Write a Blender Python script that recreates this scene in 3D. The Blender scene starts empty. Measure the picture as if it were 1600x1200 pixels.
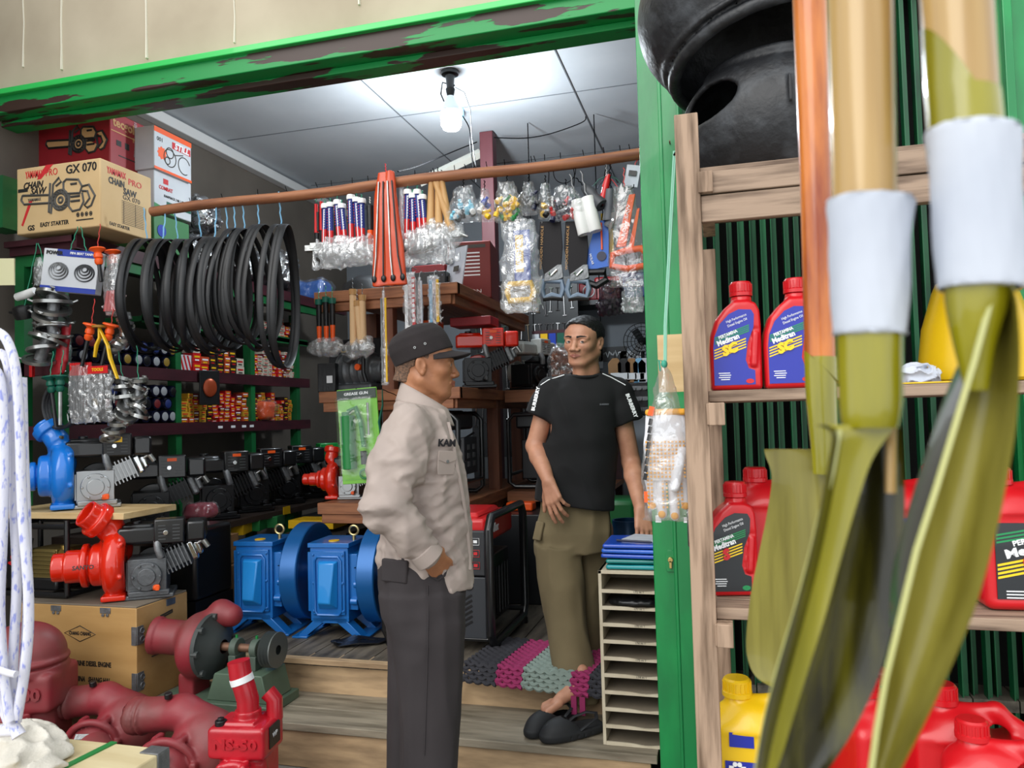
import bpy, bmesh, math, random
import numpy as np
from mathutils import Vector, Matrix, Euler
random.seed(7)
SC = bpy.context.scene
COL = SC.collection
PI = math.pi
def R_(d): return math.radians(d)

# ------------------------------------------------------------------ camera
F = 1200.0
CAM = Vector((0, 0, 1.4))
_y, _p, _r = R_(15.4), R_(2.34), R_(1.55)
FW = Vector((-math.sin(_y)*math.cos(_p), math.cos(_y)*math.cos(_p), math.sin(_p)))
_r0 = Vector((math.cos(_y), math.sin(_y), 0)); _u0 = _r0.cross(FW)
RT = _r0*math.cos(_r) - _u0*math.sin(_r); UP = _r0*math.sin(_r) + _u0*math.cos(_r)
cam = bpy.data.cameras.new('camera'); camo = bpy.data.objects.new('camera', cam); COL.objects.link(camo)
cam.sensor_width = 36; cam.lens = F/1600*36; cam.clip_start = 0.02
camo.matrix_world = Matrix(((RT.x, UP.x, -FW.x, CAM.x), (RT.y, UP.y, -FW.y, CAM.y), (RT.z, UP.z, -FW.z, CAM.z), (0, 0, 0, 1)))
cam.dof.use_dof = True; cam.dof.focus_distance = 2.9; cam.dof.aperture_fstop = 9.0
SC.camera = camo
# ------------------------------------------------------------------ daylight, exposure
W = bpy.data.worlds.new('world'); SC.world = W; W.use_nodes = True
nt = W.node_tree; bg = nt.nodes['Background']
bg.inputs[0].default_value = (0.93, 0.97, 1.0, 1); bg.inputs[1].default_value = 1.25
sun = bpy.data.lights.new('sun', 'SUN'); sun.energy = 1.6; sun.angle = R_(50); sun.color = (1, 0.97, 0.92)
so = bpy.data.objects.new('sun', sun); COL.objects.link(so); so.rotation_euler = (R_(52), 0, R_(-22))
vs = SC.view_settings; SC.display_settings.display_device = 'sRGB'
vs.view_transform = 'Standard'; vs.look = 'None'; vs.gamma = 1; vs.use_curve_mapping = False; vs.exposure = 0.35

def ray(x, y): return FW*F + RT*(x-800) + UP*(600-y)
def at(x, y, Y): d = ray(x, y); return CAM + d*(Y/d.y)
def atZ(x, y, Z): d = ray(x, y); return CAM + d*((Z-1.4)/d.z)
def atX(x, y, X): d = ray(x, y); return CAM + d*(X/d.x)
def dep(p): return (Vector(p)-CAM).dot(FW)
def L(n, p): return n*dep(p)/F          # n pixels at point p in metres

# ------------------------------------------------------------------ materials
MATS = {}
def mat(name, c, rough=0.5, metal=0.0, c2=None, ns=6.0, nmix=(0.35, 0.65), stretch=(1, 1, 1), bump=0.0, bs=40.0, bstr=None,
        trans=0.0, alpha=1.0, coat=0.0, emis=None, es=0.0, wave=None, spec=0.5, det=4.0):
    if name in MATS: return MATS[name]
    m = bpy.data.materials.new(name); m.use_nodes = True; t = m.node_tree; N = t.nodes; K = t.links
    b = N['Principled BSDF']
    c = tuple(c)+(1,) if len(c) == 3 else c
    b.inputs['Base Color'].default_value = c; b.inputs['Roughness'].default_value = rough
    b.inputs['Metallic'].default_value = metal; b.inputs['Specular IOR Level'].default_value = spec
    b.inputs['Transmission Weight'].default_value = trans; b.inputs['Alpha'].default_value = alpha
    b.inputs['Coat Weight'].default_value = coat
    if emis: b.inputs['Emission Color'].default_value = tuple(emis)+(1,); b.inputs['Emission Strength'].default_value = es
    tc = mp = None
    if c2 is not None or bump:
        tc = N.new('ShaderNodeTexCoord'); mp = N.new('ShaderNodeMapping'); mp.inputs['Scale'].default_value = stretch
        K.new(tc.outputs['Object'], mp.inputs[0])
    if c2 is not None:
        n = N.new('ShaderNodeTexNoise'); n.inputs['Scale'].default_value = ns; n.inputs['Detail'].default_value = det
        K.new(mp.outputs[0], n.inputs[0])
        src = n.outputs[0]
        if wave:
            w = N.new('ShaderNodeTexWave'); w.bands_direction = wave[0]; w.inputs['Scale'].default_value = wave[1]
            w.inputs['Distortion'].default_value = wave[2]; w.inputs['Detail'].default_value = 3; w.inputs['Detail Scale'].default_value = 1.2
            K.new(mp.outputs[0], w.inputs[0]); src = w.outputs[0]
        r = N.new('ShaderNodeValToRGB'); r.color_ramp.elements[0].position = nmix[0]; r.color_ramp.elements[1].position = nmix[1]
        r.color_ramp.elements[0].color = c; r.color_ramp.elements[1].color = tuple(c2)+(1,)
        K.new(src, r.inputs[0]); K.new(r.outputs[0], b.inputs['Base Color'])
    if bump:
        n2 = N.new('ShaderNodeTexNoise'); n2.inputs['Scale'].default_value = bs; n2.inputs['Detail'].default_value = 3
        K.new(mp.outputs[0], n2.inputs[0]); bp = N.new('ShaderNodeBump'); bp.inputs['Strength'].default_value = bump
        bp.inputs['Distance'].default_value = bstr or 0.01
        K.new(n2.outputs[0], bp.inputs['Height']); K.new(bp.outputs[0], b.inputs['Normal'])
    MATS[name] = m; return m
def film(name, c=(0.9, 0.93, 0.95), dens=0.25, rough=0.12, bs=18.0, bump=0.9, haze=0.25):
    """thin clear wrap: mostly transparent, with crinkled gloss and a little milkiness"""
    if name in MATS: return MATS[name]
    m = bpy.data.materials.new(name); m.use_nodes = True; t = m.node_tree; N = t.nodes; K = t.links
    N.remove(N['Principled BSDF']); out = N['Material Output']
    tr = N.new('ShaderNodeBsdfTransparent'); gl = N.new('ShaderNodeBsdfGlossy'); df = N.new('ShaderNodeBsdfTranslucent'); d2 = N.new('ShaderNodeBsdfDiffuse')
    gl.inputs['Roughness'].default_value = rough; df.inputs[0].default_value = tuple(c)+(1,); d2.inputs[0].default_value = tuple(c)+(1,)
    tc = N.new('ShaderNodeTexCoord'); n = N.new('ShaderNodeTexNoise'); n.inputs['Scale'].default_value = bs; n.inputs['Detail'].default_value = 3; n.inputs['Distortion'].default_value = 0.8
    K.new(tc.outputs['Object'], n.inputs[0]); bp = N.new('ShaderNodeBump'); bp.inputs['Strength'].default_value = bump; bp.inputs['Distance'].default_value = 0.02
    K.new(n.outputs[0], bp.inputs['Height']); K.new(bp.outputs[0], gl.inputs['Normal'])
    a1 = N.new('ShaderNodeMixShader'); a1.inputs[0].default_value = 0.5; K.new(df.outputs[0], a1.inputs[1]); K.new(d2.outputs[0], a1.inputs[2])
    a = N.new('ShaderNodeMixShader'); a.inputs[0].default_value = haze; K.new(tr.outputs[0], a.inputs[1]); K.new(a1.outputs[0], a.inputs[2])
    b = N.new('ShaderNodeMixShader'); b.inputs[0].default_value = dens; K.new(a.outputs[0], b.inputs[1]); K.new(gl.outputs[0], b.inputs[2])
    K.new(b.outputs[0], out.inputs[0]); MATS[name] = m; return m

# ------------------------------------------------------------------ mesh collector
def rotm(rx=0, ry=0, rz=0): return Euler((R_(rx), R_(ry), R_(rz))).to_matrix()
class G:
    def __init__(s): s.v = []; s.f = []; s.mi = []
    def add(s, vs, fs, m=0):
        o = len(s.v); s.v += [tuple(v) for v in vs]; s.f += [tuple(i+o for i in f) for f in fs]; s.mi += [m]*len(fs); return s
    def box(s, c, d, m=0, rot=None):
        hx, hy, hz = d[0]/2, d[1]/2, d[2]/2; c = Vector(c)
        vs = [Vector((x*hx, y*hy, z*hz)) for x in (-1, 1) for y in (-1, 1) for z in (-1, 1)]
        if rot: vs = [rot @ v for v in vs]
        return s.add([v+c for v in vs], [(0, 1, 3, 2), (4, 6, 7, 5), (0, 4, 5, 1), (2, 3, 7, 6), (0, 2, 6, 4), (1, 5, 7, 3)], m)
    def cyl(s, a, b, r0, r1=None, n=16, m=0, caps=True):
        if r1 is None: r1 = r0
        return s.tube([a, b], [r0, r1], n, m, caps=caps)
    def tube(s, pts, r, n=8, m=0, closed=False, caps=True, flat=1.0, up=None):
        pts = [Vector(p) for p in pts]; k = len(pts)
        if not hasattr(r, '__len__'): r = [r]*k
        vs = []; prev = None
        for i, p in enumerate(pts):
            if closed: t = pts[(i+1) % k]-pts[i-1]
            else: t = pts[min(i+1, k-1)]-pts[max(i-1, 0)]
            if t.length < 1e-9: t = Vector((0, 0, 1))
            t.normalize()
            if up is not None: u = Vector(up)-t*Vector(up).dot(t)
            elif prev is None:
                u = Vector((0, 0, 1)) if abs(t.z) < 0.9 else Vector((1, 0, 0)); u = u-t*u.dot(t)
            else: u = prev-t*prev.dot(t)
            if u.length < 1e-6: u = t.orthogonal()
            u.normalize(); prev = u; w = t.cross(u)
            vs += [p+(u*math.cos(2*PI*j/n)*flat+w*math.sin(2*PI*j/n))*r[i] for j in range(n)]
        fs = []
        for i in range(k if closed else k-1):
            a, b = i*n, ((i+1) % k)*n
            fs += [(a+j, a+(j+1) % n, b+(j+1) % n, b+j) for j in range(n)]
        if caps and not closed: fs += [tuple(range(n))[::-1], tuple((k-1)*n+j for j in range(n))]
        return s.add(vs, fs, m)
    def lathe(s, prof, n=24, m=0, M=None, a0=0, a1=2*PI):
        M = M or Matrix.Identity(4); full = abs(a1-a0-2*PI) < 1e-6; nn = n if full else n+1
        vs = [M @ Vector((r*math.cos(a0+(a1-a0)*j/n), r*math.sin(a0+(a1-a0)*j/n), z)) for r, z in prof for j in range(nn)]
        fs = []
        for i in range(len(prof)-1):
            for j in range(n):
                j2 = (j+1) % nn if full else j+1
                fs.append((i*nn+j, i*nn+j2, (i+1)*nn+j2, (i+1)*nn+j))
        return s.add(vs, fs, m)
    def prism(s, out, y0, y1, m=0, M=None, ax='y'):
        M = M or Matrix.Identity(4); k = len(out)
        def P(x, z, y): return M @ (Vector((x, y, z)) if ax == 'y' else Vector((y, x, z)) if ax == 'x' else Vector((x, z, y)))
        vs = [P(x, z, y0) for x, z in out]+[P(x, z, y1) for x, z in out]
        fs = [tuple(range(k)), tuple(range(2*k-1, k-1, -1))]+[(i, i+k, (i+1) % k+k, (i+1) % k) for i in range(k)]
        return s.add(vs, fs, m)
    def loft(s, rings, m=0, caps=True):
        n = len(rings[0]); vs = [p for r in rings for p in r]; fs = []
        for i in range(len(rings)-1):
            fs += [(i*n+j, i*n+(j+1) % n, (i+1)*n+(j+1) % n, (i+1)*n+j) for j in range(n)]
        if caps: fs += [tuple(range(n))[::-1], tuple((len(rings)-1)*n+j for j in range(n))]
        return s.add(vs, fs, m)
    def ball(s, c, r, n=12, m=0):
        r = r if hasattr(r, '__len__') else (r, r, r)
        pr = [(math.sin(PI*i/n), -math.cos(PI*i/n)) for i in range(n+1)]
        return s.lathe([(max(a, 1e-4), b) for a, b in pr], n=n*2-4 if n > 6 else n*2, m=m, M=Matrix.Translation(Vector(c)) @ Matrix.Diagonal((r[0], r[1], r[2], 1)))
    def sheet(s, fn, nu, nv, m=0):
        vs = [fn(i/nu, j/nv) for j in range(nv+1) for i in range(nu+1)]
        return s.add(vs, [(j*(nu+1)+i, j*(nu+1)+i+1, (j+1)*(nu+1)+i+1, (j+1)*(nu+1)+i) for j in range(nv) for i in range(nu)], m)
    def xf(s, M, start=0):
        for i in range(start, len(s.v)): s.v[i] = tuple(M @ Vector(s.v[i]))
        return s
    def build(s, name, mats, parent=None, bevel=0, smooth=True, ang=38, solid=0, sub=0, fix=True):
        me = bpy.data.meshes.new(name); me.from_pydata(s.v, [], s.f)
        for mm in (mats if isinstance(mats, (list, tuple)) else [mats]): me.materials.append(mm)
        me.polygons.foreach_set('material_index', s.mi)
        if fix:
            bm = bmesh.new(); bm.from_mesh(me); bmesh.ops.recalc_face_normals(bm, faces=bm.faces); bm.to_mesh(me); bm.free()
        if smooth:
            me.shade_smooth(); me.set_sharp_from_angle(angle=R_(ang))
        o = bpy.data.objects.new(name, me); COL.objects.link(o)
        if parent: o.parent = parent
        if solid: md = o.modifiers.new('s', 'SOLIDIFY'); md.thickness = solid; md.offset = 0
        if bevel:
            md = o.modifiers.new('b', 'BEVEL'); md.width = bevel; md.segments = 2; md.limit_method = 'ANGLE'; md.angle_limit = R_(40)
        if sub: md = o.modifiers.new('u', 'SUBSURF'); md.levels = sub; md.render_levels = sub
        return o
def tag(o, label, cat, group=None, kind=None):
    o['label'] = label; o['category'] = cat
    if group: o['group'] = group
    if kind: o['kind'] = kind
    return o
def T(name, label, cat, loc=(0, 0, 0), rz=0, group=None, rot=None, sc=1):
    o = bpy.data.objects.new(name, None); COL.objects.link(o); o.empty_display_size = 0.05
    o.location = loc; o.rotation_euler = rot if rot else (0, 0, R_(rz)); o.scale = (sc, sc, sc)
    return tag(o, label, cat, group)
def place(o, loc, rz=0, rot=None, sc=1):
    o.location = loc; o.rotation_euler = rot if rot else (0, 0, R_(rz)); o.scale = (sc, sc, sc) if not hasattr(sc, '__len__') else sc; return o
def dup(root, loc, rz=0, label=None, group=None, sc=None, rot=None, keep=None):
    r = root.copy(); COL.objects.link(r); r.location = loc; r.rotation_euler = rot if rot else (0, 0, R_(rz))
    if sc: r.scale = (sc, sc, sc) if not hasattr(sc, '__len__') else sc
    if label: r['label'] = label
    if group: r['group'] = group
    for ch in list(root.children):
        c = ch.copy(); COL.objects.link(c); c.parent = r
        for g in list(ch.children):
            d = g.copy(); COL.objects.link(d); d.parent = c
    return r
def struct(o): o['kind'] = 'structure'; return o
def remat(root, mp):
    """give a copied thing its own mesh data with swapped materials"""
    for o in [root]+list(root.children)+[g for c in root.children for g in c.children]:
        if o.type == 'MESH' and any(m in mp for m in o.data.materials):
            o.data = o.data.copy()
            for i, m in enumerate(o.data.materials):
                if m in mp: o.data.materials[i] = mp[m]
    return root
_txt = {}
def text(s, size, m, parent, loc=(0, 0, 0), rot=(90, 0, 0), name='lettering', ext=0.0008, bold=0.0, wid=None, shear=0, align='CENTER', sx=1):
    """writing as raised mesh; default faces local -Y"""
    cu = bpy.data.curves.new('t', 'FONT'); cu.body = s; cu.size = size; cu.extrude = ext; cu.offset = bold*size; cu.align_x = align; cu.align_y = 'CENTER'; cu.shear = shear
    cu.resolution_u = 2
    ob = bpy.data.objects.new('t', cu); COL.objects.link(ob)
    dg = bpy.context.evaluated_depsgraph_get(); me = bpy.data.meshes.new_from_object(ob.evaluated_get(dg))
    bpy.data.objects.remove(ob); bpy.data.curves.remove(cu)
    if wid:
        xs = [v.co.x for v in me.vertices]; sx = wid/max(1e-6, max(xs)-min(xs))
    for v in me.vertices: v.co.x *= sx
    me.materials.clear(); me.materials.append(m)
    o = bpy.data.objects.new(name, me); COL.objects.link(o); o.location = loc; o.rotation_euler = [R_(a) for a in rot]
    if parent: o.parent = parent
    return o

# ------------------------------------------------------------------ signed-distance sculptor (organic and cast shapes)
def vnoise(P, sc, seed=0):
    rs = np.random.RandomState(seed); T_ = rs.rand(24, 24, 24).astype(np.float32)
    q = P*sc; i = np.floor(q).astype(int); f = (q-i).astype(np.float32); f = f*f*(3-2*f); i %= 24; j = (i+1) % 24
    def t(a, b, c): return T_[a, b, c]
    x0, y0, z0 = i[..., 0], i[..., 1], i[..., 2]; x1, y1, z1 = j[..., 0], j[..., 1], j[..., 2]
    fx, fy, fz = f[..., 0], f[..., 1], f[..., 2]
    a = t(x0, y0, z0)*(1-fx)+t(x1, y0, z0)*fx; b = t(x0, y1, z0)*(1-fx)+t(x1, y1, z0)*fx
    c = t(x0, y0, z1)*(1-fx)+t(x1, y0, z1)*fx; d = t(x0, y1, z1)*(1-fx)+t(x1, y1, z1)*fx
    return (a*(1-fy)+b*fy)*(1-fz)+(c*(1-fy)+d*fy)*fz - 0.5
def _R(rot): return None if rot is None else rot if isinstance(rot, np.ndarray) else np.array(rotm(*rot))
class S:
    def __init__(s, lo, hi, h):
        s.lo = np.array(lo, float); s.h = h; s.n = np.ceil((np.array(hi)-s.lo)/h).astype(int)+1
        s.f = np.full(s.n, 0.05, np.float32)
    def _sub(s, lo, hi):
        a = np.clip(np.floor((np.array(lo)-s.lo)/s.h).astype(int), 0, s.n); b = np.clip(np.ceil((np.array(hi)-s.lo)/s.h).astype(int)+1, 0, s.n)
        if np.any(b <= a): return None, None
        g = np.stack(np.meshgrid(*[s.lo[i]+np.arange(a[i], b[i])*s.h for i in range(3)], indexing='ij'), -1)
        return (slice(a[0], b[0]), slice(a[1], b[1]), slice(a[2], b[2])), g
    def op(s, fn, lo, hi, k=0.0, sub=False):
        pad = 0.03+k
        sl, g = s._sub(np.array(lo)-pad, np.array(hi)+pad)
        if sl is None: return s
        d = fn(g).astype(np.float32); a = s.f[sl]
        if sub:
            d = -d
            if k > 0: hh = np.clip(0.5+0.5*(d-a)/k, 0, 1); s.f[sl] = a*(1-hh)+d*hh+k*hh*(1-hh)
            else: s.f[sl] = np.maximum(a, d)
        else:
            if k > 0: hh = np.clip(0.5+0.5*(a-d)/k, 0, 1); s.f[sl] = a*(1-hh)+d*hh-k*hh*(1-hh)
            else: s.f[sl] = np.minimum(a, d)
        return s
    def cap(s, a, b, ra, rb=None, k=0.01, sub=False, sc=(1, 1, 1)):
        rb = ra if rb is None else rb; sc = np.array(sc, float); A = np.array(a, float); B = np.array(b, float); m = max(ra, rb)*max(sc)
        lo = np.minimum(A, B)-m; hi = np.maximum(A, B)+m; A2, B2 = A/sc, B/sc
        def fn(g):
            g = g/sc; ab = B2-A2; t = np.clip(((g-A2)@ab)/max(ab@ab, 1e-12), 0, 1)
            return (np.linalg.norm(g-A2-t[..., None]*ab, axis=-1)-(ra+(rb-ra)*t))*min(sc)
        return s.op(fn, lo, hi, k, sub)
    def chain(s, pts, rs, k=0.01, sub=False, sc=(1, 1, 1)):
        for i in range(len(pts)-1): s.cap(pts[i], pts[i+1], rs[i], rs[i+1], k, sub, sc)
        return s
    def ell(s, c, r, rot=None, k=0.01, sub=False):
        c = np.array(c, float); r = np.array(r, float); M = _R(rot)
        def fn(g):
            q = g-c
            if M is not None: q = q@M
            l = np.linalg.norm(q/r, axis=-1); l2 = np.linalg.norm(q/(r*r), axis=-1)+1e-9
            return l*(l-1)/l2
        m = r.max() if M is not None else r
        return s.op(fn, c-m, c+m, k, sub)
    def box(s, c, d, rd=0.005, rot=None, k=0.0, sub=False):
        c = np.array(c, float); hd = np.array(d, float)/2; M = _R(rot); rd = min(rd, hd.min()*0.99)
        def fn(g):
            q = g-c
            if M is not None: q = q@M
            q = np.abs(q)-(hd-rd)
            return np.linalg.norm(np.maximum(q, 0), axis=-1)+np.minimum(q.max(-1), 0)-rd
        m = np.linalg.norm(hd) if M is not None else hd
        return s.op(fn, c-m, c+m, k, sub)
    def cyl(s, a, b, r, rd=0.003, k=0.0, sub=False, r2=None):
        A = np.array(a, float); B = np.array(b, float); Lg = np.linalg.norm(B-A); ax = (B-A)/Lg; r2 = r if r2 is None else r2
        def fn(g):
            q = g-A; t = q@ax; rad = np.linalg.norm(q-t[..., None]*ax, axis=-1); rr = r+(r2-r)*np.clip(t/Lg, 0, 1)
            dx = rad-rr+rd; dy = np.abs(t-Lg/2)-Lg/2+rd
            return np.minimum(np.maximum(dx, dy), 0)+np.sqrt(np.maximum(dx, 0)**2+np.maximum(dy, 0)**2)-rd
        m = max(r, r2); return s.op(fn, np.minimum(A, B)-m, np.maximum(A, B)+m, k, sub)
    def tor(s, c, ax, Rr, r, k=0.0, sub=False):
        c = np.array(c, float); ax = np.array(ax, float); ax /= np.linalg.norm(ax)
        def fn(g):
            q = g-c; t = q@ax; rad = np.linalg.norm(q-t[..., None]*ax, axis=-1)
            return np.sqrt((rad-Rr)**2+t*t)-r
        return s.op(fn, c-Rr-r, c+Rr+r, k, sub)
    def stack(s, rows, k=0.01, sub=False, pw=2.0):
        """rows (z, cx, cy, rx, ry): stack of superellipse sections"""
        r = np.array(rows, float); o = r[:, 0].argsort(); r = r[o]; z = r[:, 0]
        zz = np.linspace(z[0], z[-1], 200); cols = [np.interp(zz, z, r[:, i]) for i in range(1, 5)]
        kk = np.ones(9)/9
        cols = [np.convolve(np.pad(c_, 4, 'edge'), kk, 'valid') for c_ in cols]
        def fn(g):
            gz = g[..., 2]; cx, cy, rx, ry = [np.interp(gz, zz, c_) for c_ in cols]
            l = ((np.abs((g[..., 0]-cx)/rx))**pw+(np.abs((g[..., 1]-cy)/ry))**pw)**(1/pw)
            d = (l-1)*np.minimum(rx, ry)
            dz = np.maximum(z[0]-gz, gz-z[-1])
            return np.maximum(d, dz)
        mx = r[:, 3].max(); my = r[:, 4].max()
        return s.op(fn, (r[:, 1].min()-mx, r[:, 2].min()-my, z[0]), (r[:, 1].max()+mx, r[:, 2].max()+my, z[-1]), k, sub)
    def disp(s, fn):
        """displace the whole field near the surface by fn(points)"""
        idx = np.argwhere(np.abs(s.f) < 0.045)
        P = s.lo+idx*s.h; s.f[idx[:, 0], idx[:, 1], idx[:, 2]] += fn(P).astype(np.float32); return s
    def mesh(s):
        f = s.f; h = s.h; f[0] = f[-1] = 0.05; f[:, 0] = f[:, -1] = 0.05; f[:, :, 0] = f[:, :, -1] = 0.05
        sg = f < 0; c = [f[i:f.shape[0]-1+i, j:f.shape[1]-1+j, k:f.shape[2]-1+k] for i in (0, 1) for j in (0, 1) for k in (0, 1)]
        cnt = sum((x < 0).astype(np.int8) for x in c); act = (cnt > 0) & (cnt < 8); ids = np.argwhere(act)
        if len(ids) == 0: return np.zeros((0, 3)), np.zeros((0, 4), int)
        cv = [x[act] for x in c]; cor = [(i, j, k) for i in (0, 1) for j in (0, 1) for k in (0, 1)]
        acc = np.zeros((len(ids), 3)); n = np.zeros(len(ids))
        for a in range(8):
            for b in range(a+1, 8):
                if sum(abs(cor[a][q]-cor[b][q]) for q in range(3)) != 1: continue
                x = (cv[a] < 0) != (cv[b] < 0); t = np.where(x, cv[a]/np.where(x, cv[a]-cv[b], 1), 0)
                acc += np.where(x[:, None], np.array(cor[a])+t[:, None]*(np.array(cor[b])-np.array(cor[a])), 0); n += x
        V = s.lo+(ids+acc/n[:, None])*h
        lut = np.full(act.shape, -1, np.int64); lut[act] = np.arange(len(ids)); Fs = []
        for ax in range(3):
            u, v = [(1, 2), (2, 0), (0, 1)][ax]
            sl0 = [slice(None)]*3; sl1 = [slice(None)]*3; sl0[ax] = slice(0, -1); sl1[ax] = slice(1, None)
            A = sg[tuple(sl0)]; B = sg[tuple(sl1)]; e = np.argwhere(A != B)
            ok = (e[:, u] > 0) & (e[:, v] > 0) & (e[:, u] < f.shape[u]-1) & (e[:, v] < f.shape[v]-1); e = e[ok]
            fl = A[e[:, 0], e[:, 1], e[:, 2]]
            def id_(du, dv):
                q = e.copy(); q[:, u] += du; q[:, v] += dv; return lut[q[:, 0], q[:, 1], q[:, 2]]
            q = np.stack([id_(-1, -1), id_(0, -1), id_(0, 0), id_(-1, 0)], 1); q[~fl] = q[~fl][:, ::-1]; Fs.append(q)
        return V, np.concatenate(Fs)
def sdf_obj(name, parts, mats, parent=None, paint=None, smooth_it=2):
    """parts: list of S; paint(fn of face centres)->material indices"""
    Vs = []; Fs = []; o = 0
    MI = []
    for p in parts:
        M = pf = None
        if isinstance(p, tuple): p, M, pf = p
        v, f = p.mesh()
        if len(v) == 0: continue
        # light Laplacian smoothing
        for _ in range(smooth_it):
            a = np.zeros_like(v); n = np.zeros(len(v))
            for i in range(4):
                for j in ((i+1) % 4, (i-1) % 4):
                    np.add.at(a, f[:, i], v[f[:, j]]); np.add.at(n, f[:, i], 1)
            v = v*0.5+0.5*a/np.maximum(n, 1)[:, None]
        MI.append(pf(v[f].mean(1)).astype(np.int32) if pf else np.zeros(len(f), np.int32))
        if M is not None:
            M = np.array(M); v = v@M[:3, :3].T+M[:3, 3]
        Vs.append(v); Fs.append(f+o); o += len(v)
    V = np.concatenate(Vs); Fa = np.concatenate(Fs)
    me = bpy.data.meshes.new(name)
    me.vertices.add(len(V)); me.vertices.foreach_set('co', V.astype(np.float32).ravel())
    me.loops.add(len(Fa)*4); me.loops.foreach_set('vertex_index', Fa.astype(np.int32).ravel())
    me.polygons.add(len(Fa)); me.polygons.foreach_set('loop_start', np.arange(0, len(Fa)*4, 4, dtype=np.int32))
    for mm in (mats if isinstance(mats, (list, tuple)) else [mats]): me.materials.append(mm)
    me.update(calc_edges=True); me.validate()
    mi = np.concatenate(MI) if paint is None else paint(V[Fa].mean(1)).astype(np.int32)
    if len(me.polygons) == len(Fa): me.polygons.foreach_set('material_index', mi)
    me.shade_smooth()
    ob = bpy.data.objects.new(name, me); COL.objects.link(ob)
    if parent: ob.parent = parent
    return ob
def hx(s):
    s = s.lstrip('#'); c = [int(s[i:i+2], 16)/255 for i in (0, 2, 4)]
    return tuple(x/12.92 if x <= 0.04045 else ((x+0.055)/1.055)**2.4 for x in c)
# common materials
M_black = mat('black plastic', hx('#141416'), 0.35, bump=0.1, bs=90)
M_blackm = mat('black painted steel', hx('#17181a'), 0.28, 0.0, coat=0.3)
M_rubber = mat('black rubber', hx('#1c1d20'), 0.55, c2=hx('#2c2e32'), ns=12, bump=0.2, bs=60)
M_white = mat('white plastic', hx('#e6e6e4'), 0.4)
M_paper = mat('white paper', hx('#c3c8d2'), 0.7, c2=hx('#b4bac6'), ns=14, bump=0.15, bs=14)
M_steel = mat('bright steel', hx('#b9bab8'), 0.28, 0.9, c2=hx('#8d8e8c'), ns=9, bump=0.15, bs=30)
M_chrome = mat('chrome', hx('#d6d8da'), 0.12, 1.0)
M_alu = mat('cast aluminium', hx('#8b8d8f'), 0.42, 0.6, c2=hx('#6c6e70'), ns=12, bump=0.3, bs=60)
M_red = mat('red plastic', hx('#c41a1e'), 0.35, coat=0.2)
M_orange = mat('orange plastic', hx('#f05a18'), 0.4)
M_yellow = mat('yellow plastic', hx('#e8b818'), 0.4)
M_blue = mat('blue plastic', hx('#1f3fa8'), 0.4)
M_navy = mat('navy plastic', hx('#141a3a'), 0.35)
M_green = mat('green plastic', hx('#1d7a3a'), 0.4)
M_dgreen = mat('dark green plastic', hx('#0e5a48'), 0.4)
M_film = film('clear crinkled wrap', dens=0.22, haze=0.2)
M_filmw = film('milky plastic bag', c=(0.93, 0.95, 0.97), dens=0.22, haze=0.42, bs=26)
M_filmd = film('thin clear bag', dens=0.16, haze=0.08, bs=14)
M_twine = mat('green twine', hx('#2f8a6a'), 0.7)
M_twineb = mat('pale blue twine', hx('#7fb6d8'), 0.7)
M_wire = mat('dark wire', hx('#0c0c0d'), 0.9, spec=0.05)
M_purple = mat('maroon painted board', hx('#42151f'), 0.5, c2=hx('#320f18'), ns=5, stretch=(1, 1, 4))
M_green_paint = mat('green gloss paint', hx('#128c48'), 0.32, c2=hx('#0f7a40'), ns=3, nmix=(0.4, 0.6), stretch=(3, 3, 1), bump=0.25, bs=9, coat=0.3, bstr=0.004)
M_green_dark = mat('dull green paint', hx('#0f6a34'), 0.5, c2=hx('#0b4f28'), ns=4)
M_slat = mat('green gate enamel', hx('#0f5f36'), 0.4, c2=hx('#0c4a2c'), ns=8, stretch=(2, 2, 0.6))
M_grey_wood = mat('weathered grey brown timber', hx('#a58b75'), 0.75, c2=hx('#66513f'), ns=9, nmix=(0.42, 0.68), stretch=(6, 6, 0.5), bump=0.4, bs=10, bstr=0.004, det=8)
M_grey_woodx = mat('weathered grey brown plank', hx('#9c8571'), 0.75, c2=hx('#604d3f'), ns=9, nmix=(0.42, 0.68), stretch=(0.5, 6, 6), bump=0.4, bs=10, bstr=0.004, det=8)
M_brown_wood = mat('reddish brown timber', hx('#9a6340'), 0.6, c2=hx('#6e4028'), ns=8, nmix=(0.4, 0.7), stretch=(0.5, 6, 6), bump=0.2, bs=10, bstr=0.003, det=7)
M_brown_woody = mat('reddish brown timber lengthwise', hx('#9a6340'), 0.6, c2=hx('#6e4028'), ns=8, nmix=(0.4, 0.7), stretch=(6, 0.5, 6), bump=0.2, bs=10, bstr=0.003, det=7)
M_pale_wood = mat('pale plywood', hx('#d8bd8c'), 0.6, c2=hx('#b3905c'), ns=2.5, nmix=(0.35, 0.8), stretch=(1, 4, 7), bump=0.15, bs=10, bstr=0.002, det=6)
M_step = mat('worn tan step board', hx('#bfa27d'), 0.75, c2=hx('#7a644b'), ns=5, nmix=(0.38, 0.75), stretch=(0.8, 4, 4), bump=0.35, bs=9, bstr=0.004, det=8)
M_tread = mat('worn grey tread board', hx('#958b79'), 0.7, c2=hx('#5f5748'), ns=5, nmix=(0.38, 0.72), stretch=(0.7, 5, 5), bump=0.35, bs=9, bstr=0.004, det=8)
M_floor = mat('worn dark floor board', hx('#6b6357'), 0.6, c2=hx('#3c362e'), ns=6, nmix=(0.36, 0.72), stretch=(5, 0.7, 5), bump=0.35, bs=9, bstr=0.004, det=8)
M_wallg = mat('grey wall paint', hx('#8d9298'), 0.85, c2=hx('#80858b'), ns=1.2, bump=0.1, bs=8)
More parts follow.
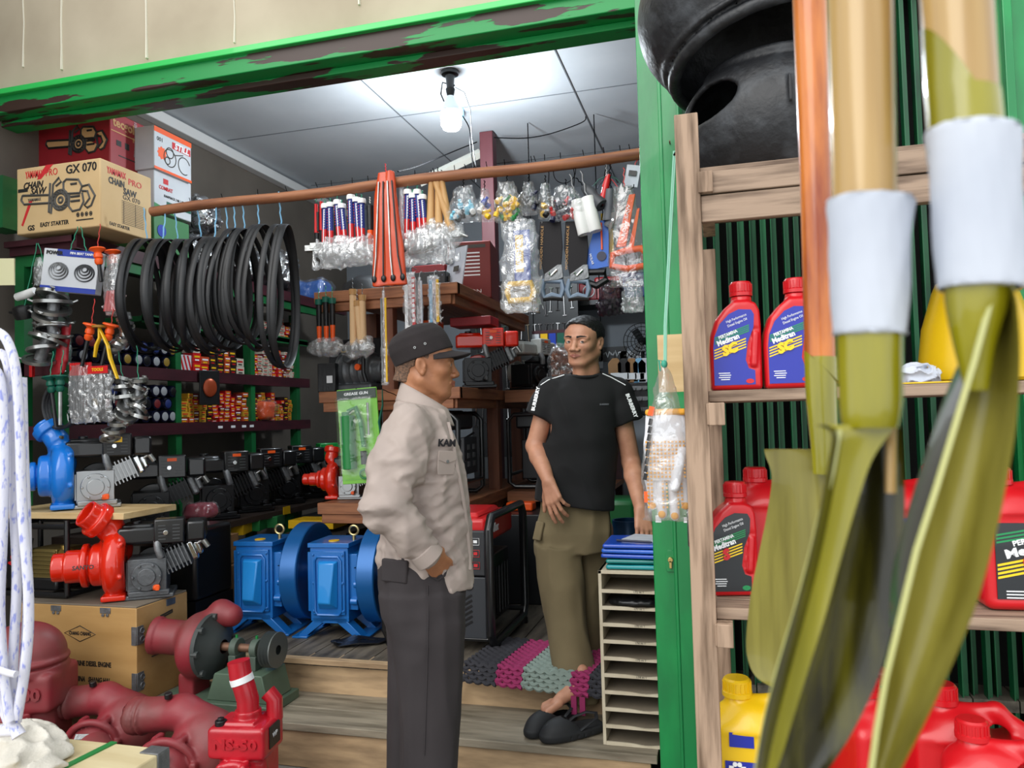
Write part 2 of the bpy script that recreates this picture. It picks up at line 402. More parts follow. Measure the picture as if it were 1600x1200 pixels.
M_walll = mat('grey brown wall paint', hx('#70685f'), 0.85, c2=hx('#5f5850'), ns=1.5, bump=0.1, bs=8)
M_ceil = mat('pale ceiling board', hx('#d3d9de'), 0.85, c2=hx('#c5ccd2'), ns=1.6, bump=0.05, bs=6)
M_ink = mat('black ink', hx('#1d1b1a'), 0.6); M_inkr = mat('red ink', hx('#c8242a'), 0.6); M_inkw = mat('white ink', hx('#eceef0'), 0.55)
M_inkb = mat('blue ink', hx('#223a9a'), 0.6); M_inkg = mat('grey ink', hx('#4c4a46'), 0.7)
M_cardb = mat('brown cardboard', hx('#a07a52'), 0.8, c2=hx('#8c6845'), ns=5, bump=0.1, bs=30)

# ---- ground, floor, steps
g = G(); g.box((-1.5, 0.0, -0.05), (14, 9, 0.1)); struct(g.build('ground', mat('grey concrete yard', hx('#8f8b84'), 0.85, c2=hx('#76726c'), ns=3, bump=0.3, bs=20)))
g = G(); x = -3.62
while x < 1.9:
    w = 0.148; g.box((x+w/2, 5.08, 0.32), (w-0.005, 3.9, 0.04)); x += w
g.box((-0.85, 5.15, 0.15), (5.5, 3.7, 0.29))
struct(g.build('floor', M_floor))
g = G(); g.box((-1.9, 3.155, 0.24), (3.2, 0.03, 0.15)); g.box((-1.9, 3.14, 0.3275), (3.2, 0.09, 0.025))
struct(g.build('trim_1', M_step, bevel=0.003))
g = G()
for i, (y0, y1) in enumerate(((2.80, 2.965), (2.97, 3.14))): g.box((-1.9, (y0+y1)/2, 0.165), (3.25, y1-y0, 0.03))
struct(g.build('trim_2', M_tread, bevel=0.003))
g = G(); g.box((-1.9, 2.83, 0.075), (3.2, 0.03, 0.148)); struct(g.build('trim_3', M_step, bevel=0.003))
# ---- walls and ceiling
g = G(); g.box((-3.68, 4.0, 2.0), (0.1, 6.2, 5.0)); struct(g.build('wall_left', M_walll))
g = G(); g.box((-0.85, 7.05, 1.9), (5.7, 0.1, 3.4)); struct(g.build('wall_back', M_wallg))
g = G(); g.box((2.0, 5.1, 1.9), (0.1, 4.0, 3.8)); struct(g.build('wall_right', M_wallg))
g = G(); g.box((-0.85, 5.15, 3.54), (5.7, 4.0, 0.06)); struct(g.build('ceiling', M_ceil))
g = G()
for x in (-2.1, -0.87, 0.4): g.box((x, 5.1, 3.508), (0.008, 3.9, 0.004))
for y in (4.9, 6.1): g.box((-0.8, y, 3.508), (5.4, 0.006, 0.004))
struct(g.build('trim_4', mat('ceiling joint grey', hx('#70757a'), 0.9)))  # thin grey strips along the ceiling board joints
g = G(); g.box((-3.59, 5.1, 3.46), (0.08, 3.8, 0.075)); struct(g.build('trim_5', M_white, bevel=0.006))
# fascia with lime drips
def drips():
    m = bpy.data.materials.new('beige render with lime drips'); m.use_nodes = True; t = m.node_tree; N = t.nodes; K = t.links; b = N['Principled BSDF']; b.inputs['Roughness'].default_value = 0.85
    tc = N.new('ShaderNodeTexCoord'); n = N.new('ShaderNodeTexNoise'); n.inputs['Scale'].default_value = 2.2; n.inputs['Detail'].default_value = 5; K.new(tc.outputs['Object'], n.inputs[0])
    r = N.new('ShaderNodeValToRGB'); r.color_ramp.elements[0].color = hx('#ab9e88')+(1,); r.color_ramp.elements[1].color = hx('#c0b49d')+(1,); r.color_ramp.elements[0].position = 0.3; r.color_ramp.elements[1].position = 0.7
    K.new(n.outputs[0], r.inputs[0]); K.new(r.outputs[0], b.inputs[0]); return m
g = G(); g.box((-1.0, 3.17, 3.95), (6.6, 0.12, 1.6)); fascia = struct(g.build('wall_front', drips()))
g = G(); rs = random.Random(3)
for (px, lv) in ((37, .9), (60, .5), (96, .95), (205, .6), (229, .97), (301, .7), (304, .4), (367, .97), (487, .8), (524, .7), (563, .9), (628, .6), (700, .9), (760, .5), (860, .8), (935, .6)):
    p = at(px, 60, 3.108); w = rs.uniform(0.004, 0.008); pts = [(p.x+rs.uniform(-.004, .004), 3.1085, 4.2-(4.2-3.17)*lv*i/8-0.0*i) for i in range(9)]
    g.tube(pts, [w]*8+[w*1.6], n=6, flat=0.5)
struct(g.build('trim_6', mat('lime drip white', hx('#e2dccb'), 0.8)))
# lintel beam with peeled paint
def peel():
    m = bpy.data.materials.new('peeling green gloss on dark timber'); m.use_nodes = True; t = m.node_tree; N = t.nodes; K = t.links; b = N['Principled BSDF']
    tc = N.new('ShaderNodeTexCoord'); mp = N.new('ShaderNodeMapping'); mp.inputs['Scale'].default_value = (1.3, 7, 9); K.new(tc.outputs['Object'], mp.inputs[0])
    n = N.new('ShaderNodeTexNoise'); n.inputs['Scale'].default_value = 1.6; n.inputs['Detail'].default_value = 6; K.new(mp.outputs[0], n.inputs[0])
    r = N.new('ShaderNodeValToRGB'); e = r.color_ramp.elements; e[0].position = 0.48; e[0].color = hx('#3a2720')+(1,); e[1].position = 0.495; e[1].color = hx('#0e8c42')+(1,)
    K.new(n.outputs[0], r.inputs[0]); K.new(r.outputs[0], b.inputs[0]); b.inputs['Roughness'].default_value = 0.45
    bp = N.new('ShaderNodeBump'); bp.inputs['Distance'].default_value = 0.004; K.new(r.outputs[0], bp.inputs['Height']); K.new(bp.outputs[0], b.inputs['Normal']); return m
M_peel = peel(); M_lip = mat('bright green gloss lip', hx('#2fc25a'), 0.35, coat=0.3)
g = G(); g.box((-1.0, 3.16, 3.075), (6.6, 0.20, 0.10)); g.box((-1.0, 3.20, 3.01), (6.6, 0.10, 0.03)); struct(g.build('trim_7', M_peel, bevel=0.004))
g = G(); g.box((-1.0, 3.05, 3.125), (6.6, 0.03, 0.03)); g.box((-1.0, 3.09, 3.14), (6.6, 0.05, 0.012)); struct(g.build('trim_8', M_lip, bevel=0.004))
# door frame of moulded green boards
g = G(); g.box((-0.225, 2.80, 1.51), (0.075, 0.05, 3.02)); g.box((-0.184, 2.78, 1.51), (0.012, 0.06, 3.02)); g.box((-0.150, 2.79, 1.51), (0.06, 0.07, 3.02)); g.box((-0.122, 2.775, 1.51), (0.010, 0.06, 3.02)); g.box((-0.155, 3.0, 1.51), (0.07, 0.4, 3.02))
t = T('door_1', 'green door frame', 'door', (0, 0, 0)); del t['category']; del t['label']; t['kind'] = 'structure'
g.build('frame', M_green_paint, t, bevel=0.003)
g = G(); p = at(1047, 880, 2.74); g.prism([(-.014, -.035), (.014, -.035), (.018, -.02), (.018, .02), (.010, .04), (-.010, .04), (-.018, .02), (-.018, -.02)], -0.004, 0.004, M=Matrix.Translation((p.x, 2.771, p.z))); g.build('lock_plate', M_green_paint, t, bevel=0.001)
g = G(); g.cyl((p.x, 2.768, p.z+.008), (p.x, 2.754, p.z+.008), 0.009); g.box((p.x, 2.761, p.z-.008), (.009, .014, .026)); g.build('lock_cylinder', mat('brass', hx('#c8b070'), 0.3, 0.9), t, bevel=0.001)
g = G(); g.box((-.24, 2.774, 1.02), (.02, .002, .025)); g.build('white_sticker', M_inkw, t); g = G(); g.box((-.14, 2.754, 1.02), (.022, .002, .02)); g.build('white_sticker', M_inkw, t)
for z in (2.35, 2.1, 1.6): g = G(); g.cyl((-.152, 2.757, z), (-.152, 2.735, z+.004), .0025, n=6); g.build('nail', mat('rusty nail', hx('#6a3a28'), .6), t)
g = G(); g.tube([(-0.13, 2.76, 0.94), (-0.13, 2.715, 0.94), (-0.13, 2.705, 0.98), (-0.13, 2.705, 1.06), (-0.13, 2.715, 1.09), (-0.13, 2.76, 1.09)], 0.008, n=10); g.build('door_handle', M_steel, t)
# folding gate behind the rack
t = T('door_2', 'x', 'door'); del t['category']; del t['label']; t['kind'] = 'structure'
g = G(); x = -0.105; rs = random.Random(5); k = 0
while x < 0.98:
    w = rs.uniform(.018, .024); yy = 3.17+(0.03 if k % 2 else 0)
    g.box((x, yy, 1.55), (w, .03, 3.0)); g.box((x-w/2, yy-.012, 1.55), (.004, .05, 3.0)); x += rs.uniform(.036, .052); k += 1
g.build('slat_panel', M_slat, t)
g = G(); g.box((1.15, 3.15, 1.55), (0.3, 0.06, 3.0)); g.box((1.03, 3.11, 1.55), (0.03, 0.05, 3.0)); g.build('edge_panel', M_green_paint, t, bevel=0.003)
g = G(); g.box((0.54, 3.3, 1.6), (1.3, 0.02, 3.2)); struct(g.build('gate_dark_backing', mat('dark board', hx('#0b0c0b'), 0.9)))  # near-black sheet stands in for the shade of the interior behind the slats
g = G(); g.box((2.2, 3.2, 1.6), (1.8, .1, 3.2)); struct(g.build('wall_front_right', M_green_paint))
g = G(); g.tube([(-3.36, 2.9, 4.2), (-3.365, 2.9, 3.3), (-3.358, 2.9, 2.9), (-3.37, 2.9, 2.52)], .004, n=6); g.ball((-3.364, 2.9, 3.02), .01, 6); g.ball((-3.36, 2.9, 2.75), .008, 6)
# =============================================================== left side: shelves, cartons, hanging goods
def line_poly(g, pts, r, M, closed=False):
    g.tube([M @ Vector((x, 0, z)) for x, z in pts], r, n=4, closed=closed, flat=1)
def circ(cx, cz, r, n=22, a0=0, a1=360): return [(cx+r*math.cos(R_(a0+(a1-a0)*i/n)), cz+r*math.sin(R_(a0+(a1-a0)*i/n))) for i in range(n+1)]
def saw_drawing(parent, mt, x, z, w, y, fill=None, tooth=False):
    """line art of a saw with a long bar, printed on a carton front"""
    M = Matrix.Translation((x, y, z)) @ Matrix.Diagonal((w, w, w, 1)); r = .0022/w*w; g = G()
    P = [[(-.5, .05), (-.48, .1), (-.1, .07), (-.08, -.02), (-.46, .0), (-.5, .05)], circ(0.04, 0, .11), circ(.04, 0, .075), circ(.04, 0, .03),
         [(-.1, .2), (-.12, -.12), (-.09, -.14), (-.06, .18), (.02, .25), (.05, .2), (-.02, .16)], [(.08, .19), (.12, .22), (.28, .2), (.33, .12), (.3, .05), (.12, .06), (.08, .12), (.08, .19)],
         [(.16, .05), (.15, -.08), (.2, -.14), (.3, -.13), (.35, -.05), (.33, .05)], [(.33, .12), (.42, .13), (.5, .0), (.45, -.1), (.4, -.12), (.36, -.09), (.43, -.02), (.4, .06), (.33, .07)], [(.18, .16), (.26, .16)], [(.18, .02), (.3, .02)], [(.18, -.03), (.3, -.03)]]
    for a in range(0, 360, 24): P.append([(.04+.08*math.cos(R_(a)), .08*math.sin(R_(a))), (.04+.105*math.cos(R_(a+12)), .105*math.sin(R_(a+12)))])
    for p in P: line_poly(g, p, .0028/w, M)
    if fill:
        g2 = G(); 
        for p in (P[0], P[1], P[5], P[6], P[7]):
            g2.prism(p[:-1], 0, .004/w, M=M @ Matrix.Translation((0, -.001/w, 0)))
        g2.build('printed_drawing', fill, parent, smooth=False)
    g.build('line_drawing', mt, parent)
def carton(name, label, fx0, fx1, zb, zt, Y, m, xe, cat='box', group=None):
    """carton: front from pixel columns fx0..fx1 on plane Y, bottom/top pixel rows (at fx1), right face back to pixel xe"""
    a, b = at(fx0[0], fx0[1], Y), at(fx1, zb, Y); top = at(fx1, zt, Y).z; bot = b.z; Yb = atX(xe[0], xe[1], b.x).y
    w = b.x-a.x; d = Yb-Y; h = top-bot
    t = T(name, label, cat, ((a.x+b.x)/2, Y+d/2, bot), group=group); g = G(); g.box((0, 0, h/2), (w, d, h)); g.build('carton', m, t, bevel=.006)
    g = G(); g.box((0, 0, h+.0006), (w*.98, .002, .001)); g.build('lid_seam', M_inkg, t)
    return t, w, d, h
M_beige = mat('beige carton', hx('#cfb183'), 0.75, c2=hx('#c6a676'), ns=4, bump=0.08, bs=8)
M_redc = mat('red printed carton', hx('#9c1c26'), 0.5, c2=hx('#8a1720'), ns=4)
M_whc = mat('white printed carton', hx('#cfd2d6'), 0.5, c2=hx('#bfc3c9'), ns=4)
M_tan = mat('tan line print', hx('#c89a68'), 0.7)
# overhead shelf
ws = T('wall_shelf', 'maroon and green wooden shelving running along left wall', 'shelf', (-3.3, 4.2, .34))
def lw(x, y, z): return (x+3.3, y-4.2, z-.34)
g = G(); g.box(lw(-3.275, 4.45, 2.335), (.45, 2.8, .03)); g.build('top_board', M_purple, ws)
g = G(); g.box(lw(-3.06, 4.45, 2.315), (.03, 2.8, .07)); g.box(lw(-3.27, 3.09, 2.315), (.44, .03, .07)); g.build('top_edge', M_purple, ws)
g = G(); g.box(lw(-3.075, 4.25, 2.255), (.03, 2.3, .06)); g.box(lw(-3.27, 3.115, 2.255), (.42, .03, .06)); g.build('top_rail', M_green_dark, ws)
for z in (1.70, 1.375):
    g = G(); g.box(lw(-3.35, 4.3, z), (.28, 2.4, .03)); g.box(lw(-3.21, 4.3, z), (.03, 2.4, .07)); g.box(lw(-3.35, 3.11, z), (.3, .03, .07)); g.build('shelf_board', M_purple, ws)
for z in (2.02,):
    g = G(); g.box(lw(-3.35, 4.6, z), (.28, 1.8, .03)); g.box(lw(-3.22, 4.6, z), (.02, 1.8, .05)); g.build('shelf_board', M_green_dark, ws)
for x, y in ((-3.22, 3.12), (-3.24, 3.98), (-3.24, 4.75), (-3.24, 5.35), (-3.45, 3.12)):
    z0_ = 1.007 if y < 3.5 else .34; g = G(); g.box(lw(x, y, (z0_+2.23)/2), (.06, .05, 2.23-z0_)); g.build('post', M_green_dark, ws)
g = G(); g.box((-3.44, 3.0, 2.52), (.12, .12, .26)); tag(g.build('green_block', M_green_dark), 'green painted wooden block on left wall above the pale card', 'block')
# cartons
t, w, d, h = carton('carton_box', 'beige chain saw carton with black and red print on top shelf', (26, 367), 157, 353, 246, 3.02, M_beige, (237, 376))
fy = -d/2-.001
text('YAMAMAX', .05, M_inkr, t, (-w*.28, fy, h*.88), bold=.02, wid=w*.22, sx=.8); text('PRO', .05, M_inkr, t, (-w*.07, fy, h*.88), wid=w*.14)
text('GX 070', .06, M_ink, t, (w*.28, fy, h*.88), bold=.02, wid=w*.36)
text('CHAIN', .045, M_ink, t, (-w*.3, fy, h*.72), bold=.03, wid=w*.24, shear=.3); text('SAW', .045, M_ink, t, (-w*.24, fy, h*.62), bold=.03, wid=w*.2, shear=.3)
text('EASY STARTER', .03, M_ink, t, (-w*.04, fy, h*.11), bold=.02, wid=w*.34); text('GS', .036, M_ink, t, (-w*.32, fy, h*.08), bold=.03)
saw_drawing(t, M_inkg, .0, h*.45, w*.88, fy); text('YAMAMAX', .022, M_inkg, t, (-w*.28, fy, h*.5), bold=.02, wid=w*.16)
g = G(); g.prism([(-w*.14, h), (-w*.05, h), (-w*.2, h*.8), (-w*.25, h*.8)], fy, fy+.001); g.prism([(-w*.34, h*.5), (-w*.3, h*.5), (-w*.42, h*.12), (-w*.44, h*.14)], fy, fy+.001); g.build('red_stripe', M_inkr, t, smooth=False)
g = G(); g.box((-w*.42, fy, h*.66), (w*.12, .001, h*.05)); g.build('black_stripe', M_ink, t)
for i in range(4): g = G(); g.tube([(w*(.24+.05*i)+.008*math.cos(a), fy, h*.2+.01*math.sin(a)) for a in [k*PI/6 for k in range(12)]], .002, n=4, closed=True); g.box((w*(.24+.05*i), fy, h*.2), (.008, .001, .01)); g.build('care_mark', M_ink, t)
g = G(); g.box((w*.32, fy, h*.12), (w*.2, .001, .006)); g.build('small_print', M_ink, t)
X = w/2+.001; rt = (90, 0, 90)
text('YAMAMAX', .045, M_inkr, t, (X, -d*.2, h*.86), rt, bold=.02, wid=d*.36); text('PRO', .045, M_inkr, t, (X, d*.16, h*.8), rt, wid=d*.26)
text('CHAIN', .045, M_ink, t, (X, -d*.2, h*.72), rt, bold=.03, wid=d*.3); text('SAW', .045, M_ink, t, (X, .02, h*.63), rt, bold=.03, wid=d*.26); text('GX 070', .034, M_inkg, t, (X, .03, h*.54), rt, wid=d*.34)
g = G()
for i in range(14): g.box((X, .04, h*(.48-.026*i)), (.001, d*.44, .0018))
for yy in (-.18, .05, .26): g.box((X, yy*d+.04, h*.31), (.001, .0018, h*.34))
g.build('spec_table', M_inkg, t); text('EASY STARTER', .024, M_ink, t, (X, -.05, h*.08), rt, wid=d*.38)
t, w, d, h = carton('carton_box', 'red chainsaw carton behind the beige chain saw carton', (56, 300), 172, 290, 170, 3.38, M_redc, (236, 320)); fy = -d/2-.001
h2 = h
text('Tecgold', .07, M_tan, t, (-w*.25, fy, h2*.97), bold=.03, wid=w*.5); text('Chainsaw', .045, M_tan, t, (w*.27, fy, h2*.93), bold=.02, wid=w*.34)
saw_drawing(t, M_ink, .03, h*.6, w*.82, fy-.002, fill=M_tan)
X = w/2+.001; text('tecgold', .07, M_tan, t, (X, -d*.12, h*.86), rt, bold=.03, wid=d*.62); text('MD-II', .04, M_tan, t, (X, d*.2, h*.72), rt, wid=d*.3)
g = G(); g.box((X, 0, h*.74), (.001, d*.95, .006)); g.build('stripe', M_tan, t); g = G(); g.box((X, -.09, h*.6), (.001, .035, .03)); g.box((X, -.03, h*.6), (.001, .03, .035)); g.box((X, .0, h*.44), (.001, d*.6, .006)); g.build('print', M_ink, t)
g = G(); g.tube([(X+.003, d*.1, h*.98), (X+.004, d*.12, h*.7), (X+.003, d*.08, h*.5)], .012, n=6, flat=.2); g.build('tape', M_filmd, t)
def side_carton(label, x0, y0t, y0b, x1, Xp, m, name='carton_box', dw=.3):
    a = atX(x0, y0b, Xp); b = atX(x1, y0b, Xp); top = atX(x0, y0t, Xp).z; d = b.y-a.y; h = top-a.z
    t = T(name, label, 'box', (Xp-dw/2, (a.y+b.y)/2, a.z)); g = G(); g.box((0, 0, h/2), (dw, d, h)); g.build('carton', m, t, bevel=.005); return t, dw, d, h
t, w, d, h = side_carton('white carton with orange stripe and red logo, upper of the two beside red carton', 241, 195, 262, 299, -3.02, M_whc); X = w/2+.001
g = G(); g.box((X, 0, h*.93), (.001, d, h*.12)); g.build('orange_band', M_orange, t); g = G(); g.box((X, 0, h*.03), (.001, d, h*.06)); g.build('orange_band', M_orange, t); g = G(); g.box((X, d*.22, h*.72), (.001, d*.5, h*.16)); g.build('logo_patch', M_inkr, t)
text('STILL', .05, M_inkw, t, (X+.001, d*.22, h*.72), rt, bold=.04, wid=d*.4, shear=.2); text('001', .034, M_inkg, t, (X, -d*.35, h*.72), rt)
g = G(); Mx = Matrix.Translation((X, d*.1, h*.38)) @ Matrix.Rotation(R_(90), 4, 'Z'); [line_poly(g, p, .003, Mx) for p in (circ(-.06, 0, .05), circ(-.06, .03, .03), circ(.06, -.01, .05, a0=20, a1=300), [(-.02, .03), (.05, .05)], circ(-.08, -.02, .02))]; g.build('line_drawing', M_inkg, t)
g = G(); g.prism([(.03*(1+.3*(i % 2))*math.cos(i*PI/9), .03*(1+.3*(i % 2))*math.sin(i*PI/9)) for i in range(18)], 0, .001, M=Matrix.Translation((X, -d*.3, h*.42)) @ Matrix.Rotation(R_(90), 4, 'Z')); g.build('star_mark', M_orange, t)
t, w, d, h = side_carton('white knapsack sprayer carton with green foot, lower of the two beside red carton', 241, 263, 327, 299, -3.04, M_whc); X = w/2+.001
text('COMBAT', .03, M_inkr, t, (X, -d*.2, h*.6), rt, bold=.03, wid=d*.36); g = G(); g.box((X, -d*.2, h*.78), (.001, .04, .03)); g.build('red_mark', M_inkr, t)
text('KNAPSACK 2 IN 1 SPRAYER', .02, M_ink, t, (X, d*.1, h*.42), rt, bold=.02, wid=d*.7); g = G(); g.box((X, d*.15, h*.25), (.001, d*.66, h*.1)); g.build('teal_band', M_dgreen, t); g = G(); g.prism([(-d*.5, 0), (d*.1, 0), (-d*.2, h*.12), (-d*.5, h*.18)], 0, .001, M=Matrix.Translation((X, 0, 0)) @ Matrix.Rotation(R_(90), 4, 'Z')); g.build('green_foot', M_green, t)
t, w, d, h = side_carton('green carton with blue emblem under the white cartons', 241, 332, 388, 296, -3.05, mat('green printed carton', hx('#3d7a4a'), .5)); X = w/2+.001
g = G(); g.cyl((X, -d*.3, h*.55), (X+.002, -d*.3, h*.55), .035, n=20); g.build('round_emblem', M_blue, t); text('DEGO', .04, M_inkw, t, (X+.001, -d*.1, h*.2), rt, bold=.03)
# wrapped bundles on the top shelf
M_wrapd = film('dark machine wrap', c=(.75, .8, .88), dens=.42, haze=.1, rough=.2, bs=14, bump=1.0)
M_darkm = mat('dark machine body', hx('#15171b'), .4)
def bundle(name, label, px, py, Y, wx, wz, wy, core, fm, seed=0, cat='bundle'):
    p = at(px, py, Y); t = T(name, label, cat, (p.x, p.y, p.z-wz/2)); s = S((-wx/2-.03, -wy/2-.03, -.01), (wx/2+.03, wy/2+.03, wz+.05), max(wx, wz)/38)
    s.box((0, 0, wz/2), (wx*.9, wy*.9, wz*.92), min(wx, wz, wy)*.35); s.disp(lambda P: min(wx, wz)*.16*vnoise(P/wx, 5, seed)+min(wx, wz)*.07*(1-np.abs(vnoise(P/wx, 9, seed+1))*4)-0.00)
    wr_ = sdf_obj('plastic_wrap', [s], fm, t, smooth_it=1)
    c = S((-wx/2, -wy/2, -.01), (wx/2, wy/2, wz+.02), max(wx, wz)/24); c.box((0, 0, wz*.48), (wx*.74, wy*.74, wz*.8), min(wx, wz)*.2)
    c.disp(lambda P: wx*.08*vnoise(P/wx, 5, seed)); sdf_obj('contents', [c], core, t); return t
for i, (px, py, Y, wx, wz, lab) in enumerate(((328, 287, 4.2, .36, .24, 'dark plastic wrapped machine part beside the white cartons, upper'), (330, 348, 4.15, .30, .26, 'dark plastic wrapped machine part behind the brown pole, lower left'), (378, 352, 4.65, .38, .3, 'plastic wrapped bundle above the hanging belts, middle'))):
    b_ = bundle('wrapped_bundle', lab, px, py, Y, wx, wz, .3, M_darkm, M_wrapd, i); b_.location.z = (2.352+.27, 2.352, 2.352)[i]; b_.location.x = -3.26
b_ = bundle('wrapped_bundle', 'plastic wrapped silver bundle behind the largest hanging belt', 440, 400, 5.1, .4, .34, .3, M_darkm, M_wrapd, 5); b_.location.z = 2.352; b_.location.x = -3.24
b_ = bundle('wrapped_bundle', 'blue plastic bundle on top shelf beside the shiny wrapped one', 505, 425, 5.2, .4, .2, .3, mat('bright blue film', hx('#3f78d0'), .3), M_filmd, 6); b_.location = (-3.2, 5.55, 2.352)
# ---- goods on the wall shelves
def can(lid, label, group):
    t = T('oil_filter', label, 'filter', group=group); g = G(); g.lathe([(.001, 0), (.034, 0), (.037, .006), (.037, .07), (.034, .078), (.001, .078)], 16, M=Matrix.Rotation(R_(90), 4, 'Y'))
    g.build('can', M_navyc, t); g = G(); g.cyl((.079, 0, 0), (.0815, 0, 0), .026, .02, 14); g.build('end_dot', lid, t); return t
M_navyc = mat('glossy navy can', hx('#0e1226'), .18, coat=.5)
dots = [('white', mat('dull white cap', hx('#9a9ca0'), .5)), ('yellow', mat('dull gold cap', hx('#8f7428'), .5)), ('red', mat('dull red cap', hx('#6e1c20'), .5)), ('black', M_black), ('blue', mat('dull blue cap', hx('#1c2c66'), .5))]
protos = {n: can(m_, '', 'x') for n, m_ in dots}; used = {}
rs = random.Random(11)
GR = {1.41: 'dark oil filters on the middle left shelf', 1.735: 'dark oil filters on the upper left shelf', 1.5: ''}
WD = {'white': 'white', 'yellow': 'yellow', 'red': 'red', 'black': 'plain black', 'blue': 'blue'}
def put_can(x, y, z, n, row):
    lab = 'dark round oil filter with %s end, %s' % (WD[n], row); gr = WD[n]+' ended oil filters, '+row
    if n in used: dup(protos[n], (x, y, z), 0, lab, gr)
    else: used[n] = 1; o = protos[n]; place(o, (x, y, z)); o['label'] = lab; o['group'] = gr
for k, (z, nm) in enumerate(((1.45, 'bottom layer of the middle left shelf'), (1.525, 'second layer of the middle left shelf'), (1.6, 'top layer of the middle left shelf'), (1.775, 'bottom layer of the upper left shelf'), (1.85, 'top layer of the upper left shelf'))):
    y = 3.24+(k % 2)*.02
    while y < 3.95:
        put_can(-3.29+rs.uniform(-.008, .008), y, z, rs.choice(['white', 'black', 'black', 'yellow', 'red', 'black', 'blue'] if k else ['white', 'white', 'yellow', 'black']), nm); y += .0775
for n, o in list(protos.items()):
    if n not in used:
        for c in list(o.children): bpy.data.objects.remove(c)
        bpy.data.objects.remove(o)
# small spare-part boxes in stacks
def sbox(cs, label, group):
    t = T('small_box', label, 'box', group=group); g = G(); g.box((0, 0, .0), (.06, 1, 1)); g.build('carton', cs[0], t, smooth=False); g = G(); g.box((.0305, 0, .1), (.001, .7, .22)); g.build('label_band', cs[1], t, smooth=False); g = G(); g.box((.0306, 0, -.28), (.001, .5, .16)); g.build('print', cs[2], t, smooth=False); return t
KB = [('red', (M_red, M_yellow, M_inkw)), ('dark', (mat('dark box', hx('#2a1a16'), .5), M_yellow, M_red)), ('orange', (mat('orange box', hx('#b8441e'), .5), M_inkw, M_yellow)), ('yellow', (mat('ochre box', hx('#c89a28'), .5), M_red, M_ink)), ('white', (mat('cream box', hx('#c9c2b0'), .5), M_red, M_ink)), ('maroon', (mat('wine box', hx('#6a1420'), .5), M_inkw, M_yellow))]
kb = {n: None for n, _ in KB}; KBd = dict(KB)
def put_box(n, x, y, z, dy, dz, where, jit=0):
    lab = 'small %s spare-part carton %s' % (n, where); gr = '%s cartons %s' % (n, where)
    if kb[n] is None: kb[n] = sbox(KBd[n], lab, gr); o = place(kb[n], (x, y, z)); 
    else: o = dup(kb[n], (x, y, z), jit, lab, gr)
    o.scale = (1.3, dy, dz)
def stacks(X, y0, y1, z0, z1, where, ch, dy=(.045, .075), dz=(.022, .04)):
    y = y0; 
    while y < y1:
        w = rs.uniform(*dy); n = rs.choice(ch); hh = rs.uniform(*dz); z = z0; top = rs.uniform(z0+(z1-z0)*.6, z1)
        while z+hh < top:
            put_box(n if rs.random() < .85 else rs.choice(ch), X+rs.uniform(-.01, .01), y+w/2, z+hh/2, w*.96, hh*.95, where, rs.uniform(-3, 3)); z += hh
        y += w+.003
stacks(-3.28, 4.03, 4.72, 1.41, 1.64, 'on the middle left shelf', ['red', 'orange', 'dark', 'maroon', 'yellow', 'red', 'orange'])
stacks(-3.28, 4.8, 5.3, 1.41, 1.62, 'at the far end of the middle left shelf', ['maroon', 'red', 'dark', 'yellow'])
stacks(-3.28, 4.15, 4.7, 1.735, 1.95, 'on the upper left shelf', ['yellow', 'white', 'dark', 'red', 'orange'], dy=(.06, .09), dz=(.035, .06))
stacks(-3.28, 4.8, 5.3, 1.735, 1.98, 'at the far end of the upper left shelf', ['red', 'dark', 'maroon', 'white'])
stacks(-3.28, 4.6, 5.3, 2.04, 2.22, 'on the shelf under the wrapped bundles', ['red', 'dark', 'white'])
p = atX(293, 562, -3.24); t = T('carton_box', 'red and white striped carton on upper left shelf under the belts', 'box', (-3.3, p.y, 1.735)); g = G(); g.box((0, 0, .05), (.1, .12, .1)); g.build('carton', M_whc, t); g = G(); [g.box((.0505, -.04+.035*i, .05), (.001, .014, .1), rot=rotm(20, 0, 0)) for i in range(3)]; g.build('red_stripe', M_red, t)
p = atX(318, 567, -3.24); t = T('carton_box', 'plain rust coloured tin beside the striped carton', 'box', (-3.3, p.y, 1.735)); g = G(); g.cyl((0, 0, 0), (0, 0, .09), .04, n=20); g.cyl((0, 0, .09), (0, 0, .1), .043, n=20); g.build('tin', mat('rust tin', hx('#8a3a20'), .4), t)
# labels on shelf edge
for px in (345, 365, 382, 394):
    p = atX(px, 666, -3.19); g = G(); g.box((0, 0, 0), (.002, .045, .016)); o = tag(g.build('price_tag', M_inkw), 'small white tag on the edge of the middle left shelf', 'tag', 'white tags on shelf edge'); o.location = (-3.193, p.y, 1.375)
# round mirror pack hanging at post
p = atX(323, 606, -3.17); t = T('blister_pack', 'black card with oval orange disc hanging between belts and small cartons', 'package', (p.x+.02, p.y, p.z), 60)
g = G(); g.box((0, 0, 0), (.13, .012, .22)); g.build('backing_card', M_black, t, bevel=.003); g = G(); g.ball((0, -.01, 0), (.045, .012, .06), 12); g.build('oval_disc', mat('copper orange disc', hx('#a84a2a'), .3, .4), t)
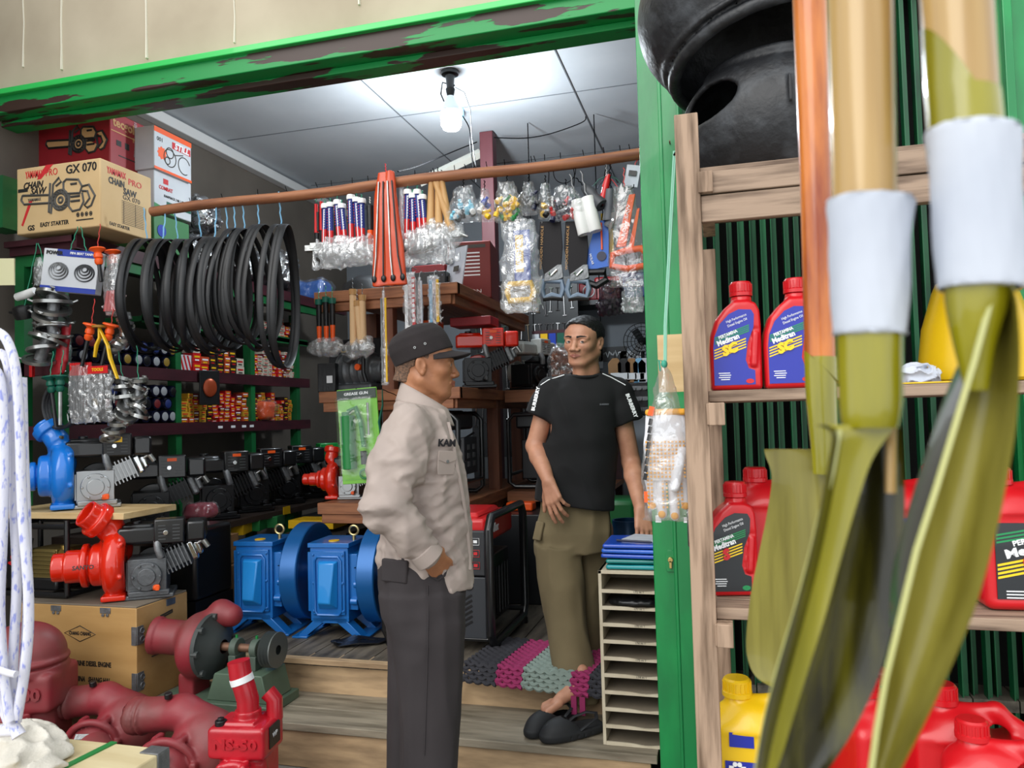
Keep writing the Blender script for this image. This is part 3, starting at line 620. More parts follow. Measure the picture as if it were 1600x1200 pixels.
# =============================================================== long pole and the belts on it
RY, RZ = 3.17, 2.475
pole = T('hanging_pole', 'long brown wooden pole spanning the shopfront with goods hung on it', 'pole', (-1.5, RY, RZ))
g = G(); a = at(238, 331, RY); b = at(1003, 241, RY)
g.tube([(a.x+1.5+(b.x-a.x)*i/10, 0, (a.z-RZ)+(b.z-a.z)*i/10+.006*math.sin(i*1.3)) for i in range(11)]+[(1.315, 0, (b.z-RZ)+.005)], .028, n=12, flat=.85); g.build('timber', M_brown_wood, pole)
def pz(px): return a.z+(b.z-a.z)*(px-238)/765
def rod(px): return at(px, 331-90*(px-238)/765, RY)
def nail(px, dz=0):
    p = rod(px); g = G(); g.cyl((p.x+1.5, -.01, p.z-RZ+.02), (p.x+1.5+rs.uniform(-.006, .006), -.02, p.z-RZ+.042), .0018, n=6); g.build('nail', M_wire, pole)
for px in (300, 350, 405, 450, 498, 520, 552, 577, 612, 650, 680, 712, 730, 745, 762, 790, 832, 838, 852, 877, 913, 945, 970, 985): nail(px)
def cord(t, p0, p1, m=M_twine, r=.0022, sag=0, name='cord', n=8):
    g = G(); p0 = Vector(p0); p1 = Vector(p1); g.tube([p0.lerp(p1, i/n)+Vector((.003*math.sin(i*2.1), 0, -sag*4*(i/n)*(1-i/n))) for i in range(n+1)], r, n=5); return g.build(name, m, t)
BELTS = (  # px centre, top, bottom, half depth, turn, count, step px, where
    (258, 376, 548, .34, 26, 10, 8, 'in the leftmost bundle under the beige carton'),
    (332, 372, 552, .22, 8, 8, 7, 'in the second bundle from the left'),
    (375, 358, 540, .18, 4, 6, 5, 'in the third bundle from the left'),
    (405, 352, 545, .16, 2, 3, 5, 'in the narrow bundle beside the single large belt'),
    (440, 352, 574, .24, 14, 3, 5, 'in the rightmost bundle with the widest oval'))
M_belt = mat('matt black belt rubber', hx('#0f1012'), .5, c2=hx('#1c1d20'), ns=9)
for (cx, ty, by, hd, turn, n, st, wh) in BELTS:
    for i in range(n):
        px = cx+(i-(n-1)/2)*st; Yb = RY+rs.uniform(-.03, .03); p = at(px, ty, Yb); q = at(px, by, Yb); H = (p.z-q.z)*rs.uniform(.94, 1.02); hw = hd*rs.uniform(.85, 1.08)
        g = G(); pts = []
        for k in range(40):
            u = 2*PI*k/40; zz = -H/2+H/2*math.cos(u); yy = hw*math.sin(u)*(1-.22*math.cos(u))
            pts.append((.012*math.sin(u+i), yy, zz))
        g.tube(pts, .014, n=8, closed=True, flat=.32, up=(1, 0, 0) if False else None)
        o = g.build('drive_belt', M_belt); place(o, p, turn+rs.uniform(-7, 7)); tag(o, 'black rubber drive belt loop %s' % wh, 'belt', 'drive belts '+wh)
        if i % 3 == 1: c_ = cord(None, (p.x, RY, pz(px)+.025), (p.x, p.y, p.z), M_twineb, .0035, name='belt_string'); tag(c_, 'pale blue cord loop holding belts '+wh, 'cord', 'belt cords '+wh)
for px, y0, y1 in ((292, 422, 440), (318, 425, 455)):
    pass
# =============================================================== cluster hanging at the left
HY = 2.98
def hp(px, py, dy=0): return at(px, py, HY+dy)
p = hp(114, 425); t = T('carton_box', 'white and blue boxed pipe bar tip with two spiral pictures hanging below the shelf', 'box', p, rot=(0, R_(7), R_(12)))
w, h = L(90, p), L(66, p); g = G(); g.box((0, 0, 0), (w, .05, h)); g.build('carton', M_whc, t, bevel=.003)
g = G(); g.box((w*.12, -.026, h*.42), (w*.75, .001, h*.16)); g.box((0, -.026, -h*.44), (w, .001, h*.12)); g.build('blue_band', M_inkb, t)
text('POWER', .024, M_ink, t, (-w*.3, -.028, h*.40), bold=.04, wid=w*.3); text('PIPA BEAT TANPA', .016, M_inkw, t, (w*.2, -.028, h*.42), bold=.02, wid=w*.44)
for cx, mm in ((-.2, M_alu), (.27, mat('dark spiral', hx('#3a3c40'), .4))):
    for k, rr in enumerate((.04, .031, .022, .013)): pass
    g = G(); [g.tube([(w*cx+r*math.cos(a_)*1.2, -.027-.0005*k, -.005+r*math.sin(a_)+.006*k) for a_ in [i*PI/12 for i in range(24)]], .0035, n=5, closed=True) for k, r in enumerate((.04, .031, .022, .013))]; g.build('spiral_picture', mm, t)
cord(t, (-w*.1, 0, h/2), (-w*.0, 0, h/2+.12)); cord(t, (w*.2, 0, h/2), (w*.05, 0, h/2+.12), M_twine)
def ringstack(name, label, pts, rad, n, cat='fitting', mt=M_steel, bolt=True, cordto=None, dy=0):
    P = [hp(x, y, dy) for x, y in pts]; t = T(name, label, cat, P[0]); k = len(P)-1
    for i in range(n):
        u = i/(n-1)*k; j = min(int(u), k-1); p = P[j].lerp(P[j+1], u-j)-P[0]; g = G(); r = rad*rs.uniform(.82, 1.08)
        M = Matrix.Translation(p) @ Euler((rs.uniform(-.45, .45)+.3, rs.uniform(-.4, .4), rs.uniform(0, 3))).to_matrix().to_4x4()
        g.lathe([(r*.78, -.008), (r, -.008), (r, .008), (r*.78, .008), (r*.78, -.008)], 24, M=M); g.lathe([(r*.35, -.004), (r*.8, -.004), (r*.8, .003), (r*.35, .003)], 20, M=M)
        if bolt:
            for s in (1, -1): g.tube([M @ Vector((s*r*.95, 0, 0)), M @ Vector((s*r*1.22, 0, .01))], .006, n=6); g.tube([M @ Vector((s*r*1.2, -.01, .01)), M @ Vector((s*r*1.2, .012, .012))], .004, n=6)
        g.build('clamp_ring', mt, t)
    g = G(); g.tube([p-P[0] for p in P], rad*.33, n=12); g.build('pipe_core', M_alu, t)
    if cordto: cord(t, (0, 0, 0), hp(*cordto, dy)-P[0], M_twine)
    return t
ringstack('pipe_clamp_bundle', 'string of silver pipe clamps hanging below the blue and white box at far left', ((82, 462), (84, 478), (80, 500), (84, 520), (72, 535), (62, 562)), L(27, hp(82, 500)), 9, cordto=(60, 380))
ringstack('pipe_clamp_bundle', 'string of silver pipe clamps hanging beside the bagged wrench', ((192, 592), (196, 612), (200, 632), (196, 650), (182, 668), (172, 684)), L(18, hp(190, 600)), 8, cordto=(184, 545))
ringstack('pipe_clamp_bundle', 'short string of silver clamps and valves, right of the longer clamp string', ((216, 594), (216, 612), (215, 632), (218, 650)), L(14, hp(215, 600)), 6, cordto=(214, 540))
ringstack('hose_coupling', 'corrugated silver hose with ring mouth beside the belts', ((191, 492), (198, 508), (197, 522), (190, 536), (182, 542)), L(12, hp(190, 520)), 11, bolt=False, cordto=(186, 440))
p = hp(178, 541); g = G(); g.lathe([(.022, -.02), (.034, -.02), (.034, .01), (.022, .01), (.022, -.02)], 24, M=Matrix.Rotation(R_(70), 4, 'X')); o = tag(g.build('pipe_ring', M_alu), 'dull metal ring mouth at the lower end of the corrugated silver hose', 'ring'); o.location = p
p = hp(38, 488); t = T('valve', 'black round valve with side handle hanging at far left', 'valve', p); g = G(); g.lathe([(.03, -.03), (.045, -.03), (.05, 0), (.045, .03), (.03, .035), (.03, -.03)], 24, M=Matrix.Rotation(R_(20), 4, 'X')); g.build('ring_body', M_black, t); g = G(); g.tube([(-.04, 0, 0), (-.09, 0, .005)], .012, .008, n=8) if False else g.tube([(-.04, 0, 0), (-.09, 0, .005)], [.012, .007], n=8); g.build('handle', M_black, t); cord(t, (0, 0, .03), hp(58, 380)-p)
p = hp(42, 460); g = G(); g.tube([(-.06, 0, -.01), (0, 0, .0), (.05, 0, .015)], [.02, .022, .018], n=12); o = tag(g.build('plastic_tube', M_white), 'short white plastic tube above the black round valve', 'tube'); o.location = p
# red oil bag and green funnel in bag
def bag(name, label, px, py, wpx, hpx, Y, fm=None, cat='bag', dep_=.05, seed=0, rz=0, cordpy=None, cordm=M_twine, parent=None, flare=.55):
    """hung clear bag: pinched top, fuller bottom; origin at its top"""
    p = at(px, py, Y); w, h = L(wpx, p), L(hpx, p); t = T(name, label, cat, p, rz)
    hh = max(w, h)/34; s = S((-w/2-.03, -dep_-.02, -h-.02), (w/2+.03, dep_+.02, .02), max(hh, .0035)); n = 6
    s.stack([(-h*(i/n), 0, 0, w/2*(flare+(1-flare)*min(1, (i/n)*1.6)), dep_*(.4+.6*math.sin(PI*min(1, i/n*.9+.1)))) for i in range(n+1)], k=0)
    s.disp(lambda P: w*.05*vnoise(P/w, 6, seed)+w*.04*(1-np.abs(vnoise(P/w*np.array([2., 1, .7]), 7, seed+1))*4)-w*.02); sdf_obj('clear_bag', [s], fm or M_film, t, smooth_it=1)
    if cordpy is not None: cord(t, (0, 0, -.005), at(px, cordpy, RY)-p if rz == 0 else Vector((0, 0, at(px, cordpy, Y).z-p.z)), cordm)
    return t, w, h
def plunger(t, p, q, m=M_orange, r=.022, rodm=M_black, end=None):
    d = (Vector(q)-Vector(p)).normalized(); M = frame_(p, d); g = G(); g.lathe([(.003, 0), (r*1.5, .0), (r*1.7, .006), (r*.9, .016), (r*.7, .022), (r*.9, .03), (r*.9, .045), (r*.6, .05), (r*.85, .056), (r*.8, .072), (r*.5, .08)], 18, M=M); g.build('bell_grip', m, t)
    g = G(); g.tube([Vector(p)+d*.07, Vector(q)], .009, n=8); g.build('rod', rodm, t)
def frame_(p, z):
    z = Vector(z).normalized(); x = z.orthogonal().normalized(); y = z.cross(x); M = Matrix((x, y, z)).transposed().to_4x4(); M.translation = p; return M
for a_, b_, lab, m_col, rm in (((152, 388), (158, 440), 'orange bell-grip hand pump hanging beside the blue and white box', M_orange, M_black), ((143, 506), (128, 572), 'orange bell-grip hand pump, left of the yellow handles', M_orange, M_black), ((174, 506), (158, 574), 'orange bell-grip hand pump, right of the yellow handles', M_orange, M_black),
        ((78, 588), (88, 668), 'green bell-grip hand pump in front of the black hose coil, left one', M_dgreen, M_black), ((94, 586), (94, 664), 'green bell-grip hand pump in front of the black hose coil, right one', M_dgreen, M_steel)):
    p = hp(*a_, -.05); t = T('hand_pump', lab, 'pump', p); plunger(t, (0, 0, 0), hp(*b_, -.05)-p, m_col, rodm=rm); cord(t, (0, 0, 0), (0.0, .02, .12), M_twine if m_col != M_orange else mat('red cord', hx('#b8322a'), .6))
p = hp(155, 512, -.08); t = T('shears', 'yellow handled shears between two orange hand pumps', 'shears', p)
for q in ((148, 558), (184, 592)): g = G(); e = hp(*q, -.08)-p; g.tube([(0, 0, 0), e*.35+Vector((.012, 0, 0)), e*.6, e], [.008, .011, .012, .009], n=8, flat=.6); g.build('handle', M_yellow, t)
g = G(); g.lathe([(.002, 0), (.03, 0), (.032, .01), (.002, .012)], 20); g.build('pivot_cap', mat('amber cap', hx('#a8782a'), .4), t)
p = hp(96, 634); t = T('hose_coil', 'black rubber hose coil hanging below the silver clamps', 'hose', p); g = G()
for k in range(3): g.tube([(L(32-k*1.5, p)*math.cos(u), .012*k-.01, L(35-k, p)*math.sin(u)) for u in [i*PI/20 for i in range(40)]], .009, n=8, closed=True)
g.build('hose', M_rubber, t); cord(t, (0, 0, L(34, p)), (0, 0, L(34, p)+.1), M_wire)
p = hp(86, 680); t = T('tap', 'small brass and steel tap hanging under the black hose coil', 'tap', p); g = G(); g.tube([(0, 0, .04), (0, 0, -.04)], [.008, .012], n=10); g.tube([(-.035, 0, .0), (.045, 0, -.012)], .008, n=8); g.build('tap_body', mat('dull brass', hx('#9a8a68'), .35, .8), t)
t, w, h = bag('bagged_rods', 'clear bag of red tipped rods hanging beside the black hose coil', 126, 570, 44, 92, HY-.03, seed=3, dep_=.02, flare=.9)
for i in range(8): g = G(); x = -w*.42+w*.84*i/7; g.tube([(x, 0, -.04), (x, 0, -h*.9)], .004, n=6); g.build('rod', M_alu, t); g = G(); g.tube([(x, 0, .01), (x, 0, -.05)], .0065, n=6); g.build('red_tip', M_red, t)
t, w, h = bag('bagged_wrench', 'clear bag holding a dark spanner with red and yellow header card', 158, 578, 42, 82, HY-.06, seed=4, dep_=.02, flare=.95)
g = G(); g.tube([(.02, 0, -.05), (.01, 0, -h*.8)], .011, n=8, flat=.5); g.lathe([(.012, -.006), (.026, -.006), (.026, .006), (.012, .006), (.012, -.006)], 20, M=Matrix.Translation((.01, 0, -h*.88)) @ Matrix.Rotation(R_(90), 4, 'X')); g.build('spanner', M_black, t)
g = G(); g.box((0, -.02, .0), (w*.9, .003, .035)); g.build('header_card', M_red, t); text('TOOLS', .02, M_yellow, t, (0, -.0225, 0), bold=.03)
t, w, h = bag('bagged_screwdrivers', 'clear bag of red handled drivers hanging right of the blue and white box', 178, 398, 40, 96, HY-.02, seed=6, dep_=.03, flare=.6)
for i in range(6): g = G(); x = -w*.35+w*.7*i/5; g.tube([(x*.7, 0, -.04), (x, .01, -h*.6)], .0035, n=6); g.build('shank', M_alu, t); g = G(); g.tube([(x, .01, -h*.58), (x*1.1, 0, -h*.92)], [.008, .012], n=8); g.build('handle', M_red, t)
p = hp(176, 392, .03); t = T('funnel', 'second orange funnel inside the hanging cluster, right of the boxed tip', 'funnel', p); plunger(t, (0, 0, 0), (0.01, 0, -.1), M_orange)
t, w, h = bag('bagged_bottle', 'clear bag with a green bottle hanging behind the silver clamps', 96, 508, 34, 64, HY+.08, seed=8, dep_=.04)
g = G(); g.lathe([(.001, -h*.95), (.04, -h*.95), (.042, -h*.5), (.02, -h*.35), (.014, -h*.2), (.001, -h*.2)], 20); g.build('bottle', M_dgreen, t)
p = hp(98, 500, .05); t = T('pouch', 'red plastic pouch hanging behind the green bottle bag', 'pouch', p); s = S((-.08, -.04, -.3), (.1, .04, .02), .006); s.stack([(-.27, -.03, 0, .045, .015), (-.15, .0, 0, .035, .02), (0, .03, 0, .02, .01)]); s.disp(lambda P: .01*vnoise(P, 30, 2)); sdf_obj('pouch_body', [s], mat('translucent red sheet', hx('#a8202a'), .35), t)
t, w, h = bag('empty_bag', 'crumpled clear bag hanging at the shelf corner above the clamps', 62, 402, 22, 44, HY+.05, seed=9, dep_=.02)
p = hp(48, 590, .05); g = G(); g.box((0, 0, 0), (.018, .018, .09)); g.tube([(0, 0, .04), (.01, .1, .16), (.0, .13, .3)], .0018, n=5); o = tag(g.build('red_marker', M_red, bevel=.004), 'small red stick hanging left of the black hose coil', 'stick'); o.location = hp(50, 575, .05)
p = at(6, 425, 2.9); t = T('sign_card', 'pale card edge with dark lower rim on the left wall', 'card', p, 20); g = G(); g.box((0, 0, 0), (.1, .01, .13)); g.build('card', mat('cream card', hx('#d8d4a8'), .6), t)
# yellow label under shelf
p = at(126, 694, 3.08); g = G(); g.box((0, 0, 0), (L(34, p), .03, L(8, p))); o = tag(g.build('label_block', M_yellow), 'yellow label strip on top of the black machine behind the blue pump', 'label'); o.location = p
# =============================================================== machines on the left
M_gred = mat('glossy red orange enamel', hx('#d8260e'), .22, coat=.6)
M_gblue = mat('glossy bright blue enamel', hx('#1478d8'), .25, coat=.6)
M_dred = mat('dusty dark red casting', hx('#8a2630'), .5, c2=hx('#6f3a38'), ns=5, bump=.2, bs=60, bstr=.002)
M_bred = mat('bright red casting', hx('#c2182a'), .35, c2=hx('#a01824'), ns=5, coat=.3)
M_eng = mat('grey engine casting', hx('#6f7275'), .42, .5, c2=hx('#5a5d60'), ns=10, bump=.2, bs=60)
M_louv = mat('dull louvre grey', hx('#4c4e50'), .5)
def engine(t, tank=M_blackm, cover=M_blackm, case=M_eng, head=M_chrome, ox=0, muffler=True, cap=M_orange):
    def B(n, m, fn, bevel=.006): g = G(); fn(g); o = g.build(n, m, t, bevel=bevel); o.location = (ox, 0, 0); return o
    B('base_plate', case, lambda g: (g.box((.1, .0, .012), (.24, .22, .024)), g.box((.1, -.1, .03), (.2, .03, .03))))
    B('crankcase', case, lambda g: (g.box((.09, 0, .12), (.19, .2, .18)), g.cyl((.09, -.1, .12), (.09, -.125, .12), .075, n=24), g.cyl((.09, -.12, .12), (.09, -.135, .12), .045, n=20), [g.cyl((.09+.066*math.cos(a), -.12, .12+.066*math.sin(a)), (.09+.066*math.cos(a), -.135, .12+.066*math.sin(a)), .008, n=8) for a in [k*PI/3 for k in range(6)]], g.box((.0, 0, .12), (.03, .16, .15))))
    A = rotm(0, -22, 0); c = Vector((.2, -.01, .19))
    def fins(g):
        for k in range(7): q = c+A @ Vector((-.03+.02*k, 0, 0)); g.box(q, (.007, .15, .13), rot=A)
        g.box(c+A @ Vector((.03, 0, 0)), (.13, .1, .09), rot=A)
    B('cylinder_fins', case, fins, bevel=0)
    B('valve_cover', head, lambda g: (g.box(c+A @ Vector((.12, 0, 0)), (.04, .13, .11), rot=A), g.box(c+A @ Vector((.15, 0, 0)), (.035, .1, .08), rot=A)), .012)
    B('fuel_tank', tank, lambda g: (g.box((.04, .03, .33), (.2, .2, .09)), g.box((.04, .03, .375), (.16, .16, .03))), .02)
    B('tank_cap', M_black, lambda g: g.cyl((.03, .0, .385), (.03, .0, .405), .025, n=18), .003)
    def louv(g): g.box((.2, -.06, .35), (.15, .1, .13))
    B('air_cleaner', cover, louv, .008)
    B('louvre', M_louv, lambda g: [g.box((.2-.035+.07*i, -.111, .31+.018*k), (.035, .003, .004)) for i in (0, 1) for k in range(5)], 0)
    B('cover_knob', M_chrome, lambda g: g.cyl((.185, -.11, .345), (.185, -.128, .345), .013, n=14), .002)
    if muffler: B('muffler', M_blackm, lambda g: (g.box((.33, .0, .34), (.1, .18, .11)), g.tube([(.27, -.03, .25), (.29, -.05, .29), (.3, -.03, .33)], .018, n=10)), .015)
    B('exhaust_elbow', M_alu, lambda g: g.tube([(.14, -.09, .3), (.145, -.11, .26), (.16, -.1, .215)], .02, n=12), 0)
    B('oil_cap', cap, lambda g: (g.cyl((.13, -.115, .06), (.145, -.15, .065), .016, n=12), g.box((.146, -.153, .065), (.02, .01, .03))), .003)
    B('recoil_starter', cover, lambda g: (g.cyl((.1, .1, .15), (.1, .16, .15), .1, .08, n=24)), .008)
    B('spark_plug', M_steel, lambda g: (g.cyl(c+A @ Vector((.15, -.04, .02)), c+A @ Vector((.2, -.05, .03)), .01, n=10), g.cyl(c+A @ Vector((.19, -.05, .03)), c+A @ Vector((.2, -.05, -.02)), .014, n=10)), .002)
def pump_head(t, m, r=.14, ox=0, up=(-.14, -.02), inlet=.085, outr=.07, mouth=None, lz=None):
    """volute with axis along -x, inlet pipe towards -x and outlet going up"""
    z = r+.03; s = S((-.34, -.3, -.02), (.1, .3, .56), .0052)
    s.cyl((-.045, 0, z), (.045, 0, z), r, rd=.02); s.tor((0, 0, z), (1, 0, 0), r-.03, .055, k=.02); s.cyl((-.12, 0, z), (-.02, 0, z), r*.72, rd=.02, k=.02)
    s.cyl((-.24, 0, z), (-.1, 0, z), inlet*.86, rd=.004, k=.01); s.cyl((-.3, 0, z), (-.2, 0, z), inlet*.74, rd=.004, k=.004); s.cyl((-.16, 0, z), (-.13, 0, z), inlet*1.15, rd=.006, k=.006)
    o0 = Vector((0, r*.55, z+.06)); o1 = Vector((-.03, .0, z+r+.04)); o2 = Vector((up[0], up[1], z+r+.13)); dd = (o2-o1).normalized()
    s.chain([(0, .11, z), o0+Vector((0, .02, 0)), o1], [.045, .055, outr*.85], k=.03); s.cyl(o1-dd*.02, o2, outr*.85, rd=.004, k=.012); s.cyl(o1+dd*.05, o1+dd*.1, outr*1.12, rd=.006, k=.004)
    s.cyl((-.4, 0, z), (-.17, 0, z), inlet*.62, sub=True); s.cyl(o1+dd*.06, o2+dd*.1, outr*.7, sub=True); s.box((0, 0, .02), (.12, .24, .03), .006, k=.01)
    for k in range(6): a = k*PI/3+.3; s.cyl((.03, math.cos(a)*(r+.012), z+math.sin(a)*(r+.012)), (.05, math.cos(a)*(r+.012), z+math.sin(a)*(r+.012)), .014, k=.004)
    sdf_obj('pump_casing', [s], m, t).location = (ox, 0, 0)
# wood crate with printing
M_crate = mat('varnished plywood', hx('#c29a62'), .5, c2=hx('#a37b45'), ns=2.2, nmix=(.3, .8), stretch=(1, 3, 5), bump=.1, bs=9, bstr=.002, det=6)
a = atZ(50, 935, .6); b = atZ(213, 950, .6); Yf = 2.83; x0, x1 = at(28, 935, Yf).x, at(213, 950, Yf).x
x0 = max(x0, -3.3); cw = x1-x0; t = T('wooden_crate', 'plywood crate marked MARINE DIESEL ENGINE with metal clips, on the step', 'crate', ((x0+x1)/2, Yf+.165, .18)); ch = .42
g = G(); g.box((0, 0, ch/2), (cw, .33, ch)); g.build('plywood_box', M_crate, t, bevel=.003)
g = G(); g.box((0, 0, ch+.004), (cw*.995, .325, .008)); g.build('lid', mat('grey dusty plywood lid', hx('#7d7263'), .8, c2=hx('#655c50'), ns=4), t, bevel=.002)
fy = -.1655
def fx(px, py): q = at(px, py, Yf); return q.x-(x0+x1)/2, q.z-.18
cx_, cz_ = fx(125, 990); g = G(); ln = [(cx_-.085, cz_), (cx_, cz_+.035), (cx_+.085, cz_), (cx_, cz_-.035)]; line_poly(g, ln, .0022, Matrix.Translation((0, fy, 0)), True); g.build('diamond_mark', M_ink, t)
text('CHANG CHIANG', .022, M_ink, t, (cx_, fy, cz_), bold=.03, wid=.12); q = fx(136, 1037); text('DRIP MARINE DIESEL ENGINE', .03, M_ink, t, (q[0], fy, q[1]), bold=.03, wid=.26); q = fx(142, 1062); text('CHINA   SHANG HAI', .03, M_ink, t, (q[0], fy, q[1]), bold=.03, wid=.2, shear=.2)
for px in (88, 165): q = fx(px, 948); g = G(); g.box((q[0], fy-.002, ch-.015), (.055, .004, .025)); [g.cyl((q[0]-.012+.024*i, fy-.006, ch-.035), (q[0]-.012+.024*i, fy-.001, ch-.035), .007, n=10) for i in (0, 1)]; g.build('metal_clip', M_alu, t, bevel=.001)
for zz in (.3, .1): g = G(); g.box((cw/2-.012, fy-.002, zz), (.024, .004, .08)); g.box((cw/2+.002, fy+.02, zz), (.004, .04, .08)); [g.tube([(cw/2+.005, fy+.03+.012*math.cos(k*PI/5), zz+s_*.018+.012*math.sin(k*PI/5)) for k in range(10)], .003, n=5, closed=True) for s_ in (1, -1)]; g.build('metal_clip', M_alu, t, bevel=.001)
g = G(); g.box((cw/2+.002, .05, ch-.02), (.004, .06, .03)); g.build('metal_clip', M_alu, t, bevel=.001)
g = G(); Mx = Matrix.Translation((cw/2+.001, 0, 0)) @ Matrix.Rotation(R_(90), 4, 'Z')
for yy in (-.06, -.035): line_poly(g, [(yy, .19), (yy, .25)], .003, Mx); line_poly(g, [(yy-.01, .235), (yy, .25), (yy+.01, .235)], .003, Mx)
line_poly(g, [(-.075, .185), (-.02, .185)], .0025, Mx); line_poly(g, [(.0, .2), (.04, .2), (.04, .25), (.01, .26), (.0, .23)], .0035, Mx); line_poly(g, [(-.02, .34), (.06, .35), (.06, .36), (-.02, .35)], .004, Mx); g.build('handling_mark', M_ink, t)
# orange pump with engine on the crate
p = at(185, 938, 2.97); t = T('water_pump', 'glossy red-orange pump with grey engine standing on the printed crate', 'pump', (p.x+.005, 2.955, .609), 34, sc=.86)
pump_head(t, M_gred, r=.155, inlet=.1, outr=.085, up=(-.14, -.06)); engine(t, ox=.07)
text('SANYO', .03, M_ink, t, (-.13, -.16, .2), (70, 0, 0), bold=.03, name='cast_lettering')
# board and blue pump above
fr = T('pressure_washer', 'black framed pressure washer with gold pump on the crate behind the white ropes', 'machine', (at(60, 935, 2.95).x+.02, 3.0, .609)); fw = .42
for x, y in ((-.2, -.1), (.2, -.1), (-.2, .13), (.2, .13)): g = G(); g.tube([(x, y, .015), (x, y, .36)], .013, n=10); g.build('frame_post', M_blackm, fr)
g = G(); g.tube([(-.2, -.1, .015), (.2, -.1, .015), (.2, .13, .015), (-.2, .13, .015)], .013, n=10, closed=True); g.build('frame_rail', M_blackm, fr); g = G(); g.tube([(-.2, -.1, .33), (.2, -.1, .33), (.2, .13, .33), (-.2, .13, .33)], .013, n=10, closed=True); g.build('frame_rail', M_blackm, fr)
g = G(); g.box((.03, 0, .15), (.17, .15, .14)); [g.box((.03, -.078, .09+.02*k), (.17, .01, .006)) for k in range(7)]; g.build('gold_pump_body', mat('dull gold casting', hx('#8a7a4a'), .4, .7), fr, bevel=.006)
g = G(); [g.cyl((.13+.0*k, -.02+.05*k-.03, .17), (.19, -.02+.05*k-.03, .19), .016, n=12) for k in range(3)]; g.cyl((.15, -.06, .12), (.15, -.06, .24), .02, n=12); g.cyl((.15, -.08, .2), (.15, -.03, .2), .024, n=12); g.build('brass_manifold', mat('yellow brass', hx('#c0a058'), .3, .9), fr)
g = G(); g.cyl((-.06, 0, .13), (-.12, 0, .13), .05, n=20); g.build('motor_shaft', M_chrome, fr); g = G(); g.box((-.1, -.09, .18), (.14, .01, .22), rot=rotm(0, 12, 0)); g.build('logo_plate', M_black, fr); text('MAX', .06, M_red, fr, (-.1, -.098, .2), (90, -65, 0), bold=.03)
g = G(); g.box((-.02, 0, .06), (.3, .18, .06)); g.build('base_tray', M_blackm, fr, bevel=.01)
q = at(100, 806, 2.9); g = G(); g.box((0, 0, 0), (.78, .35, .03)); o = tag(g.build('board', M_pale_wood, bevel=.003), 'pale wooden board on the black frame carrying the blue pump', 'board'); o.location = (-3.03, 3.075, .99)
g = G(); 
p = at(60, 800, 2.97); t = T('water_pump', 'bright blue pump with silver engine standing on the pale board', 'pump', (-3.1, 3.02, 1.007), 44, sc=.86)
pump_head(t, M_gblue, r=.16, inlet=.07, outr=.07, up=(-.1, .04)); engine(t, ox=.07, cover=M_black, case=mat('bright engine casting', hx('#a5a7a8'), .3, .8), cap=M_orange)
g = G(); g.box((.27, -.115, .38), (.05, .003, .03)); g.build('warning_label', M_yellow, t)
# engine rows on the deep shelf
es = T('engine_shelf', 'dark low shelf carrying a row of black engines', 'shelf', (-3.05, 4.4, .34)); g = G(); g.box((0, 0, .48), (.62, 2.4, .035)); g.build('board', mat('dark board brown', hx('#3a2c24'), .7), es)
for y in (-1.1, .1, 1.1): g = G(); g.box((.26, y, .23), (.05, .05, .46)); g.build('post', M_green_dark, es)
q = at(450, 790, 3.9); g = G(); g.box((.312, .0, .49), (.004, .08, .05)); g.build('yellow_tag', M_yellow, es)
M_gengine = mat('green engine shroud', hx('#138a3c'), .3, coat=.4)
eng0 = T('engine', 'x', 'engine', sc=.95); M_vdark = mat('near black casting', hx('#1a1b1d'), .35, .3)
engine(eng0, case=M_vdark, head=M_alu, cap=M_black)
g = G(); g.box((.2, -.113, .39), (.05, .002, .018)); g.build('sticker', M_orange, eng0)
for i, (x, y, z, rz, lab) in enumerate(((-3.1, 3.48, .84, 40, 'black petrol engine in the shelf row just behind the blue pump'), (-2.98, 3.86, .84, 50, 'black petrol engine with orange sticker, second in the shelf row behind the blue pump'), (-2.98, 4.22, .84, 50, 'black petrol engine in the middle of the shelf row'), (-3.0, 4.62, .84, 50, 'black petrol engine left of the green engine'), (-3.02, 5.4, .84, 50, 'black petrol engine beyond the green engine at row end'))):
    if i == 0: place(eng0, (x, y, z), rz, sc=.95); eng0['label'] = lab; eng0['group'] = 'black engines on the low shelf'
    else: dup(eng0, (x, y, z), rz, lab, 'black engines on the low shelf')
ge = dup(eng0, (-3.0, 5.0, .84), 50, 'green shrouded engine at the end of the black engine row'); remat(ge, {M_blackm: M_gengine}); del ge['group']
# floor row below the shelf: dark crates and black engines near the orange pump
for i, (px, py, Y, lab) in enumerate(((250, 880, 3.5, 'black boxed engine standing right of the red-orange pump'), (330, 800, 4.1, 'black boxed engine on the floor behind the plastic bag'))):
    pass
blk = T('generator_box', 'black squared machine with grey panel behind the red-orange pump', 'machine', (-2.72, 3.42, .6)); g = G(); g.box((0, 0, .1), (.34, .3, .36)); g.build('housing', M_blackm, blk, bevel=.02); g = G(); g.box((.03, -.152, .17), (.16, .004, .15)); g.build('front_panel', M_black, blk, bevel=.002); g = G(); [g.box((-.01+.08*i, -.156, .12+.02*k), (.05, .004, .005)) for i in (0, 1) for k in range(6)]; g.build('louvre', M_alu, blk)
g = G(); g.box((0, 0, -.17), (.34, .3, .18)); g.build('lower_housing', M_vdark, blk)
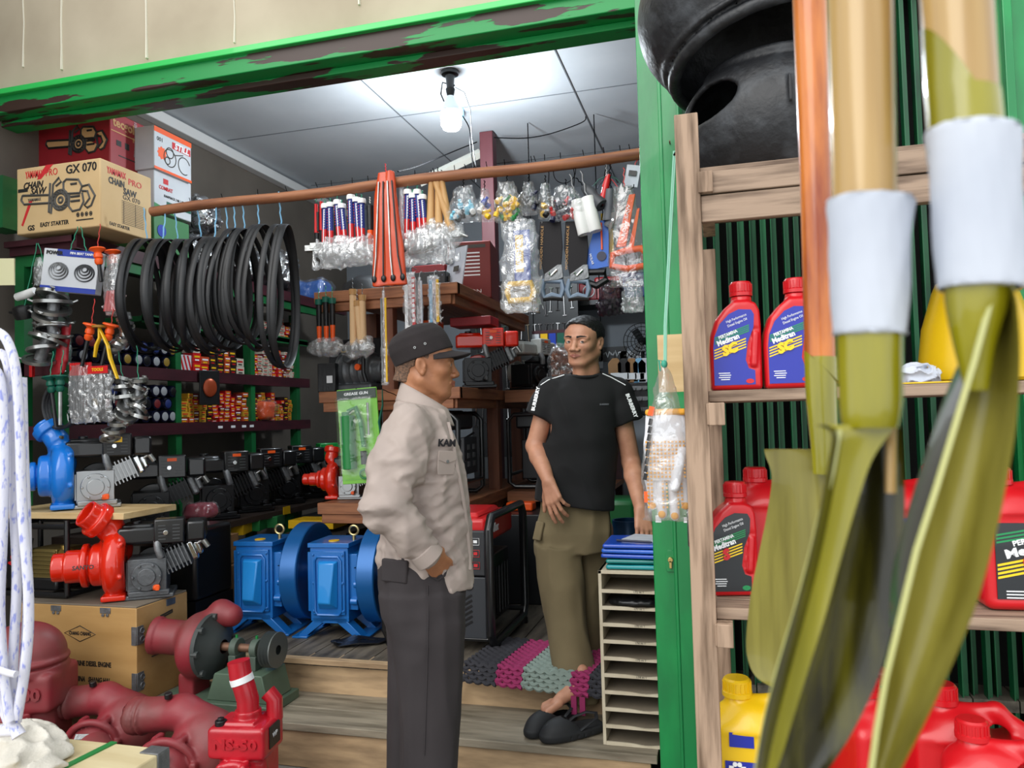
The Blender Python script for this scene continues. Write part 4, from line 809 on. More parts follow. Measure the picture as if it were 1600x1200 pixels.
# big red casting and friends in front of the crate
def pump_a(name, label, px, py, Y, m, plate=True, rz=0, sc=1.0, z=0):
    p = at(px, py, Y); t = T(name, label, 'pump', (p.x, p.y, z), rz, sc=sc); s = S((-.3, -.3, -.02), (.32, .22, .36), .0055)
    s.chain([(-.2, .02, .25), (-.02, .03, .265), (.1, .02, .21)], [.062, .062, .075], k=.02); s.ell((.11, 0, .14), (.13, .1, .13), k=.03); s.tor((.09, -.03, .13), (.15, -1, .1), .1, .035, k=.02)
    for x in (-.2, -.185, -.165): s.tor((x, .02, .25), (1, 0, 0), .062, .006, k=.003)
    s.cyl((-.22, .02, .25), (-.19, .02, .25), .066, rd=.004); s.cyl((-.3, .02, .25), (-.2, .02, .25), .05, sub=True)
    s.cyl((.0, -.07, .12), (.02, -.15, .1), .1, r2=.06, k=.015); s.cyl((.02, -.13, .1), (.03, -.27, .075), .045, k=.012); s.cyl((.03, -.25, .08), (.032, -.29, .07), .05, k=.004)
    s.tor((.0, -.1, .12), (.08, -1, -.2), .105, .014, k=.006)
    for k in range(7): a = k*2*PI/7+.2; c = Vector((.0+math.cos(a)*.11, -.1+.02*math.sin(a), .12+math.sin(a)*.108)); s.cyl(c+Vector((0, .02, 0)), c+Vector((0, -.03, 0)), .014, k=.003)
    s.cap((.04, -.13, .05), (-.02, -.24, .02), .02, k=.01); s.cap((.1, -.1, .05), (.14, -.15, .01), .025, k=.015); s.cap((-.08, -.06, .05), (-.12, -.1, .01), .025, k=.015)
    s.box((.0, 0, .008), (.32, .3, .03), .006, k=.01); s.disp(lambda P: .0012*vnoise(P, 60, 1)); sdf_obj('casting', [s], m, t)
    if plate: g = G(); g.box((-.0, -.165, .17), (.075, .003, .05), rot=rotm(-38, 0, 0)); g.build('name_plate', M_alu if plate == 1 else M_inkw, t); text('WATER PUMP', .012, M_ink, t, (0, -.168, .172), (52, 0, 0), wid=.06)
    g = G(); g.cyl((-.06, .0, .325), (-.06, -.003, .345), .014, n=12); g.build('plug', M_black, t, bevel=.002); return t
pump_a('cast_pump', 'dusty dark red cast pump with grey name plate in front of the crate', 168, 1176, 2.66, M_dred, 1, 12, 1.0)
pump_a('cast_pump', 'dusty dark red cast pump with white label sticker, right of the grey plated one', 288, 1190, 2.55, M_dred, 2, 6, 1.06, .0)
def pump_b(name, label, loc, m, rz, sc, elbow=True, word='NS-50', dome=False):
    t = T(name, label, 'pump', loc, rz, sc=sc); s = S((-.22, -.3, -.02), (.24, .22, .62), .0055)
    s.box((0, 0, .29), (.25, .2, .13), .02); s.box((.0, .03, .16), (.2, .17, .26), .03, k=.02); s.box((0, .0, .36), (.14, .14, .02), .006, k=.004)
    s.cyl((0, -.02, .14), (.0, -.12, .12), .11, r2=.09, k=.02); s.cyl((0, -.1, .12), (0, -.22, .11), .06, k=.02); s.tor((0, -.11, .125), (0, 1, .1), .095, .016, k=.006); s.cyl((0, -.2, .11), (0, -.27, .1), .07, rd=.01, k=.005)
    for k in range(6): a = k*PI/3; s.cyl((.1*math.cos(a), -.09, .125+.1*math.sin(a)), (.1*math.cos(a), -.14, .125+.1*math.sin(a)), .014, k=.003)
    s.box((0, .0, .01), (.3, .26, .03), .008, k=.008); s.cap((.08, -.05, .08), (.13, -.12, .02), .025, k=.015); s.cap((-.08, -.05, .08), (-.13, -.12, .02), .025, k=.015)
    if dome: s.ell((.0, .0, .4), (.12, .11, .11), k=.01); s.cyl((0, 0, .34), (0, 0, .37), .125, k=.004); s.tor((0, 0, .385), (0, 0, 1), .118, .01, k=.003); s.chain([(-.02, 0, .42), (-.13, -.03, .41), (-.2, -.05, .38)], [.085, .075, .07], k=.02)
    elif elbow: s.cyl((.01, 0, .37), (.01, 0, .4), .055, k=.003)
    s.disp(lambda P: .001*vnoise(P, 60, 1)); sdf_obj('casting', [s], m, t)
    if elbow and not dome:
        g = G(); g.tube([(.01, 0, .39), (.01, 0, .44), (-.005, 0, .49), (-.02, 0, .53), (-.03, 0, .60)], .046, n=20); g.build('elbow_pipe', M_bred, t); g = G(); g.tube([(-.012, 0, .51), (-.02, 0, .535)], .049, n=20); g.build('white_tape', M_inkw, t); g = G(); g.tube([(.1, .06, .34), (.1, .06, .42), (.07, .06, .45)], .035, n=14); g.build('side_pipe', m, t)
        g = G(); g.cyl((-.08, -.06, .35), (-.08, -.06, .375), .024, n=14); g.cyl((-.08, -.06, .372), (-.08, -.06, .385), .015, n=6); g.build('black_plug', M_black, t, bevel=.003); g = G(); g.box((.127, .0, .3), (.003, .1, .09)); g.build('name_plate', M_black, t); text('WP', .03, M_inkw, t, (.129, 0, .3), (90, 0, 90))
    text(word, .055, m, t, (0, -.101, .29), bold=.04, ext=.006, wid=.19, name='cast_lettering'); return t
q = at(385, 1180, 2.5); pump_b('cast_pump', 'bright red cast pump with elbow pipe wrapped in white tape', (q.x, q.y, 0), M_bred, 8, .87)
q = at(45, 1150, 2.55); pump_b('cast_pump', 'large dark red cast pump with domed top at lower left behind ropes', (q.x, q.y, .0), M_dred, 18, 1.18, dome=True, word='NS-100')
p = at(115, 1150, 2.25); t = T('pump_inlet', 'ribbed dark red pump inlet pipe between two cast pumps', 'pipe', (p.x-.02, 2.42, .03)); g = G(); g.tube([(-.12, .05, .12), (.0, 0, .09), (.13, -.02, .08)], [.075, .062, .06], n=20); [g.lathe([(.055, -.008), (.072, 0), (.055, .008)], 24, M=Matrix.Translation((.04+.022*k, -.012, .087)) @ Matrix.Rotation(R_(90), 4, 'Y')) for k in range(5)]; g.build('pipe', M_dred, t); g = G(); g.box((-.0, 0, -.0), (.22, .12, .04)); g.build('foot', M_dred, t, bevel=.01)
q = at(488, 1205, 2.45); t = T('pipe_flange', 'dusty red flange with a lever lying on the ground at bottom', 'flange', (q.x, q.y, .0)); g = G(); g.lathe([(.02, 0), (.1, 0), (.1, .03), (.06, .04), (.05, .1), (.02, .1)], 24); g.build('flange_ring', M_dred, t); g = G(); g.tube([(.05, 0, .05), (.09, 0, .12)], [.02, .012], n=10); g.build('lever', M_dred, t)
# belt-driven pump on green base
p = at(345, 1085, 2.93); t = T('belt_pump', 'dusty red pump with grey pulley on a green steel base on the step', 'pump', (p.x, 2.95, .18))
s = S((-.34, -.2, 0), (.12, .18, .46), .0055); s.cyl((-.14, 0, .24), (-.06, 0, .24), .135, rd=.02); s.tor((-.12, 0, .24), (1, 0, 0), .1, .04, k=.02); s.cyl((-.3, -.06, .29), (-.1, -.02, .27), .075, k=.02); s.cyl((-.31, -.062, .292), (-.28, -.055, .288), .082, k=.003); s.cyl((-.4, -.08, .3), (-.2, -.04, .28), .06, sub=True)
s.chain([(-.12, .03, .3), (-.05, .06, .37), (.0, .06, .36)], [.06, .055, .05], k=.02); s.box((-.15, 0, .06), (.08, .12, .14), .01, k=.02); s.box((-.15, 0, .015), (.2, .22, .025), .006, k=.006); sdf_obj('pump_casing', [s], M_dred, t)
M_gg = mat('grey green enamel', hx('#4d5b50'), .5, c2=hx('#414d44'), ns=6)
g = G(); g.lathe([(.03, .05), (.075, .035), (.125, .0), (.14, 0), (.14, -.02), (.03, -.02)], 28, M=Matrix.Translation((-.045, 0, .24)) @ Matrix.Rotation(R_(90), 4, 'Y')); [g.cyl((-.06, .128*math.cos(a), .24+.128*math.sin(a)), (-.03, .128*math.cos(a), .24+.128*math.sin(a)), .014, n=8) for a in [k*PI/4 for k in range(8)]]; g.build('back_cover', mat('dark casting grey', hx('#3c4140'), .5), t)
g = G(); g.cyl((-.03, 0, .24), (.24, 0, .24), .018, n=16); g.build('shaft', mat('rusty shaft', hx('#7a5a48'), .5, .5), t)
for x in (.07, .17): g = G(); g.cyl((x-.016, 0, .24), (x+.016, 0, .24), .042, n=20); g.box((x, 0, .185), (.035, .08, .06)); g.build('bearing_block', M_gg, t, bevel=.003); g = G(); g.cyl((x, 0, .28), (x, 0, .295), .006, n=8); g.build('grease_nipple', M_green, t)
g = G(); g.lathe([(.02, 0), (.066, 0), (.075, .006), (.055, .014), (.075, .022), (.055, .03), (.075, .038), (.055, .046), (.075, .054), (.075, .06), (.02, .06)], 28, M=Matrix.Translation((.215, 0, .24)) @ Matrix.Rotation(R_(90), 4, 'Y')); g.build('pulley', mat('pulley grey', hx('#5e6462'), .45, .4), t)
g = G(); g.prism([(-.02, .04), (.28, .04), (.25, .155), (.02, .155)], -.09, .09); g.box((.02, 0, .02), (.56, .24, .04)); g.build('steel_base', mat('sage green enamel', hx('#566a58'), .5, c2=hx('#4a5c4c'), ns=6), t, bevel=.004)
# =============================================================== blue diesel engines
M_bl = mat('glossy deep blue enamel', hx('#1668b4'), .3, coat=.4, metal=.1); M_bld = mat('blue machined rim', hx('#1a5c9c'), .3, .3)
def diesel(label, px):
    p = at(px, 985, 3.47); t = T('diesel_engine', label, 'engine', (p.x, 3.52, .34), 4, group='blue diesel engines', sc=.9)
    g = G(); g.box((0, 0, .29), (.22, .26, .40)); g.box((-.115, 0, .3), (.03, .24, .32)); g.box((0, 0, .5), (.24, .28, .025)); g.box((0, -.135, .3), (.19, .02, .34)); [g.cyl((sx*.085, -.14, z), (sx*.085, -.152, z), .007, n=8) for sx in (1, -1) for z in (.15, .3, .45)]; g.build('crankcase', M_bl, t, bevel=.008)
    g = G(); g.tube([(-.075, -.148, .15), (-.075, -.148, .42), (-.06, -.148, .44), (.06, -.148, .44), (.075, -.148, .42), (.075, -.148, .15), (.06, -.148, .13), (-.06, -.148, .13)], .007, n=8, closed=True); g.build('cover_rim', M_bl, t)
    g = G(); g.add([(-.055, -.146, .16), (.055, -.146, .16), (.06, -.146, .42), (-.055, -.146, .42), (-.045, -.185, .2), (.03, -.2, .2), (.045, -.175, .41), (-.045, -.17, .41)], [(0, 1, 5, 4), (1, 2, 6, 5), (2, 3, 7, 6), (3, 0, 4, 7), (4, 5, 6, 7), (0, 3, 2, 1)]); g.build('inspection_cover', mat('bright blue cover', hx('#1f86d2'), .3, coat=.4), t, bevel=.006)
    g = G(); g.lathe([(.05, -.03), (.05, .03), (.2, .03), (.235, .05), (.27, .05), (.275, .045), (.275, -.045), (.27, -.05), (.235, -.05), (.2, -.02), (.05, -.03)], 64, M=Matrix.Translation((.21, .12, .31)) @ Matrix.Rotation(R_(90), 4, 'Y')); g.build('flywheel', M_bld, t)
    g = G(); g.cyl((.1, .12, .31), (.29, .12, .31), .045, n=24); g.cyl((.29, .12, .31), (.32, .12, .31), .06, n=24); g.build('hub', M_bl, t, bevel=.003)
    g = G(); [g.cyl((.12+.02*i, -.12, .2+.09*i), (.16, -.12, .2+.09*i), .02, n=12) for i in range(3)]; g.box((.13, -.05, .3), (.05, .12, .3)); g.build('side_fitting', M_bl, t, bevel=.004)
    g = G(); g.tube([(.1+.026*math.cos(u), -.02, .565+.026*math.sin(u)) for u in [k*PI/10 for k in range(20)]], .007, n=8, closed=True); g.cyl((.1, -.02, .51), (.1, -.02, .54), .01, n=10); g.build('lifting_eye', mat('gold zinc', hx('#b8a878'), .3, .9), t)
    g = G(); g.cyl((.0, -.06, .512), (.0, -.06, .516), .03, n=18); g.build('gold_sticker', M_yellow, t)
    for s in (-1, 1):
        g = G(); g.prism([(s*.02, .1), (s*.09, .1), (s*.2, .0), (s*.15, .0)], -.13, -.06); g.prism([(s*.02, .1), (s*.09, .1), (s*.2, .0), (s*.15, .0)], .06, .13); g.box((s*.17, 0, .006), (.09, .3, .012)); g.build('foot', M_bl, t, bevel=.003)
    g = G(); g.box((0, 0, .095), (.2, .26, .03)); g.build('cradle', M_bl, t, bevel=.003)
    g = G(); g.cyl((-.02, 0, .04), (-.02, 0, .1), .035, n=16); g.build('drain_bowl', M_gg, t); return t
diesel('blue diesel engine with big flywheel, left of the pair on the floor', 408); diesel('blue diesel engine with big flywheel, right of the pair beside the man in khaki', 524)
# cartons and bits between shelf and diesel engines
def bx(name, label, px, py, Y, w, h, d, m, rz=0, cat='box', tape=None, z=None):
    p = at(px, py, Y); t = T(name, label, cat, (p.x, p.y, p.z if z is None else z), rz); g = G(); g.box((0, 0, h/2), (w, d, h)); g.build('carton', m, t, bevel=.003)
    if tape: g = G(); g.box((0, -d/2-.001, h/2), (w*.12, .002, h)); g.box((0, 0, h+.001), (w*.12, d, .002)); g.build('tape', tape, t)
    return t, w, d, h
bx('carton_box', 'brown carton on the floor behind the belt pump, left of the green post', 285, 900, 3.75, .26, .36, .3, M_cardb, z=.34, tape=mat('tan tape', hx('#8a6a45'), .4))
bx('carton_box', 'tall brown carton standing left of the blue bottles', 338, 925, 3.7, .17, .27, .24, M_cardb, z=.34)
t, w, d, h = bx('carton_box', 'brown carton with white label on top of the tall brown carton', 328, 850, 3.7, .2, .16, .24, M_cardb, z=.615); g = G(); g.box((.02, -d/2-.001, .07), (.07, .002, .05)); g.build('label', M_inkw, t)
t, w, d, h = bx('carton_box', 'red and white printed carton behind the grey engine on the crate', 297, 885, 3.45, .06, .22, .1, M_redc, z=.62)
g = G(); [g.box((0, -d/2-.001, .05+.1*k), (.04, .002, .05)) for k in range(2)]; g.build('label', M_inkw, t)
for i, (px, py) in enumerate(((352, 905), (366, 900))):
    p = at(px, py, 3.95); t = T('oil_bottle', 'blue oil bottle on the floor left of the blue diesel engines', 'bottle', (p.x, 3.95, .34), group='blue oil bottles on the floor'); g = G(); g.lathe([(.001, 0), (.04, 0), (.042, .02), (.042, .15), (.03, .18), (.014, .19), (.014, .2)], 16); g.build('bottle', M_inkb, t); g = G(); g.cyl((0, 0, .2), (0, 0, .225), .017, n=14); g.build('cap', M_red, t)
for i, (px, py, m, w_, lab) in enumerate(((362, 838, M_yellow, .2, 'yellow blister pack of small tools left of the diesel engines'), (385, 820, M_green, .22, 'green packet lying behind the yellow blister pack'), (415, 812, M_green, .2, 'green packet lying behind the left diesel engine'), (405, 825, M_darkm, .2, 'dark packet between the green packets'))):
    p = at(px, py, 4.0+.15*i); bx('tool_pack', lab, px, py+8, 4.0+.15*i, w_, .07, .16, m, 15, 'pack', z=.74-.0*i)
tb = T('low_table', 'dark low bench behind the blue diesel engines', 'bench', (-2.36, 4.8, .34)); g = G(); g.box((0, 0, .37), (.4, 1.4, .05)); g.build('top', mat('dark plank', hx('#2a241e'), .8), tb)
for x in (-.16, .16):
    for y in (-.6, .6): g = G(); g.box((x, y, .17), (.05, .05, .345)); g.build('leg', mat('dark plank', hx('#2a241e'), .8), tb)
for i, (px, py, w_, m, lab) in enumerate(((497, 812, .3, M_yellow, 'flat yellow topped box behind the right diesel engine'), (515, 800, .3, M_darkm, 'dark flat box behind the yellow topped box'), (560, 812, .12, M_redc, 'small red pack right of the yellow topped box'))):
    p = at(px, py, 4.25+.2*i); bx('flat_box', lab, px, py, 4.2+.22*i, w_, .05, .18, m, 0, 'box', z=.757)
t = bundle('plastic_pouch', 'clear bag with pink contents on the low shelf edge', 350, 812, 3.75, .2, .1, .16, mat('pink contents', hx('#b04a5a'), .5), M_filmd, 3); t.location.z = .86; t.location.x = -2.88
t = bundle('plastic_pouch', 'bag of orange cords lying above the engine row', 462, 680, 4.9, .3, .16, .2, M_orange, M_filmd, 4); t.location.z = 1.41; t.location.x = -3.27
# =============================================================== ropes, pale crate and rag in the foreground
M_rope = mat('white braided rope with blue fleck', hx('#cfcfdc'), .7, c2=hx('#8f96d0'), ns=150, nmix=(.56, .66), stretch=(1, 1, .35), bump=.5, bs=160, bstr=.002)
rp = T('rope_hank', 'hank of thick white rope with blue flecks hanging at left edge', 'rope', at(10, 800, 1.12))
def rpt(pts, r=.0085):
    g = G(); P = [at(x, y, 1.12+dy)-rp.location for x, y, dy in pts]; Q = []
    for i in range(len(P)-1):
        for k in range(6): Q.append(P[i].lerp(P[i+1], k/6))
    for _ in range(8): Q = [Q[0]]+[(Q[i-1]+Q[i]*2+Q[i+1])/4 for i in range(1, len(Q)-1)]+[Q[-1]]
    g.tube(Q, r, n=10); g.build('rope_strand', M_rope, rp)
rpt([(-45, 560, .02), (-20, 515, 0), (8, 520, 0), (26, 570, 0), (32, 680, 0), (34, 800, 0), (44, 900, 0), (46, 980, 0), (38, 1060, 0), (24, 1135, 0)]); rpt([(-30, 600, .02), (-5, 545, .01), (14, 560, .01), (20, 640, .01), (22, 800, .01), (28, 900, .01), (22, 1000, .01), (18, 1100, .01), (22, 1142, .01)])
rpt([(-30, 620, -.01), (-12, 570, -.012), (3, 590, -.012), (8, 700, -.012), (4, 850, -.012), (-2, 950, -.01), (6, 1060, -.01), (18, 1140, -.01)]); rpt([(-60, 700, 0), (-30, 580, .0), (-8, 600, .01), (-4, 700, .01), (-8, 900, .01), (-20, 1040, 0), (10, 1120, 0), (20, 1142, 0)]); rpt([(-40, 1050, -.03), (-10, 1042, -.03), (12, 1052, -.03), (28, 1054, -.03)], .006)
rpt([(36, 590, .03), (38, 700, .03), (46, 900, .03), (34, 1080, .03), (26, 1138, .03)], .007)
p = at(8, 1138, 1.12); g = G(); g.tube([at(x, y, 1.12)-rp.location for x, y in ((-30, 1120), (-5, 1143), (25, 1140), (30, 1150))], .012, n=10); g.build('rope_knot', M_rope, rp)
Zc = .72; A_ = atZ(0, 1142, Zc); B_ = atZ(262, 1170, Zc); cr = T('pale_crate', 'pale plywood crate with green strap at the lower left corner', 'crate', (B_.x-.4, B_.y-.25, 0)); 
g = G(); g.box((0, 0, Zc/2), (.8, .5, Zc)); g.build('plywood_box', mat('raw pale plywood', hx('#d9cba4'), .7, c2=hx('#c2b086'), ns=2.5, stretch=(1, 5, 5), bump=.1, bs=12), cr, bevel=.003)
g = G(); q = atZ(130, 1180, Zc)-cr.location; g.box((q.x, 0, Zc+.0015), (.016, .504, .003), rot=rotm(0, 0, -4)); g.build('strap', M_green, cr)
g = G(); g.box((.38, .235, Zc+.001), (.045, .035, .004)); g.box((.38, .2515, Zc-.03), (.045, .003, .06)); g.box((.4015, .235, Zc-.03), (.003, .035, .06)); g.build('corner_bracket', M_alu, cr, bevel=.001)
q = atZ(32, 1185, Zc); t = T('rag', 'crumpled white cotton cloth lying on the pale crate', 'cloth', (q.x, q.y, Zc+.003)); s = S((-.16, -.14, -.005), (.16, .14, .09), .0045); s.ell((-.03, 0, .0), (.11, .09, .055)); s.ell((.05, -.02, .0), (.08, .06, .025), k=.02); s.disp(lambda P: -.012*(1-np.abs(vnoise(P, 26, 3))*5).clip(-1, 1)-.006*vnoise(P, 60, 4)); s.box((0, 0, -.05), (1, 1, .1), 0, sub=True); sdf_obj('cloth', [s], mat('soft white cotton', hx('#cfcac0'), .9, c2=hx('#b9b4a9'), ns=20, bump=.2, bs=200), t)
p = at(8, 980, 2.6); t = T('white_drum', 'white plastic drum behind the ropes beside the plywood crate', 'drum', (p.x-.02, 2.62, .0)); g = G(); g.lathe([(.001, 0), (.1, 0), (.11, .03), (.11, .36), (.1, .4), (.001, .4)], 28); g.build('drum', mat('translucent white drum', hx('#b9b8ae'), .5), t)
# =============================================================== ceiling lamp, steel post, wires
q = atZ(703, 112, 3.508); lt = T('ceiling_bulb', 'lit white bulb in black holder on the ceiling', 'light', q); dd = dep(q)
g = G(); g.lathe([(.001, 0), (.055, 0), (.052, -.02), (.028, -.025), (.024, -.1), (.03, -.11), (.02, -.16), (.001, -.16)], 24); g.build('lamp_holder', M_black, lt)
g = G(); g.lathe([(.02, -.15), (.03, -.17), (.045, -.21), (.06, -.25), (.06, -.25)], 24); g.build('bulb_base', mat('white lamp base', hx('#dfe6ee'), .4), lt)
g = G(); g.lathe([(.06, -.25), (.064, -.28), (.062, -.33), (.05, -.355), (.001, -.365)], 24); g.build('bulb_globe', mat('lit bulb globe', (1, 1, 1), .5, emis=(.85, .93, 1.0), es=30), lt)
pl = bpy.data.lights.new('bulb_light', 'POINT'); pl.energy = 62; pl.color = (.86, .94, 1.0); pl.shadow_soft_size = .07; po = bpy.data.objects.new('bulb_light', pl); COL.objects.link(po); po.parent = lt; po.location = (0, 0, -.44)
g = G(); g.tube([(.03, 0, -.09), (-.05, 0, -.06), (-.07, .02, -.12), (-.05, .02, -.17)], .005, n=6); g.build('side_wire', M_black, lt)
g = G(); g.tube([(.03, 0, -.1), (.09, 0, -.14), (.125, 0, -.25), (.13, 0, -.42), (.15, .0, -.6), (.15, .0, -.7)], .0028, n=6); g.build('white_cable', mat('grey white flex', hx('#7a7c7e'), .9, spec=.05), lt)
q = at(711, 174, 4.9); t = T('hanging_cup', 'pale blue translucent cup behind the lit bulb', 'cup', q); g = G(); g.lathe([(.045, .06), (.055, .05), (.062, -.02), (.06, -.05), (.04, -.06), (.001, -.062)], 24); g.build('cup', mat('glowing pale blue plastic', hx('#a8d8f0'), .4, trans=.3, emis=(.5, .8, 1), es=.35), t); g = G(); g.tube([(0, 0, .06), (0, 0, 3.5-q.z)], .003, n=6); g.build('cord', M_wire, t)  # cup material carries a faint blue glow of its own
q = atZ(762, 207, 3.508); t = T('steel_post', 'maroon square steel post under the ceiling', 'post', (q.x, q.y, .34)); g = G(); g.box((0, 0, 1.58), (.1, .1, 3.16)); g.build('post', mat('maroon steel', hx('#5c2a30'), .5), t, bevel=.004)
b0 = Vector((q.x-.06, q.y, 3.36)); e_ = at(655, 285, 5.2); t = T('brace', 'pale metal brace running down from the steel post', 'brace', b0); g = G(); g.tube([(0, 0, 0), e_-b0], .035, n=4); g.build('brace_bar', mat('pale painted brace', hx('#b9b8ae'), .6), t)
def wire(label, pts, r=.004, m=M_wire):
    g = G(); P = [Vector(p) for p in pts]; Q = []
    for i in range(len(P)-1): Q += [P[i].lerp(P[i+1], k/5) for k in range(5)]
    Q.append(P[-1]); 
    for _ in range(5): Q = [Q[0]]+[(Q[i-1]+2*Q[i]+Q[i+1])/4 for i in range(1, len(Q)-1)]+[Q[-1]]
    g.tube([p-Q[0] for p in Q], r, n=6); o = g.build('wire', m); o.location = Q[0]; return tag(o, label, 'wire')
wire('thin black wire from steel post to ceiling hook at right', [at(772, 215, 5.3), at(820, 217, 5.3), at(860, 210, 5.2), at(916, 190, 5.1), at(915, 182, 5.1)])
wire('thin black wire sloping from steel post left to the orange bag', [at(745, 222, 5.2), at(700, 240, 4.8), at(650, 262, 4.2), at(622, 268, 3.6)])
wire('dark wire down the ceiling from bulb to the hanging pole', [at(722, 180, 4.9), at(735, 200, 4.7), at(734, 225, 4.2), at(740, 262, 3.4)])
# =============================================================== middle shelf unit
MY = 3.75; mx0, mx1 = -2.14, -1.31
mu = T('shelf_unit', 'reddish brown wooden shelf unit in the middle of the shop', 'shelf', ((mx0+mx1)/2, MY+.75, .34)); ox_, oy_ = (mx0+mx1)/2, MY+.75
for z, xl in ((2.10, mx0), (1.555, mx0+.02), (.955, mx0)):
    w = mx1-xl; c = (mx1+xl)/2-ox_
    g = G(); g.box((c, 0, z-.34-.015), (w-.03, 1.5, .03)); g.build('board', M_brown_woody, mu, bevel=.002)
    g = G(); g.box((c, -.74, z-.34-.03), (w, .04, .06)); g.box((c-.01, -.73, z-.34-.085), (w-.06, .04, .05)); g.build('front_lip', M_brown_wood, mu, bevel=.003)
    g = G(); g.box((mx1-ox_-.015, .0, z-.34-.03), (.03, 1.5, .06)); g.box((mx1-ox_-.04, .0, z-.34-.085), (.03, 1.46, .05)); g.build('side_lip', M_brown_woody, mu, bevel=.003)
for x, y in ((-1.72, MY+.04), (mx0+.06, MY+1.4), (mx1-.08, MY+1.4), (mx0+.06, MY+.6), (-1.36, MY+.75)):
    g = G(); g.box((x-ox_, y-oy_, .855), (.07, .06, 1.71)); g.build('post', mat('brown post timber', hx('#7d4c35'), .6, c2=hx('#633826'), ns=3, stretch=(8, 8, .8)), mu, bevel=.003)
def zon(z, px, Y): return (at(px, 600, Y).x, Y, z)
def box_t(name, label, cat, x, y, z, w, d, h, m, rz=0, bevel=.005, part='body'):
    t = T(name, label, cat, (x, y, z), rz); g = G(); g.box((0, 0, h/2), (w, d, h)); g.build(part, m, t, bevel=bevel); return t
# on the top board
x = at(743, 400, 4.3).x; t = box_t('carton_box', 'dark red printed carton on the top board, right end', 'box', -1.45, 4.45, 2.1, .26, .3, .34, mat('brick red carton', hx('#7a2622'), .6), 8); g = G(); [g.box((-.01, -.151, .27-.022*k), (.15, .001, .008)) for k in range(7)]; g.build('print_lines', M_inkw, t); g = G(); g.box((0, -.151, .31), (.2, .001, .02)); g.build('grey_band', M_inkg, t); text('MYSON', .03, M_inkw, t, (0, -.152, .04), wid=.14)
x = at(708, 408, 4.0).x; t = T('printed_sheet', 'folded white leaflet with grey pictures leaning on the top board', 'leaflet', (-1.40, 3.98, 2.1), -30); g = G(); g.box((0, 0, .12), (.15, .006, .24), rot=rotm(-12, 0, 0)); g.build('sheet', M_paper, t); g = G(); [g.box((-.03+.06*(k % 2), -.03+.012*k-.006, .06+.05*k), (.04, .004, .03), rot=rotm(-12, 0, 0)) for k in range(3)]; g.build('picture', M_inkg, t)
box_t('flat_box', 'black flat box with red and white labels on the top board', 'box', -1.62, 4.05, 2.1, .36, .26, .1, M_darkm)
t = box_t('flat_box', 'red flat box resting on the black flat box', 'box', -1.58, 4.1, 2.2, .2, .16, .06, M_redc)
t = T('bowl', 'black bowl shaped cover under the hanging hammers on the top board', 'bowl', (-1.95, 4.0, 2.1)); g = G(); g.lathe([(.001, .12), (.06, .115), (.13, .07), (.16, .0), (.15, .0), (.12, .06), (.001, .1)], 28); g.build('cover', M_black, t)
# on the middle board
zb = 1.555
t = box_t('carton_box', 'black carton with gold lettering on the middle board, left end', 'box', -1.98, 4.08, zb, .36, .3, .3, M_darkm, 0); text('TOYAMA', .05, M_yellow, t, (-.03, -.152, .24), bold=.03, wid=.22); text('GOLD', .03, M_yellow, t, (-.05, -.152, .2), bold=.03)
s = S((-.2, -.16, 0), (.2, .16, .3), .005); s.cyl((-.12, 0, .12), (.1, 0, .12), .1, rd=.02); [s.tor((-.1+.05*k, 0, .12), (1, 0, 0), .1, .008, k=.004) for k in range(4)]; s.cyl((.08, 0, .12), (.17, 0, .12), .07, rd=.01, k=.01); s.box((0, 0, .02), (.26, .2, .04), .01, k=.01); s.cyl((.0, -.1, .18), (.0, -.13, .19), .035, k=.005); s.cyl((.05, 0, .2), (.05, .0, .27), .03, k=.01)
t = T('gearbox', 'grey cast gearbox with red plug on the middle board', 'gearbox', (at(562, 590, 3.9).x, 3.92, zb), -8); sdf_obj('casting', [s], M_eng, t); g = G(); g.cyl((.06, -.1, .13), (.06, -.125, .13), .018, n=12); g.build('red_plug', M_orange, t); g = G(); g.tube([(.02, -.11, .2), (.1, -.12, .21), (.09, -.11, .1), (.1, -.1, .05)], .012, n=8); g.build('black_lever', M_black, t)
t = box_t('phone_pack', 'black card pack with white sticker left of the gearbox', 'package', at(515, 590, 3.8).x-.02, 3.82, zb, .11, .04, .16, M_black, 0); g = G(); g.box((.02, -.021, .07), (.035, .002, .04)); g.build('white_sticker', M_inkw, t)
red = dup(eng0, (at(722, 590, 4.05).x, 4.1, zb+.002), 20, 'red petrol engine on the middle board behind the cap', sc=.8); remat(red, {M_blackm: M_gred}); del red['group']
wh = dup(eng0, (at(770, 590, 4.4).x+.1, 4.7, zb-.0), 70, 'pale wrapped engine with black wheel right of the red engine', sc=.8); remat(wh, {M_blackm: mat('pale grey shroud', hx('#a9aaa6'), .4)}); del wh['group']
g = G(); g.box((.0, 0, .005), (.34, .34, .01)); 
mu2 = T('side_shelf', 'brown wooden shelf continuing right behind the red engine', 'shelf', (-1.0, 5.0, .34)); g = G(); g.box((.0, 0, 1.2), (.6, .9, .03)); g.box((0, -.44, 1.17), (.6, .03, .06)); g.build('board', M_brown_wood, mu2)
for x in (-.27, .27): g = G(); g.box((x, .4, .6), (.05, .05, 1.2)); g.build('post', M_purple, mu2)
g = G(); g.box((0, 0, .58), (.6, .9, .03)); g.box((0, -.44, .56), (.6, .03, .05)); g.build('lower_board', M_brown_wood, mu2)
t = bundle('wrapped_engine', 'engine wrapped in clear crinkled plastic with orange grid behind', 790, 570, 4.7, .26, .3, .24, mat('orange black grille', hx('#7a4a34'), .5, c2=hx('#22201e'), ns=30), M_filmd, 11, 'engine'); t.location = (-.95, 4.8, 1.556)
